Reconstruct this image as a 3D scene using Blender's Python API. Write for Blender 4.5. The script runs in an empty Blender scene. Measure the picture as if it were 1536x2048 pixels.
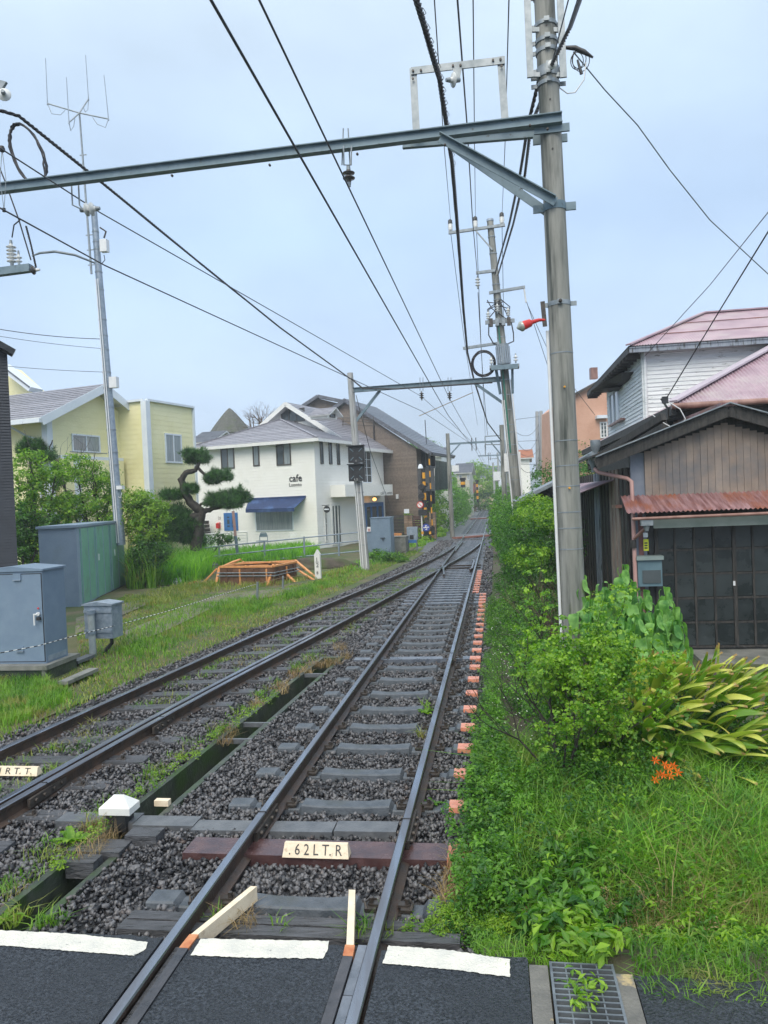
import bpy, math, random
import numpy as np
from mathutils import Vector, Matrix
random.seed(7); rng = np.random.default_rng(11)
scn = bpy.context.scene
COL = scn.collection
R = math.radians
HAZE = .0017
# ------------------------------------------------------------------ camera
F = 1500.0; EYE = 2.456; PITCH = math.atan(27/1500); ROLL = math.atan(.042)
_f = np.array([0, math.cos(PITCH), -math.sin(PITCH)]); _u0 = np.array([0, math.sin(PITCH), math.cos(PITCH)]); _r0 = np.array([1., 0, 0])
_u = math.cos(ROLL)*_u0 + math.sin(ROLL)*_r0; _r = math.cos(ROLL)*_r0 - math.sin(ROLL)*_u0
CAMP = np.array([0, 0, EYE])
cam = bpy.data.cameras.new('camera'); cam_o = bpy.data.objects.new('camera', cam); COL.objects.link(cam_o)
cam.sensor_fit = 'VERTICAL'; cam.sensor_height = 36; cam.sensor_width = 27; cam.lens = 36*F/2048
cam.clip_start = .05; cam.clip_end = 4000
m = Matrix.Identity(4)
for i in range(3):
    m[i][0] = _r[i]; m[i][1] = _u[i]; m[i][2] = -_f[i]; m[i][3] = CAMP[i]
cam_o.matrix_world = m
scn.camera = cam_o
# ------------------------------------------------------------------ sky and sun (overcast, rain)
SUN_EL, SUN_ROT = R(44), R(196)
world = bpy.data.worlds.new('World'); scn.world = world; world.use_nodes = True
nt = world.node_tree; nt.nodes.clear()
N = lambda t, **k: (lambda n: ([setattr(n, a, b) for a, b in k.items()], n)[1])(nt.nodes.new(t))
L = lambda a, b: nt.links.new(a, b)
out = N('ShaderNodeOutputWorld'); bg = N('ShaderNodeBackground')
sky = N('ShaderNodeTexSky', sky_type='NISHITA', sun_disc=False, sun_elevation=SUN_EL, sun_rotation=SUN_ROT, air_density=1.0, dust_density=2.0)
bg.inputs['Strength'].default_value = 0.1
geo = N('ShaderNodeTexCoord'); sep = N('ShaderNodeSeparateXYZ'); L(geo.outputs['Generated'], sep.inputs[0])
ramp = N('ShaderNodeValToRGB'); L(sep.outputs['Z'], ramp.inputs[0])
e = ramp.color_ramp.elements
e[0].position = 0.0; e[0].color = (.48, .58, .71, 1)
e[1].position = 1.0; e[1].color = (1.35, 1.38, 1.36, 1)
e2 = ramp.color_ramp.elements.new(.33); e2.color = (.41, .545, .74, 1)
e3 = ramp.color_ramp.elements.new(.55); e3.color = (.54, .66, .79, 1)
mp = N('ShaderNodeMapping'); mp.inputs['Scale'].default_value = (1.6, 1.6, 3.2); L(geo.outputs['Generated'], mp.inputs[0])
nz = N('ShaderNodeTexNoise'); nz.inputs['Scale'].default_value = 1.3; nz.inputs['Detail'].default_value = 5; nz.inputs['Roughness'].default_value = .5
L(mp.outputs[0], nz.inputs['Vector'])
mr = N('ShaderNodeMapRange'); mr.inputs[1].default_value = .3; mr.inputs[2].default_value = .7; mr.inputs[3].default_value = 7.8; mr.inputs[4].default_value = 10.6
L(nz.outputs[0], mr.inputs[0])
sc = N('ShaderNodeVectorMath', operation='SCALE'); L(ramp.outputs[0], sc.inputs[0]); L(mr.outputs[0], sc.inputs['Scale'])
mx = N('ShaderNodeMix', data_type='RGBA'); mx.inputs['Factor'].default_value = .93
L(sky.outputs[0], mx.inputs['A']); L(sc.outputs[0], mx.inputs['B'])
L(mx.outputs['Result'], bg.inputs['Color']); L(bg.outputs[0], out.inputs[0])
sun = bpy.data.lights.new('sun', 'SUN'); sun.energy = 1.5; sun.angle = R(40); sun.color = (1, .90, .74)
sun_o = bpy.data.objects.new('sun', sun); COL.objects.link(sun_o)
sd = Vector((math.sin(SUN_ROT)*math.cos(SUN_EL), math.cos(SUN_ROT)*math.cos(SUN_EL), math.sin(SUN_EL)))
sun_o.rotation_euler = sd.to_track_quat('Z', 'Y').to_euler(); sun_o.location = (0, -5, 30)
vs = scn.view_settings; vs.view_transform = 'Standard'; vs.look = 'None'; vs.exposure = 0.68; vs.gamma = 1.0; vs.use_curve_mapping = False
scn.cycles.max_bounces = 5; scn.cycles.diffuse_bounces = 3; scn.cycles.transparent_max_bounces = 6
# ------------------------------------------------------------------ places
def ray(x, y): return _f + (x-768)/F*_r - (y-1024)/F*_u
def G(x, y, z=-.2):
    d = ray(x, y); return CAMP + d*((z-EYE)/d[2])
def D(x, y, Y):
    d = ray(x, y); return CAMP + d*(Y/d[1])
def PL(x, y, P0, v):
    d = ray(x, y); n = np.array([v[1], -v[0], 0.]); return CAMP + d*(np.dot(np.array(P0)-CAMP, n)/np.dot(d, n))
PHI = R(8.4665)
TD = np.array([math.sin(PHI), math.cos(PHI), 0.]); TN = np.array([math.cos(PHI), -math.sin(PHI), 0.]); UP = np.array([0, 0, 1.])
def T(s, u, z=0.): return TD*s + TN*u + UP*z
def st(p): return float(np.dot(p[:2], TD[:2])), float(np.dot(p[:2], TN[:2]))
def DS(x, y, s): return PL(x, y, T(s, 0), TN)       # point on the cross-plane at track distance s
def DU(x, y, u): return PL(x, y, T(0, u), TD)       # point on the plane running along the track at offset u
def frame(deg):
    a = np.array([math.sin(R(deg)), math.cos(R(deg)), 0.]); return a, np.array([-a[1], a[0], 0.])
# ------------------------------------------------------------------ mesh builder
WO = {}
class MB:
    def __init__(s): s.v = []; s.f = []; s.m = []; s.sm = []
    def add(s, vs, fs, mi=0, smooth=False):
        n = len(s.v); s.v.extend([tuple(map(float, p)) for p in vs])
        for q in fs: s.f.append(tuple(i+n for i in q)); s.m.append(mi); s.sm.append(smooth)
        return s
    def hexa(s, c, mi=0):           # 8 corners: bottom 4 then top 4
        return s.add(c, [(3,2,1,0),(4,5,6,7),(0,1,5,4),(1,2,6,5),(2,3,7,6),(3,0,4,7)], mi)
    def obox(s, P0, A, B, la, lb, z0, z1, mi=0):
        P0 = np.array([P0[0], P0[1], 0.]); A = np.asarray(A)*la; B = np.asarray(B)*lb
        q = [P0, P0+A, P0+A+B, P0+B]
        return s.hexa([p+UP*z0 for p in q]+[p+UP*z1 for p in q], mi)
    def box(s, c, d, A=(1,0,0), mi=0):
        A = np.array(A, float); B = np.array([-A[1], A[0], 0.]); c = np.array(c, float)
        return s.obox(c-A*d[0]/2-B*d[1]/2, A, B, d[0], d[1], c[2]-d[2]/2, c[2]+d[2]/2, mi)
    def fr(s, O, X, Y, Z, dx, dy, dz, mi=0):      # box from frame: O corner, spans along X,Y,Z
        O = np.asarray(O, float); X = np.asarray(X)*dx; Y = np.asarray(Y)*dy; Z = np.asarray(Z)*dz
        return s.hexa([O, O+X, O+X+Y, O+Y, O+Z, O+X+Z, O+X+Y+Z, O+Y+Z], mi)
    def beam(s, p, q, w, h, up=(0,0,1), mi=0):
        p = np.array(p, float); q = np.array(q, float); d = q-p; d /= np.linalg.norm(d)
        x = np.cross(d, up); x /= (np.linalg.norm(x) or 1); y = np.cross(x, d)
        c = [(-1,-1),(1,-1),(1,1),(-1,1)]
        return s.hexa([p+x*a*w/2+y*b*h/2 for a,b in c]+[q+x*a*w/2+y*b*h/2 for a,b in c], mi)
    def angle(s, p, q, w, h, t, up=(0,0,1), mi=0, sx=1, sy=1):    # L section
        p = np.array(p, float); q = np.array(q, float); d = (q-p)/np.linalg.norm(q-p)
        x = np.cross(d, up); x /= np.linalg.norm(x); y = np.cross(x, d)
        s.beam(p+x*sx*w/2, q+x*sx*w/2, w, t, up, mi); s.beam(p+y*sy*(h/2+t*.5), q+y*sy*(h/2+t*.5), t, h, up, mi); return s
    def tube(s, pts, r, n=8, mi=0, cap=True, smooth=True):
        pts = [np.array(p, float) for p in pts]; k = len(pts)
        rr = r if hasattr(r, '__len__') else [r]*k
        ref = None; V = []
        for i, p in enumerate(pts):
            d = (pts[min(i+1, k-1)]-pts[max(i-1, 0)]); d = d/(np.linalg.norm(d) or 1)
            if ref is None:
                a = np.array([0, 0, 1.]) if abs(d[2]) < .9 else np.array([1., 0, 0]); ref = np.cross(d, a)
            ref = ref - d*np.dot(ref, d); ref /= (np.linalg.norm(ref) or 1); b = np.cross(d, ref)
            V += [p+rr[i]*(ref*math.cos(t)+b*math.sin(t)) for t in [2*math.pi*j/n for j in range(n)]]
        Fs = [(i*n+j, i*n+(j+1) % n, (i+1)*n+(j+1) % n, (i+1)*n+j) for i in range(k-1) for j in range(n)]
        s.add(V, Fs, mi, smooth)
        if cap: s.add([V[j] for j in range(n)], [tuple(range(n))[::-1]], mi); s.add(V[-n:], [tuple(range(n))], mi)
        return s
    def lathe(s, base, prof, axis=(0,0,1), n=12, mi=0):     # prof list (h, r)
        ax = np.array(axis, float); ax /= np.linalg.norm(ax)
        return s.tube([np.array(base)+ax*(h+i*1e-5) for i, (h, r) in enumerate(prof)], [r for h, r in prof], n, mi)
    def prism(s, poly, ext, mi=0):
        n = len(poly); P = [np.array(p, float) for p in poly]; e_ = np.array(ext, float)
        s.add(P+[p+e_ for p in P], [tuple(range(n))[::-1], tuple(range(n, 2*n))]+[(i, (i+1) % n, (i+1) % n+n, i+n) for i in range(n)], mi); return s
    def sheet(s, poly, mi=0): return s.add(poly, [tuple(range(len(poly)))], mi)
    def build(s, name, mats, parent=None, label=None, cat=None, group=None, kind=None, smooth=False):
        me = bpy.data.meshes.new(name); o_ = WO.get(parent, np.zeros(3)) if parent else np.zeros(3)
        v = np.array(s.v, np.float64).reshape(-1, 3)-o_
        me.from_pydata(v.tolist(), [], s.f)
        for q in (mats if isinstance(mats, (list, tuple)) else [mats]): me.materials.append(q)
        if len(me.polygons):
            me.polygons.foreach_set('material_index', s.m[:len(me.polygons)]); me.polygons.foreach_set('use_smooth', [True]*len(s.sm) if smooth else s.sm)
        return link(name, me, parent, label, cat, group, kind)
def link(name, me, parent=None, label=None, cat=None, group=None, kind=None):
    o = bpy.data.objects.new(name, me); COL.objects.link(o)
    if parent is not None: o.parent = parent; WO[o] = WO.get(parent, np.zeros(3))
    tag(o, label, cat, group, kind); return o
def tag(o, label=None, cat=None, group=None, kind=None):
    for k_, v_ in (('label', label), ('category', cat), ('group', group), ('kind', kind)):
        if v_: o[k_] = v_
    return o
def thing(name, label, cat, loc=(0,0,0), group=None, kind=None):
    o = bpy.data.objects.new(name, None); COL.objects.link(o); o.empty_display_size = .2
    o.location = tuple(float(a) for a in loc); WO[o] = np.array(o.location); return tag(o, label, cat, group, kind)
def fast(name, V, Fi, mat_, parent=None, mi=None, **k):      # big numpy meshes, all faces same size
    me = bpy.data.meshes.new(name); o_ = WO.get(parent, np.zeros(3)) if parent else np.zeros(3)
    V = (np.asarray(V).reshape(-1, 3)-o_).astype(np.float32); Fi = np.asarray(Fi, np.int32); nf, w = Fi.shape
    me.vertices.add(len(V)); me.vertices.foreach_set('co', V.ravel())
    me.loops.add(nf*w); me.loops.foreach_set('vertex_index', Fi.ravel())
    me.polygons.add(nf); me.polygons.foreach_set('loop_start', np.arange(0, nf*w, w, dtype=np.int32))
    try: me.polygons.foreach_set('loop_total', np.full(nf, w, np.int32))
    except Exception: pass
    for q in (mat_ if isinstance(mat_, (list, tuple)) else [mat_]): me.materials.append(q)
    if mi is not None: me.polygons.foreach_set('material_index', np.asarray(mi, np.int32))
    me.update(calc_edges=True); me.validate()
    return link(name, me, parent, **k)
def copy_tree(o, parent=None):
    c = o.copy(); COL.objects.link(c); c.parent = parent
    for ch in list(o.children): copy_tree(ch, c)
    return c
# ------------------------------------------------------------------ materials
def mat(name, c1, c2=None, scale=6., rough=.6, rough2=None, metal=0., bump=0., bscale=None, detail=5., lo=.35, hi=.65, stretch=(1,1,1),
        island=0., objrand=None, c3=None, c3scale=1., c3lo=.55, c3hi=.7, c3stretch=(1,1,1), spec=.5, trans=0., coat=0., voronoi=False, emit=None, tip=None, alpha=None):
    M = bpy.data.materials.new(name); M.use_nodes = True; t = M.node_tree; b = t.nodes['Principled BSDF']
    def nn(ty, **k):
        n = t.nodes.new(ty)
        for a, v in k.items(): setattr(n, a, v)
        return n
    lk = t.links.new
    tc = nn('ShaderNodeTexCoord')
    def noise(sc_, st_, det=detail):
        mpp = nn('ShaderNodeMapping'); mpp.inputs['Scale'].default_value = st_; lk(tc.outputs['Object'], mpp.inputs[0])
        n = nn('ShaderNodeTexNoise'); n.inputs['Scale'].default_value = sc_; n.inputs['Detail'].default_value = det; n.inputs['Roughness'].default_value = .6
        lk(mpp.outputs[0], n.inputs['Vector']); return n.outputs[0]
    def rng_(src, a, b_, c=0., d=1.):
        r_ = nn('ShaderNodeMapRange'); r_.inputs[1].default_value = a; r_.inputs[2].default_value = b_; r_.inputs[3].default_value = c; r_.inputs[4].default_value = d
        lk(src, r_.inputs[0]); return r_.outputs[0]
    def mix(fac, A, B):
        x = nn('ShaderNodeMix', data_type='RGBA'); lk(fac, x.inputs['Factor'])
        for nm, v in (('A', A), ('B', B)):
            if isinstance(v, tuple): x.inputs[nm].default_value = (*v, 1)
            else: lk(v, x.inputs[nm])
        return x.outputs['Result']
    col = c1
    nz_ = None
    if c2 is not None:
        nz_ = noise(scale, stretch); fac = rng_(nz_, lo, hi)
        if voronoi:
            vo = nn('ShaderNodeTexVoronoi'); vo.inputs['Scale'].default_value = scale; lk(tc.outputs['Object'], vo.inputs['Vector']); s2 = nn('ShaderNodeSeparateColor'); lk(vo.outputs['Color'], s2.inputs[0]); fac = rng_(s2.outputs[0], lo, hi)
        if island:
            g = nn('ShaderNodeNewGeometry'); ad = nn('ShaderNodeMath', operation='ADD'); ml = nn('ShaderNodeMath', operation='MULTIPLY_ADD')
            lk(g.outputs['Random Per Island'], ml.inputs[0]); ml.inputs[1].default_value = island; ml.inputs[2].default_value = -island/2
            lk(fac, ad.inputs[0]); lk(ml.outputs[0], ad.inputs[1]); ad.use_clamp = True; fac = ad.outputs[0]
        if objrand:
            g = nn('ShaderNodeObjectInfo'); ad = nn('ShaderNodeMath', operation='ADD'); ml = nn('ShaderNodeMath', operation='MULTIPLY_ADD')
            lk(g.outputs['Random'], ml.inputs[0]); ml.inputs[1].default_value = objrand; ml.inputs[2].default_value = -objrand/2
            lk(fac, ad.inputs[0]); lk(ml.outputs[0], ad.inputs[1]); ad.use_clamp = True; fac = ad.outputs[0]
        col = mix(fac, c1, c2)
        if rough2 is not None: lk(rng_(nz_, lo, hi, rough, rough2), b.inputs['Roughness'])
    if c3 is not None: col = mix(rng_(noise(c3scale, c3stretch), c3lo, c3hi), col, c3)
    if tip is not None:
        sx = nn('ShaderNodeSeparateXYZ'); lk(tc.outputs['Generated'], sx.inputs[0]); a_ = nn('ShaderNodeMath', operation='MULTIPLY_ADD'); lk(noise(9, (1,1,1)), a_.inputs[0]); a_.inputs[1].default_value = .5; lk(sx.outputs['X'], a_.inputs[2])
        col = mix(rng_(a_.outputs[0], 1.16, 1.26), col, tip)
    if isinstance(col, tuple): b.inputs['Base Color'].default_value = (*col, 1)
    else: lk(col, b.inputs['Base Color'])
    if rough2 is None or c2 is None: b.inputs['Roughness'].default_value = rough
    b.inputs['Metallic'].default_value = metal; b.inputs['Specular IOR Level'].default_value = spec
    if trans: b.inputs['Transmission Weight'].default_value = trans
    if coat: b.inputs['Coat Weight'].default_value = coat; b.inputs['Coat Roughness'].default_value = .15
    if emit: b.inputs['Emission Color'].default_value = (*emit[0], 1); b.inputs['Emission Strength'].default_value = emit[1]
    if bump:
        bn = nn('ShaderNodeBump'); bn.inputs['Strength'].default_value = min(1, bump); bn.inputs['Distance'].default_value = .02
        lk(noise(bscale or scale*3, stretch, 6), bn.inputs['Height']); lk(bn.outputs[0], b.inputs['Normal'])
    return M
def leafmat(name, c1, c2, sc_=3., isl=.9, tr=.35, rough=.45, c3=None, objrand=None, tip=None, lo=.35, hi=.65):
    M = mat(name, c1, c2, scale=sc_, rough=rough, island=isl, c3=c3, c3scale=1.7, objrand=objrand, tip=tip, lo=lo, hi=hi, detail=2)
    t = M.node_tree; b = t.nodes['Principled BSDF']; o = t.nodes['Material Output']
    tl = t.nodes.new('ShaderNodeBsdfTranslucent'); mxs = t.nodes.new('ShaderNodeMixShader'); mxs.inputs[0].default_value = tr
    src = b.inputs['Base Color'].links[0].from_socket
    g = t.nodes.new('ShaderNodeMix'); g.data_type = 'RGBA'; g.blend_type = 'MULTIPLY'; g.inputs['Factor'].default_value = 1; t.links.new(src, g.inputs['A']); g.inputs['B'].default_value = (1.5, 1.7, .7, 1)
    t.links.new(g.outputs['Result'], tl.inputs[0]); t.links.new(b.outputs[0], mxs.inputs[1]); t.links.new(tl.outputs[0], mxs.inputs[2]); t.links.new(mxs.outputs[0], o.inputs[0])
    return M
def shinglemat():
    return None
M_asph = mat('wet_asphalt', (.010,.014,.021), (.062,.076,.098), scale=60, rough=.28, rough2=.65, bump=1, bscale=75, lo=.42, hi=.66, c3=(.022,.028,.038), c3scale=1.6, c3lo=.40, c3hi=.72)
M_line = mat('line_paint', (.76,.74,.66), (.60,.60,.56), scale=7, rough=.55, bump=.6, bscale=75, c3=(.14,.15,.16), c3scale=26, c3lo=.66, c3hi=.72)
M_stone = mat('ballast_stone', (.018,.019,.024), (.15,.150,.162), scale=4, rough=.38, island=1.6, bump=.3, bscale=60, c3=(.13,.09,.075), c3scale=6, c3lo=.6, c3hi=.75)
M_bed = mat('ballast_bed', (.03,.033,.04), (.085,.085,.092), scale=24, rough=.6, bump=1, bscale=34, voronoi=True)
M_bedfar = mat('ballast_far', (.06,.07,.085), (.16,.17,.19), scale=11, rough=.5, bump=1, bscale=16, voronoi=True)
M_railtop = mat('rail_head', (.34,.37,.42), (.22,.22,.24), scale=4, rough=.2, rough2=.36, metal=.9, stretch=(2,.2,2))
M_railside = mat('rail_web', (.035,.028,.026), (.085,.055,.042), scale=8, rough=.34, rough2=.6, bump=.3, bscale=50)
M_railbr = mat('rail_side_siding', (.03,.024,.022), (.085,.052,.036), scale=8, rough=.4, rough2=.65, bump=.3, bscale=50)
M_slp = mat('sleeper_concrete', (.055,.068,.085), (.105,.122,.145), scale=9, rough=.35, rough2=.6, bump=.35, bscale=70, c3=(.06,.07,.07), c3scale=3, c3lo=.55, c3hi=.75)
M_timb = mat('wet_timber', (.035,.038,.044), (.10,.105,.12), scale=5, rough=.25, rough2=.5, bump=.6, stretch=(1,9,9), bscale=14)
M_timb2 = mat('wet_plank', (.07,.085,.11), (.17,.195,.24), scale=5, rough=.2, rough2=.4, bump=.3, bscale=14)
M_steel = mat('maroon_steel', (.06,.032,.034), (.11,.062,.062), scale=7, rough=.14, rough2=.32, bump=.15, bscale=30)
M_orange = mat('sleeper_end_paint', (.60,.20,.12), (.72,.32,.22), scale=12, rough=.35, c3=(.16,.12,.11), c3scale=16, c3lo=.58, c3hi=.7)
M_clip = mat('clip_iron', (.04,.037,.036), (.10,.085,.075), scale=20, rough=.3, rough2=.6, metal=.3)
M_conc = mat('concrete_weathered', (.16,.165,.155), (.27,.27,.25), scale=3, rough=.5, bump=.4, bscale=40, c3=(.07,.085,.06), c3scale=2.2, c3lo=.5, c3hi=.72)
M_drain = mat('mossy_concrete', (.028,.04,.035), (.07,.085,.065), scale=5, rough=.45, bump=.5, bscale=30, c3=(.035,.07,.02), c3scale=3, c3lo=.48, c3hi=.62)
M_trough = mat('trough_lid', (.09,.10,.115), (.14,.15,.165), scale=8, rough=.4, bump=.3, bscale=50)
M_pole = mat('pole_concrete', (.16,.168,.155), (.31,.312,.29), scale=2.2, rough=.7, bump=.3, bscale=40, stretch=(3,3,.35), c3=(.05,.06,.055), c3scale=2.6, c3lo=.5, c3hi=.66, c3stretch=(3,3,.22))
M_pole2 = mat('pole_concrete_pale', (.30,.31,.32), (.42,.43,.44), scale=2, rough=.65, stretch=(3,3,.3), c3=(.17,.18,.17), c3scale=2.4, c3stretch=(3,3,.25))
M_galv = mat('galvanised_steel', (.19,.225,.25), (.30,.335,.365), scale=9, rough=.42, metal=.35)
M_beam = mat('beam_steel', (.11,.17,.21), (.19,.26,.31), scale=5, rough=.45, rough2=.6, metal=.2, c3=(.08,.10,.11), c3scale=14, c3lo=.62, c3hi=.7)
M_cab = mat('cabinet_grey', (.155,.22,.31), (.18,.25,.34), scale=5, rough=.42, bump=.04, bscale=120, c3=(.13,.18,.25), c3scale=1.3)
M_cab2 = mat('cabinet_galv', (.21,.27,.34), (.32,.38,.46), scale=10, rough=.45, metal=.25, c3=(.5,.52,.55), c3scale=18, c3lo=.66, c3hi=.7)
M_cream = mat('post_cream_paint', (.72,.60,.44), (.80,.70,.54), scale=9, rough=.45, bump=.3, bscale=40, c3=(.35,.24,.15), c3scale=12, c3lo=.64, c3hi=.74)
M_white = mat('white_paint', (.78,.78,.76), (.68,.70,.70), scale=4, rough=.4)
M_wplas = mat('white_plastic', (.74,.76,.78), (.66,.68,.70), scale=6, rough=.35)
M_black = mat('black_paint', (.012,.013,.016), (.03,.032,.036), scale=8, rough=.4)
M_cable = mat('black_cable', (.010,.010,.014), (.022,.022,.030), scale=20, rough=.45)
M_wire = mat('thin_wire', (.035,.04,.055), (.05,.055,.07), scale=5, rough=.5)
M_glass = mat('window_glass', (.035,.05,.055), (.08,.10,.11), scale=.8, rough=.06, spec=.8)
M_curt = mat('curtain_glass', (.17,.21,.23), (.33,.37,.38), scale=3, rough=.12, stretch=(9,9,.3), spec=.8)
M_red = mat('red_paint', (.70,.03,.03), (.5,.03,.03), scale=6, rough=.3)
M_lens = mat('lamp_lens', (.52,.54,.50), (.32,.36,.34), scale=20, rough=.12, metal=.2)
M_ins = mat('porcelain', (.72,.74,.74), (.60,.62,.62), scale=10, rough=.2)
M_insb = mat('brown_porcelain', (.05,.045,.045), (.10,.09,.085), scale=10, rough=.2)
M_soil = mat('wet_soil', (.05,.042,.032), (.10,.085,.062), scale=3, rough=.75, bump=.8, bscale=18, c3=(.055,.085,.02), c3scale=1.1, c3lo=.45, c3hi=.62)
M_verge = mat('verge_ground', (.075,.085,.03), (.13,.11,.065), scale=1.3, rough=.8, bump=.8, bscale=18, c3=(.05,.09,.018), c3scale=.7, c3lo=.42, c3hi=.6)
M_path = mat('dirt_path', (.11,.10,.085), (.19,.165,.13), scale=2.2, rough=.5, rough2=.8, bump=.7, bscale=20, c3=(.09,.11,.04), c3scale=2.0, c3lo=.5, c3hi=.62)
# ------------------------------------------------------------------ scattering helpers (numpy)
def rot_rand(n, tilt=None):
    q = rng.normal(size=(n, 4)); q /= np.linalg.norm(q, axis=1)[:, None]; w, x, y, z = q.T
    return np.stack([np.stack([1-2*(y*y+z*z), 2*(x*y-z*w), 2*(x*z+y*w)], 1), np.stack([2*(x*y+z*w), 1-2*(x*x+z*z), 2*(y*z-x*w)], 1), np.stack([2*(x*z-y*w), 2*(y*z+x*w), 1-2*(x*x+y*y)], 1)], 1)
_t = (1+5**.5)/2
ICO_V = np.array([(-1,_t,0),(1,_t,0),(-1,-_t,0),(1,-_t,0),(0,-1,_t),(0,1,_t),(0,-1,-_t),(0,1,-_t),(_t,0,-1),(_t,0,1),(-_t,0,-1),(-_t,0,1)], float); ICO_V /= np.linalg.norm(ICO_V[0])
ICO_F = np.array([(0,11,5),(0,5,1),(0,1,7),(0,7,10),(0,10,11),(1,5,9),(5,11,4),(11,10,2),(10,7,6),(7,1,8),(3,9,4),(3,4,2),(3,2,6),(3,6,8),(3,8,9),(4,9,5),(2,4,11),(6,2,10),(8,6,7),(9,8,1)])
CUB_V = np.array([(x,y,z) for x in (-1,1) for y in (-1,1) for z in (-1,1)], float)*.62; CUB_F = np.array([(0,1,3),(0,3,2),(4,6,7),(4,7,5),(0,4,5),(0,5,1),(2,3,7),(2,7,6),(0,2,6),(0,6,4),(1,5,7),(1,7,3)])
OCT_V = np.array([(1,0,0),(-1,0,0),(0,1,0),(0,-1,0),(0,0,1),(0,0,-1)], float); OCT_F = np.array([(0,2,4),(2,1,4),(1,3,4),(3,0,4),(2,0,5),(1,2,5),(3,1,5),(0,3,5)])
def stones(P, smin, smax, lowpoly=False):
    BV, BF = (OCT_V, OCT_F) if lowpoly else (CUB_V, CUB_F); n = len(P); k = len(BV)
    V = (BV[None]+rng.uniform(-.30, .30, (n, k, 3)))*rng.uniform([.75,.55,.45], [1.25,1.0,.85], (n, 3))[:, None, :]*rng.uniform(smin, smax, (n, 1, 1))
    V = np.einsum('nij,nkj->nki', rot_rand(n), V)+P[:, None, :]
    return V.reshape(-1, 3), (BF[None]+np.arange(n)[:, None, None]*k).reshape(-1, 3)
def blades(P, hmin, hmax, w, bend=.5, dirb=None, flop=.3):
    n = len(P); h = rng.uniform(hmin, hmax, n); a = rng.uniform(0, 2*math.pi, n)
    d = np.stack([np.cos(a), np.sin(a), np.zeros(n)], 1)
    if dirb is not None: d = d+np.array(dirb); d /= np.linalg.norm(d, axis=1)[:, None]
    s = np.stack([-np.sin(a+rng.normal(0, .8, n)), np.cos(a), np.zeros(n)], 1)*(w*rng.uniform(.6, 1.3, n))[:, None]
    b = (rng.uniform(.1, 1, n)*bend)[:, None]*h[:, None]; hz = np.zeros((n, 3)); hz[:, 2] = h
    m_ = P+hz*.55+d*b*.35; t_ = P+hz*(1-flop*rng.uniform(0, 1, n)[:, None])+d*b*1.25
    V = np.stack([P-s*.5, P+s*.5, m_-s*.42, m_+s*.42, t_], 1)
    Fq = np.array([(0,1,3),(0,3,2),(2,3,4)])
    return V.reshape(-1, 3), (Fq[None]+np.arange(n)[:, None, None]*5).reshape(-1, 3)
def leaves(P, Nrm, size, asp=.5, jit=.5, fold=.15):
    n = len(P); nrm = Nrm+rng.normal(0, jit, (n, 3)); nrm /= np.linalg.norm(nrm, axis=1)[:, None]
    a = rng.normal(size=(n, 3)); x = np.cross(nrm, a); x /= np.linalg.norm(x, axis=1)[:, None]; y = np.cross(nrm, x)
    sz = (size*rng.uniform(.6, 1.3, n))[:, None]
    V = np.stack([P-x*sz*.5, P+y*sz*asp*.5+nrm*sz*fold-x*sz*.05, P+x*sz*.5, P-y*sz*asp*.5+nrm*sz*fold-x*sz*.05], 1)
    Fq = np.array([(0,1,2),(0,2,3)])
    return V.reshape(-1, 3), (Fq[None]+np.arange(n)[:, None, None]*4).reshape(-1, 3)
def catm(L_):
    V, Fs, o = [], [], 0
    for v, f_ in L_: V.append(v); Fs.append(f_+o); o += len(v)
    return np.concatenate(V), np.concatenate(Fs)
def blob_leaves(blobs, nper, leaf, clump=.12, per=24, asp=.5, zmin=None, shell=.55, jit=.55):
    Ps, Ns = [], []
    for (c, r, wgt) in blobs:
        c = np.array(c, float); r = np.array(r if hasattr(r, '__len__') else (r, r, r), float)
        nc = max(3, int(nper*wgt/per))
        d = rng.normal(size=(nc, 3)); d /= np.linalg.norm(d, axis=1)[:, None]
        rad = rng.uniform(shell, 1.08, (nc, 1))**1
        cc = c+d*r*rad
        cs = clump*rng.uniform(.6, 1.4, (nc, 1, 1))
        off = rng.normal(size=(nc, per, 3)); off /= np.linalg.norm(off, axis=2)[:, :, None]; off = off*rng.uniform(.2, 1, (nc, per, 1))*cs; off[..., 2] *= .75
        p = cc[:, None]+off; nn_ = off/cs+d[:, None]*.6+np.array([0, 0, .55])
        Ps.append(p.reshape(-1, 3)); Ns.append(nn_.reshape(-1, 3))
    P = np.concatenate(Ps); Nn = np.concatenate(Ns)
    if zmin is not None: k = P[:, 2] > zmin; P, Nn = P[k], Nn[k]
    return leaves(P, Nn, leaf, asp, jit)
def branches(mb, p, d, ln, r, depth, spread=.6, up=.15, nseg=4, kids=3, tips=None, n=6, shrink=.68):
    p = np.array(p, float); d = np.array(d, float); pts = [p.copy()]; rr = [r]
    for i in range(nseg):
        d = d+rng.normal(0, .16, 3)+np.array([0, 0, up*.3]); d /= np.linalg.norm(d); p = p+d*ln/nseg; pts.append(p.copy()); rr.append(r*(1-.45*(i+1)/nseg))
    mb.tube(pts, rr, n, cap=False)
    if tips is not None and depth <= 1: tips.append(p.copy()); tips.append(pts[len(pts)//2].copy())
    if depth > 0:
        for k in range(kids):
            i = random.randint(max(1, nseg//2), nseg); dd = d+rng.normal(0, spread, 3); dd[2] = dd[2]*.8+up; dd /= np.linalg.norm(dd)
            branches(mb, pts[i], dd, ln*shrink*random.uniform(.8, 1.15), rr[i]*.68, depth-1, spread, up, nseg, kids, tips, max(4, n-1), shrink)
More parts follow.
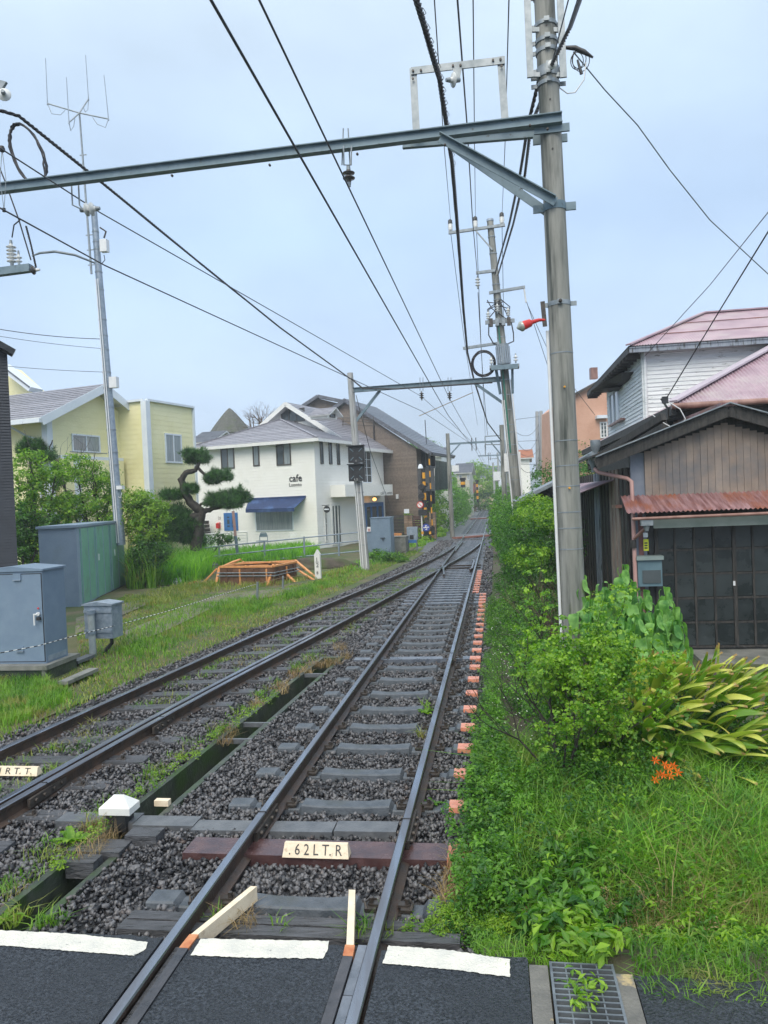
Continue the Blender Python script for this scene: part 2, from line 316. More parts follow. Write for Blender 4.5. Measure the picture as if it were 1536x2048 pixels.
# greens
M_leafA = leafmat('leaf_fresh', (.06,.19,.012), (.26,.44,.03), sc_=5)
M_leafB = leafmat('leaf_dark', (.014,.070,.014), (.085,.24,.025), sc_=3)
M_leafC = leafmat('leaf_mid', (.025,.11,.016), (.15,.34,.03), sc_=4)
M_leafY = leafmat('leaf_yellowgreen', (.09,.22,.015), (.26,.42,.035), sc_=3)
M_big = leafmat('broad_leaf', (.06,.20,.04), (.22,.44,.11), sc_=9, isl=0, objrand=1.2, tr=.3, rough=.6)
M_asp = leafmat('aspidistra_leaf', (.12,.25,.02), (.60,.62,.13), sc_=1.6, isl=0, objrand=1.4, tr=.25, rough=.3, tip=(.34,.22,.08))
M_grass = leafmat('grass_blade', (.05,.17,.012), (.20,.38,.035), sc_=2.2, tr=.35, c3=(.30,.27,.09))
M_grassY = leafmat('grass_yellow', (.10,.20,.02), (.34,.36,.09), sc_=1.4, tr=.3, c3=(.28,.19,.08))
M_grassT = leafmat('tall_grass', (.08,.27,.015), (.24,.5,.04), sc_=1.2, tr=.4)
M_dry = leafmat('dry_straw', (.20,.13,.06), (.38,.28,.14), sc_=4, tr=.2)
M_pine = leafmat('pine_needles', (.012,.055,.018), (.07,.20,.035), sc_=5, tr=.15)
M_bark = mat('bark', (.018,.016,.014), (.06,.052,.045), scale=9, rough=.7, bump=.8, bscale=30)
M_twig = mat('brown_twig', (.09,.06,.04), (.17,.12,.08), scale=12, rough=.7)
M_flower = leafmat('orange_petal', (.85,.12,.01), (.9,.22,.02), sc_=9, tr=.3)
M_petal = leafmat('white_petal', (.7,.72,.7), (.8,.8,.78), sc_=9, tr=.3)
# ------------------------------------------------------------------ ground, verges, road
def grid(name, s0, s1, u0, u1, ns, nu, zf, m_, **k):
    S = np.linspace(s0, s1, ns); U = np.linspace(u0, u1, nu); SS, UU = np.meshgrid(S, U, indexing='ij')
    V = SS[..., None]*TD+UU[..., None]*TN; V[..., 2] = zf(SS, UU)
    I = np.arange(ns*nu).reshape(ns, nu); q = np.stack([I[:-1, :-1], I[:-1, 1:], I[1:, 1:], I[1:, :-1]], -1).reshape(-1, 4)
    return fast(name, V, q[:, ::-1], m_, **k)
def wob(S, U, a=.03): return a*(np.sin(S*1.3+U*.7)+np.sin(U*1.9-S*.45+1)+.6*np.sin(S*3.1+U*2.3))
M_grd = mat('far_ground', (.05,.08,.025), (.10,.10,.06), scale=.3, rough=.9)
MB().sheet([(-1500,-60,-.62),(1500,-60,-.62),(1500,2500,-.62),(-1500,2500,-.62)]).build('ground', M_grd, kind='structure')
EDGE = 4.02
# left verge lies beyond the siding track; its inner edge follows that track
L2 = [(-2,-6.05),(2,-5.75),(5.0,-5.45),(7.13,-5.236),(9.49,-5.0),(14.77,-4.464),(19.05,-3.83),(24.12,-3.16),(27.93,-2.712),(31.91,-2.287),(36,-2.05),(40,-1.94)]
R2 = [(-2,-4.75),(2,-4.55),(5.68,-4.215),(7.68,-4.05),(9.01,-3.93),(15.35,-3.11),(19.2,-2.64),(22.34,-2.27),(26.34,-1.86),(29.51,-1.5),(32.73,-1.19),(37.71,-.84),(40,-.80)]
def lerp_path(Pth, s): return float(np.interp(s, [p[0] for p in Pth], [p[1] for p in Pth]))
def strip(name, rows, z, m_, th=None, **k):    # rows (s, u0, u1)
    mb = MB()
    for (s, a, b), (s2, a2, b2) in zip(rows, rows[1:]):
        if th: mb.hexa([T(s,a,z-th),T(s,b,z-th),T(s2,b2,z-th),T(s2,a2,z-th),T(s,a,z),T(s,b,z),T(s2,b2,z),T(s2,a2,z)])
        else: mb.add([T(s,a,z),T(s,b,z),T(s2,b2,z),T(s2,a2,z)], [(0,1,2,3)])
    return mb.build(name, m_, **k)
ss = np.linspace(EDGE, 60, 90)
V = []; ncol = 40
for s in ss:
    ui = np.interp(s, [p[0] for p in L2], [p[1] for p in L2])-.75-max(0, (s-20))*.035
    if s > 36: ui = -4.2
    f_ = np.linspace(0, 1, ncol)**2
    u = ui-f_*55
    z = -.17+wob(np.full(ncol, s), u, .018)*np.clip(f_*60, 0, 1)
    V.append(np.outer(np.full(ncol, s), TD)+np.outer(u, TN)+np.outer(z, UP))
I = np.arange(90*ncol).reshape(90, ncol); q = np.stack([I[:-1, :-1], I[:-1, 1:], I[1:, 1:], I[1:, :-1]], -1).reshape(-1, 4)
fast('left_verge', np.array(V), q, M_verge, kind='structure')
grid('right_verge', 3.62, 60, -.18, 40, 120, 90, lambda S, U: -.16+wob(S, U, .02)+.12*np.clip((4.45-S)/.5, 0, 1), M_soil, kind='structure')
MB().sheet([T(60,-300,-.25),T(60,-4.2,-.25),T(160,-4.2,-.25),T(160,-300,-.25)]).sheet([T(60,-.2,-.25),T(60,300,-.25),T(160,300,-.25),T(160,-.2,-.25)]).sheet([T(160,-300,-.25),T(160,300,-.25),T(900,300,-.25),T(900,-300,-.25)]).build('field', M_grd, kind='structure')
# trench between the two tracks
def trc(s): return -3.13+(s-4.5)*.047
TS1, TS2 = EDGE+.02, 12.1
tr = [(s, trc(s)-.13, trc(s)+.13) for s in np.linspace(TS1, TS2, 9)]
strip('ballast_bed', [(s, -12 if False else lerp_path(L2, s)-.8, trc(s)-.185) for s in np.linspace(TS1, TS2, 9)], -.195, M_bed, th=.45, kind='structure')
strip('ballast_bed', [(s, trc(s)+.185, -.17) for s in np.linspace(TS1, TS2, 9)], -.195, M_bed, th=.45, kind='structure')
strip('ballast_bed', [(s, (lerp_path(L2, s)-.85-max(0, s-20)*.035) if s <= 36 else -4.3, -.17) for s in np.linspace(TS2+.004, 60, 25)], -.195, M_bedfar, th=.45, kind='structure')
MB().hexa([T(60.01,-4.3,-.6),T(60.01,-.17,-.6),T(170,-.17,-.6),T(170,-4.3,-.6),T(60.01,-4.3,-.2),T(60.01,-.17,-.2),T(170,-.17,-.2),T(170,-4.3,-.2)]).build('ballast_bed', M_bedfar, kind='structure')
dr = thing('drain_channel', 'open concrete lined drain channel between the two tracks, mossy walls', 'drain', T(TS1, trc(TS1), -.5))
mb = MB()
for a, b in zip(tr, tr[1:]):
    mb.hexa([T(a[0],a[1]-.06,-.6),T(a[0],a[1],-.6),T(b[0],b[1],-.6),T(b[0],b[1]-.06,-.6),T(a[0],a[1]-.06,-.13),T(a[0],a[1],-.13),T(b[0],b[1],-.13),T(b[0],b[1]-.06,-.13)])
mb.build('channel_wall', M_drain, dr); mb = MB()
for a, b in zip(tr, tr[1:]):
    mb.hexa([T(a[0],a[2],-.6),T(a[0],a[2]+.06,-.6),T(b[0],b[2]+.06,-.6),T(b[0],b[2],-.6),T(a[0],a[2],-.15),T(a[0],a[2]+.06,-.15),T(b[0],b[2]+.06,-.15),T(b[0],b[2],-.15)])
mb.build('channel_wall', M_drain, dr)
strip('channel_floor', tr, -.43, M_soil, parent=dr)
MB().hexa([T(TS2,trc(TS2)-.22,-.6),T(TS2,trc(TS2)+.22,-.6),T(TS2+.1,trc(TS2)+.22,-.6),T(TS2+.1,trc(TS2)-.22,-.6),T(TS2,trc(TS2)-.22,-.14),T(TS2,trc(TS2)+.22,-.14),T(TS2+.1,trc(TS2)+.22,-.14),T(TS2+.1,trc(TS2)-.22,-.14)]).build('end_wall', M_drain, dr)
for s, w in ((5.32, .22), (7.95, .04), (8.55, .04), (11.0, .05)):        # struts across
    c = T(s, trc(s)-.02, -.17); MB().box(c, (.44, w, .05 if w < .1 else .11), TN).build('strut', M_timb if w > .1 else M_trough, dr)
# road at the crossing: asphalt panels with rails between
HG = .585; UC = -1.35; UL, UR = UC-HG, UC+HG
def ragged(s, u0, u1, n, a): return [(s+random.uniform(-a, a), u0+(u1-u0)*i/(n-1)) for i in range(n)]
def asphalt(u0, u1, nm='road', edge=EDGE, z=-.012, skew=0.):
    n = max(6, int(abs(u1-u0)/.05)); e_ = [(edge+random.uniform(-.014, .014)+skew*(i/(n-1)), u0+(u1-u0)*i/(n-1)) for i in range(n)]
    poly = [T(-6,u1,z),T(-6,u0,z)]+[T(s,u,z) for s, u in e_]
    return MB().prism([p-UP*.3 for p in poly], UP*.3).build(nm, M_asph, kind='structure')
asphalt(-5.6, UL-.05); asphalt(UL+.15, UR-.15); asphalt(UR+.055, .075, edge=EDGE-.02); asphalt(-30, -5.65)
asphalt(.60, 30, edge=EDGE-.13, skew=-.2)
MB().prism([T(-6,.08,-.32),T(-6,.175,-.32),T(EDGE-.08,.175,-.32),T(EDGE-.08,.08,-.32)], UP*.305).prism([T(-6,.51,-.32),T(-6,.595,-.32),T(EDGE-.12,.595,-.32),T(EDGE-.12,.51,-.32)], UP*.305).build('kerb_strip', mat('stained_concrete', (.10,.10,.095), (.17,.165,.15), scale=6, rough=.5, bump=.4, bscale=50, c3=(.42,.33,.18), c3scale=5, c3lo=.62, c3hi=.68), kind='structure')
# white lines
def dash(pts, z=-.008):
    out_ = []
    for (x0, y0), (x1, y1) in zip(pts, pts[1:]+pts[:1]):
        n = max(2, int(math.hypot(x1-x0, y1-y0)/5))
        for i in range(n): t_ = i/n; out_.append(G(x0+(x1-x0)*t_+random.uniform(-.9, .9), y0+(y1-y0)*t_+random.uniform(-.9, .9), z))
    return MB().sheet(out_).build('painted_line', M_line, kind='structure')
dash([(-60,1858),(130,1866),(240,1877),(296,1884),(292,1898),(268,1911),(150,1902),(-60,1886)])
dash([(402,1877),(520,1879),(658,1882),(655,1902),(645,1917),(500,1915),(381,1910)])
dash([(777,1891),(900,1900),(1020,1919),(1020,1954),(930,1942),(765,1926)])
# grating
gr = thing('drain_grating', 'steel grating over the road drain with weeds growing through', 'grating', T(3, .34, 0))
g0, g1 = -1.0, EDGE-.06
mb = MB(); 
for u in (.185, .497): mb.hexa([T(g0,u,-.06),T(g0,u+.013,-.06),T(g1,u+.013,-.06),T(g1,u,-.06),T(g0,u,-.004),T(g0,u+.013,-.004),T(g1,u+.013,-.004),T(g1,u,-.004)])
M_grate = mat('grate_steel', (.13,.15,.17), (.22,.25,.28), scale=9, rough=.35, metal=.5); mb.build('frame', M_grate, gr)
for u in (.262, .342, .42):
    MB().hexa([T(g0,u,-.05),T(g0,u+.008,-.05),T(g1,u+.008,-.05),T(g1,u,-.05),T(g0,u,-.010),T(g0,u+.008,-.010),T(g1,u+.008,-.010),T(g1,u,-.010)]).build('bearing_bar', M_grate, gr)
s = g1-.01
first = None
while s > 2.9:
    if first is None: first = MB().hexa([T(0,.198,-.04),T(0,.497,-.04),T(.011,.497,-.04),T(.011,.198,-.04),T(0,.198,-.006),T(0,.497,-.006),T(.011,.497,-.006),T(.011,.198,-.006)]).build('cross_bar', M_grate, gr); o = first
    else: o = first.copy(); COL.objects.link(o)
    o.location = tuple(TD*s); s -= .042
MB().hexa([T(-6,.175,-.6),T(-6,.51,-.6),T(g1+.05,.51,-.6),T(g1+.05,.175,-.6),T(-6,.175,-.35),T(-6,.51,-.35),T(g1+.05,.51,-.35),T(g1+.05,.175,-.35)]).build('drain_bottom', M_black, kind='structure')  # drain bottom coloured black to stand in for the shade under the grating
# ------------------------------------------------------------------ tracks
def rail(path, name, parent, side=M_railside, z=0., step=.6, label=None):
    prof = [(-.0635,-.153),(.0635,-.153),(.0635,-.142),(.011,-.122),(.0085,-.05),(.030,-.038),(.0325,-.010),(.026,-.001),(-.026,-.001),(-.0325,-.010),(-.030,-.038),(-.0085,-.05),(-.011,-.122),(-.0635,-.142)]
    P = [np.array(T(s, u, z)) for s, u in path]; k = len(prof); mb = MB(); V = []
    for i, p in enumerate(P):
        d = P[min(i+1, len(P)-1)]-P[max(i-1, 0)]; d /= np.linalg.norm(d); x = np.array([d[1], -d[0], 0])
        V += [p+x*a+UP*b for a, b in prof]
    for j in range(k):
        mi = 0 if j in (7, 6, 8) else 1
        mb_f = [(i*k+j, i*k+(j+1) % k, (i+1)*k+(j+1) % k, (i+1)*k+j) for i in range(len(P)-1)]
        mb.f += mb_f; mb.m += [mi]*len(mb_f); mb.sm += [False]*len(mb_f)
    mb.v = [tuple(v) for v in V]; mb.add(V[:k], [tuple(range(k))[::-1]], 1); mb.add(V[-k:], [tuple(range(k))], 1)
    return mb.build(name, [M_railtop, side], parent, label=label)
def smooth_path(Pth, s0, s1, n):
    S = np.linspace(s0, s1, n); U = np.interp(S, [p[0] for p in Pth], [p[1] for p in Pth])
    for _ in range(6): U[1:-1] = (U[:-2]+2*U[1:-1]+U[2:])/4
    return list(zip(S, U))
trk = thing('main_railway_track', 'main railway track running straight ahead on concrete sleepers, right of the siding', 'railway track', T(4, UC, -.2))
bend = [(130+(i*6), -(i*6)**2/420.) for i in range(0, 9)]
rail([(-5,UL),(60,UL),(130,UL)]+[(s,UL+b) for s, b in bend[1:]], 'rail', trk)
rail([(-5,UR),(60,UR),(130,UR)]+[(s,UR+b) for s, b in bend[1:]], 'rail', trk)
sdt = thing('siding_railway_track', 'siding track on timber sleepers in the grass, curving in from the left', 'railway track', T(6, -4.6, -.2))
rail(smooth_path(L2, -2, 37, 60), 'rail', sdt, M_railbr); rail(smooth_path(R2, -2, 38.5, 62), 'rail', sdt, M_railbr)
# check rail beside the siding's right rail, and fishplates
chk = [(s, u-.105) for s, u in smooth_path(R2, -2, 14.2, 30)]; chk[-1] = (14.2, chk[-1][1]-.06)
rail(chk, 'check_rail', sdt, M_railbr, z=.004)
for a in ([(33.5,UL+.09),(34.8,UL+.075),(40.5,UL+.10)], ): rail(a, 'point_rail', trk)
rail([(25.0,UR-.16),(25.4,UR-.10),(28.2,UR-.10),(28.6,UR-.17)], 'check_rail', trk)
rail([(23.6,UL+.25),(25.6,UL+.09),(26.6,UL+.14)], 'wing_rail', trk)
for s in (6.02, 10.3, 26.5, 27.4): MB().box(T(s, UC, -.10), (1.5, .06, .05), TN).build('switch_rod', M_clip, trk) if s > 20 else None
def fishplate(s, u, par, ln=.56):
    mb = MB()
    for e_ in (-1, 1):
        mb.box(T(s, u+e_*.034, -.082), (ln, .028, .075), TD)
        for k in (-.2, -.075, .075, .2): mb.lathe(T(s+k, u+e_*.048, -.08), [(0,.018),(.02,.018)], TN*e_, 6)
    mb.build('fishplate', M_clip, par); MB().box(T(s, u, -.006), (.006, .07, .02), TD).build('rail_joint', M_black, par)
fishplate(5.72, UL, trk); fishplate(5.65, UR, trk); fishplate(6.25, lerp_path(R2, 6.25), sdt); fishplate(11.7, UR, trk)
fishplate(8.3, lerp_path(R2, 8.3), sdt)
# sleepers
def concrete_sleeper():
    mb = MB(); prof = [(-1.02,-.122),(-.83,-.118),(-.80,-.152),(-.40,-.152),(-.375,-.112),(-.18,-.128),(.18,-.128),(.375,-.112),(.40,-.152),(.80,-.152),(.83,-.118),(1.02,-.122)]
    V = []
    for u, z in prof:
        w = .070+(.015 if z > -.13 else 0)-(.010 if abs(u) < .2 else 0)
        V += [(u,-w-.02,-.26),(u,-w,z-.010),(u,-w+.012,z),(u,w-.012,z),(u,w,z-.010),(u,w+.02,-.26)]
    k = 6; mb.add(V, [(i*k+j, i*k+j+1, (i+1)*k+j+1, (i+1)*k+j) for i in range(len(prof)-1) for j in range(5)]+[(0,1,2,3,4,5), tuple((len(prof)-1)*k+j for j in (5,4,3,2,1,0))]); return mb
def clipmesh():
    mb = MB()
    for e_ in (-1, 1):
        mb.box((e_*.115, 0, -.135), (.075, .12, .02)); mb.box((e_*.088, 0, -.122), (.06, .05, .018)); mb.lathe((e_*.115, 0, -.13), [(0,.026),(.016,.026),(.017,.015),(.05,.015)], n=6)
        mb.tube([(e_*.14,-.05,-.13),(e_*.155,-.02,-.105),(e_*.13,.02,-.10),(e_*.09,.045,-.118)], .009, 5)
    mb.box((0,0,-.152),(.17,.15,.008)); return mb
MATT = Matrix.Rotation(math.atan2(TN[1], TN[0]), 4, 'Z')
clip_me = None
def place_sleeper(proto, s, u, clips=None, paint=None, first=False, par=None):
    o = proto.copy(); COL.objects.link(o)
    o.parent = par; wo = WO[par]; p = T(s, u, 0)-wo; o.location = tuple(p); o.rotation_euler = (0, 0, math.atan2(TN[1], TN[0])+rng.normal(0, .006))
    for off in (clips or []):
        c = CLIP.copy(); COL.objects.link(c)
        c.parent = o; c.location = (off, 0, 0)
    if paint:
        q_ = paint.copy(); COL.objects.link(q_)
        q_.parent = o; q_.location = (0, 0, 0)
    return o
def loose(name, mb, m_):
    me = bpy.data.meshes.new(name); me.from_pydata([tuple(v) for v in mb.v], [], mb.f); me.materials.append(m_); return bpy.data.objects.new(name, me)
cs = loose('sleeper', concrete_sleeper(), M_slp); cs['label'] = 'grey concrete sleeper'
CLIP = loose('rail_clip', clipmesh(), M_clip)
PAINT = loose('painted_end', MB().box((.95,0,-.170),(.155,.19,.108)), M_orange)
for e in (PAINT,):
    for v in e.data.vertices:
        if v.co.z > -.15: v.co.y *= .9
PAINT2 = loose('painted_end', MB().box((.94,0,-.181),(.165,.206,.121)), M_orange)
CONC = [4.66]+[float(st(G(660, y, -.1))[0]) for y in (1600, 1537, 1487, 1447, 1412, 1382, 1355, 1332)]
cur = CONC[-1]; s_w = cur+.62
CONC += [s_w+.62*(i+1) for i in range(9)]
for i, s in enumerate(CONC): place_sleeper(cs, s, UC, (-HG, HG), PAINT if s > 5.5 else None, i == 0, trk)
ts = loose('sleeper', MB().box((0,0,-.18),(2.02,.20,.115)), M_timb2); ts['label'] = 'wet timber sleeper'
TIM = []; s = CONC[-1]+.58
while s < 43: TIM.append(s); s += .50
for i, s in enumerate([s_w]+TIM): place_sleeper(ts, s, UC+(.0 if s < 20 or s > 38 else -.2), (-HG, HG) if s < 20 else None, PAINT2 if s < 26 else None, i == 0, trk)
s = 44.4; fs = None
while s < 128:
    o = place_sleeper(ts, s, UC, None, None, False, trk); s += .66
# steel joint sleeper with the board, wide timber one at the road edge
jt = MB().box(T(5.36, UC-.02, -.20), (2.06, .26, .18), TN); jt.build('joint_sleeper', M_steel, trk, label='maroon steel sleeper under the rail joint')
MB().box(T(5.36, UC+1.0, -.165), (.17, .262, .115), TN).build('painted_end', M_orange, trk)
for k, (a, b) in enumerate(((-2.9,-.02),(-.02+UC+1.1, 0))[:1]): pass
mb = MB(); mb.box(T(4.30, UC, -.17), (2.1, .10, .12), TN); mb.build('sleeper', M_timb, trk, label='dark split timber sleeper beside the road edge')
MB().box(T(4.43, UC-.05, -.175), (2.0, .09, .11), TN).build('sleeper', M_timb, trk)
# siding sleepers (timber, partly buried)
ws = loose('sleeper', MB().box((0,0,-.165),(1.95,.21,.09)), M_timb)
s = 4.55; i = 0
while s < 35:
    uc = (lerp_path(L2, s)+lerp_path(R2, s))/2
    o = place_sleeper(ws, s, uc+.03, (-.60, .60) if s < 16 else None, None, i == 0, sdt)
    o.rotation_euler[2] += .12*(1 if s > 8 else .3); o.location.z += random.uniform(-.02, .006); i += 1; s += .66 if s < 17 else .56
# cable trough lids across the track, bearers, deflection planks
mb0 = [( -3.75,-3.05,5.84),(-3.04,-2.52,5.80),(-2.51,-2.02,5.74),(-1.86,-1.36,5.75),(-1.35,-.86,5.78)]
tl = thing('cable_trough', 'row of grey concrete trough lids crossing the track before the steel sleeper', 'cable trough', T(5.8, -2.5, -.15))
for a, b, s in mb0:
    MB().prism([T(s-.10,a,-.20),T(s-.10+.01,b,-.20),T(s+.10,b,-.20),T(s+.09,a,-.20)], UP*.075).build('lid', M_trough, tl)
def board(name, label, p, w, hgt, txt_, d=.10):
    o = thing(name, label, 'marker board', p); p = np.array(p)
    q_ = [(-w/2,-d/2,0),(w/2,-d/2,0),(w/2,d/2,0),(-w/2,d/2,0)]; t_ = [(-w/2+.012,-.01,hgt),(w/2-.012,-.01,hgt),(w/2-.012,.02,hgt),(-w/2+.012,.02,hgt)]
    MB().hexa([p+TN*a+TD*b+UP*c for a, b, c in q_+t_]).build('block', M_cream, o)
    up_ = TD*(d/2-.01)+UP*hgt; up_ /= np.linalg.norm(up_); nrm = np.cross(TN, up_)
    text(txt_, p-TD*d/2+TN*(-w*.40)+up_*hgt*.22+nrm*.003, TN, up_, hgt*.82, M_black, o, 'lettering', width=w*.80)
    return o
def text(sx, org, X, Y, size, m_, parent, name='lettering', width=None, ext=.0015, bold=0., align=None):
    cu = bpy.data.curves.new('t', 'FONT'); cu.body = sx; cu.size = 1; cu.extrude = 0; cu.offset = bold; cu.resolution_u = 2
    to = bpy.data.objects.new('t', cu); COL.objects.link(to); bpy.context.view_layer.update()
    me = bpy.data.meshes.new_from_object(to.evaluated_get(bpy.context.evaluated_depsgraph_get())); bpy.data.objects.remove(to)
    X = np.array(X, float); Y = np.array(Y, float); v = np.array([tuple(w.co) for w in me.vertices]); mnx, mxx = v[:, 0].min(), v[:, 0].max()
    h_ = v[:, 1].max()-v[:, 1].min(); k = size/h_; kx = (width/(mxx-mnx)) if width else k
    W_ = np.array(org)+np.outer((v[:, 0]-mnx)*kx, X)+np.outer((v[:, 1]-v[:, 1].min())*k, Y)-WO.get(parent, np.zeros(3))
    me.vertices.foreach_set('co', W_.ravel().astype(np.float32)); me.materials.clear(); me.materials.append(m_); me.update()
    return link(name, me, parent)
board('number_board', 'cream wedge board lettered .62LT.R lying on the maroon sleeper', T(5.25, UC-.03, -.108), .49, .09, '. 6 2 L T. R')
board('number_board', 'cream wedge board lettered .61RT.T. at the left edge on the siding', G(22, 1548, -.12), .62, .075, '. 6 1 R T. T.')
# white capped marker
p = G(240, 1640, -.12); wm = thing('track_marker', 'white pyramid capped marker block standing over the drain', 'marker', p)
MB().box(p+UP*.0, (.17,.15,.14), TN).build('base', M_black, wm)
mb = MB(); c = p+UP*.075
pts = [c+TN*a*.135+TD*b*.09 for a, b in ((-1,-1),(1,-1),(1,1),(-1,1))]; top = [c+TN*a*.045+TD*b*.01+UP*.135 for a, b in ((-1,-1),(1,-1),(1,1),(-1,1))]
mb.hexa(pts+[q_+UP*.055 for q_ in pts]).hexa([q_+UP*.0551 for q_ in pts]+top).build('cap', M_white, wm)
p = G(290, 1668, -.1); MB().box(p-UP*.03, (.26,.16,.10), TN).build('bearer', M_timb, dr); p = G(168, 1722, -.12); MB().box(p-UP*.04, (.22,.13,.12), TN).build('bearer', M_timb, dr)
p = G(325, 1600, -.1); tag(MB().box(p-UP*.02, (.13,.06,.05), TN).build('wood_block', M_cream), 'short pale wood offcut lying at the drain wall', 'wood block')
# guard timbers in the crossing and their pale flared ends
gt = thing('flangeway_guard', 'steel guard strips beside both rails through the road, with flared cream ends', 'track guard', T(3, UC, 0))
mb = MB()
def bar(pts, w, z0, z1, m_, nm='guard_strip', lab=None):
    mb = MB(); 
    for (s0, u0), (s1, u1) in zip(pts, pts[1:]): mb.hexa([T(s0,u0-w/2,z0),T(s0,u0+w/2,z0),T(s1,u1+w/2,z0),T(s1,u1-w/2,z0),T(s0,u0-w/2,z1),T(s0,u0+w/2,z1),T(s1,u1+w/2,z1),T(s1,u1-w/2,z1)])
    return mb.build(nm, m_, gt, label=lab)
M_guard = mat('guard_steel', (.035,.037,.043), (.09,.09,.10), scale=6, rough=.22, rough2=.45, metal=.3, bump=.2)
M_rust = mat('rust_orange', (.42,.13,.05), (.58,.26,.12), scale=12, rough=.6)
bar([(-5,UL+.118),(3.92,UL+.118)], .055, -.12, -.004, M_guard); bar([(-5,UR-.118),(3.92,UR-.118)], .055, -.12, -.004, M_guard)
bar([(-5,UL+.06),(4.0,UL+.06)], .05, -.14, -.05, M_timb, 'filler_plank'); bar([(-5,UR-.06),(3.62,UR-.06)], .048, -.14, -.018, M_timb2, 'filler_plank'); bar([(3.63,UR-.06),(4.05,UR-.06)], .048, -.14, -.02, M_timb2, 'filler_plank')
bar([(3.92,UL+.118),(4.05,UL+.125)], .055, -.12, -.003, M_rust, 'rusty_joint'); bar([(3.92,UR-.118),(4.02,UR-.125)], .055, -.12, -.003, M_rust, 'rusty_joint')
bar([(4.05,UL+.125),(4.60,UL+.30)], .042, -.10, -.005, M_cream, 'flared_end', 'cream painted flared end, worn'); bar([(4.02,UR-.125),(4.60,UR-.225)], .042, -.10, -.005, M_cream, 'flared_end')
# stones
def allowed(P):
    s, u = P[:, 0], P[:, 1]; ok = (abs(u-np.array([trc(a) for a in s])) > .19) | (s > 12.2)
    for r0 in (UL, UR): ok &= abs(u-r0) > .07
    allS = np.array(CONC+[s_w]+TIM); k = np.abs(s[:, None]-allS[None]).min(1); ok &= ~((k < .105) & (abs(u-UC) < 1.03))
    ok &= ~((abs(s-5.36) < .14) & (abs(u-UC) < 1.05)); ok &= ~((s < 4.5) & (abs(u-UC) < 1.05) & (s > 4.25))
    ok &= ~((abs(s-5.79) < .10) & (u > -3.76) & (u < -.86))
    return ok
def ballast(s0, s1, dens, smin, smax, low, ul, ur, cover=1.0):
    n = int((s1-s0)*(ur-ul)*dens); P = np.stack([rng.uniform(s0, s1, n), rng.uniform(ul, ur, n)], 1)
    lim = np.interp(P[:, 0], [p[0] for p in L2], [p[1] for p in L2])-.7-np.clip(P[:, 0]-20, 0, 99)*.03
    P = P[P[:, 1] > lim]; P = P[allowed(P)]
    gap = np.array([.5+.5*math.sin(a*1.7+b*3.1)*math.sin(b*2.2-a) for a, b in P])
    inl = P[:, 1] < -3.3; P = P[~inl | (rng.uniform(size=len(P)) < .95)]
    z = -.190+rng.uniform(-.010, .030, len(P))
    W_ = P[:, :1]*TD+P[:, 1:]*TN; W_[:, 2] = z+np.where(abs(P[:, 1]-UC) > .66, .022, 0)
    return stones(W_, smin, smax, low)
V1, F1 = ballast(EDGE+.03, 8.5, 1150, .014, .027, False, -6.0, -.22); V2, F2 = ballast(EDGE+.03, 8.5, 130, .025, .036, False, -5.6, -.22); V3, F3 = ballast(8.5, 14, 560, .021, .033, True, -5.6, -.2)
V4, F4 = ballast(14, 30, 150, .035, .052, True, -5.4, -.2); V5, F5 = ballast(30, 44, 60, .05, .075, True, -4.9, -.2)
fast('ballast', *catm([(V1, F1), (V2, F2), (V3, F3), (V4, F4), (V5, F5)]), M_stone, kind='stuff', label='dark wet crushed stone ballast filling both tracks', cat='ballast')
# ------------------------------------------------------------------ house helpers
def clip_u(poly, z):
    xs = []
    for (u0, z0), (u1, z1) in zip(poly, poly[1:]+poly[:1]):
        if (z0-z)*(z1-z) <= 0 and z0 != z1: xs.append(u0+(u1-u0)*(z-z0)/(z1-z0))
    return (min(xs), max(xs)) if len(xs) >= 2 else None
def courses(O, U, V, Nn, poly, pitch, tilt, th=.0, each=None, mbk=None):
    O = np.array(O, float); zs = [p[1] for p in poly]; z = min(zs); top = max(zs); mb = mbk or MB(); outl = []
    while z < top-1e-4:
        z2 = min(z+pitch, top); a = clip_u(poly, z+1e-4); b = clip_u(poly, z2-1e-4)
        if a and b:
            P = lambda u, w, n: O+U*u+V*w+Nn*n
            q = [P(a[0],z,tilt+th), P(a[1],z,tilt+th), P(b[1],z2,th), P(b[0],z2,th), P(a[0],z,0), P(a[1],z,0), P(b[1],z2,0), P(b[0],z2,0)]
            m1 = MB() if each else mb
            m1.add(q, [(0,1,2,3),(0,4,5,1),(0,3,7,4),(1,5,6,2)])
            if each: each(m1)
        z = z2
    return mb
def wallp(root, O, U, Nn, poly, pitch, m_, name='siding', tilt=.012, back=M_white, each=False):
    if each: courses(O, U, UP, Nn, poly, pitch, tilt, each=lambda q: q.build('board', m_, root))
    else:
        o = courses(O, U, UP, Nn, poly, pitch, tilt).build(name, m_, root); o['kind'] = 'stuff'
    return MB().prism([np.array(O)+U*u+UP*z-Nn*.005 for u, z in poly], -Nn*.12).build('wall', back, root)
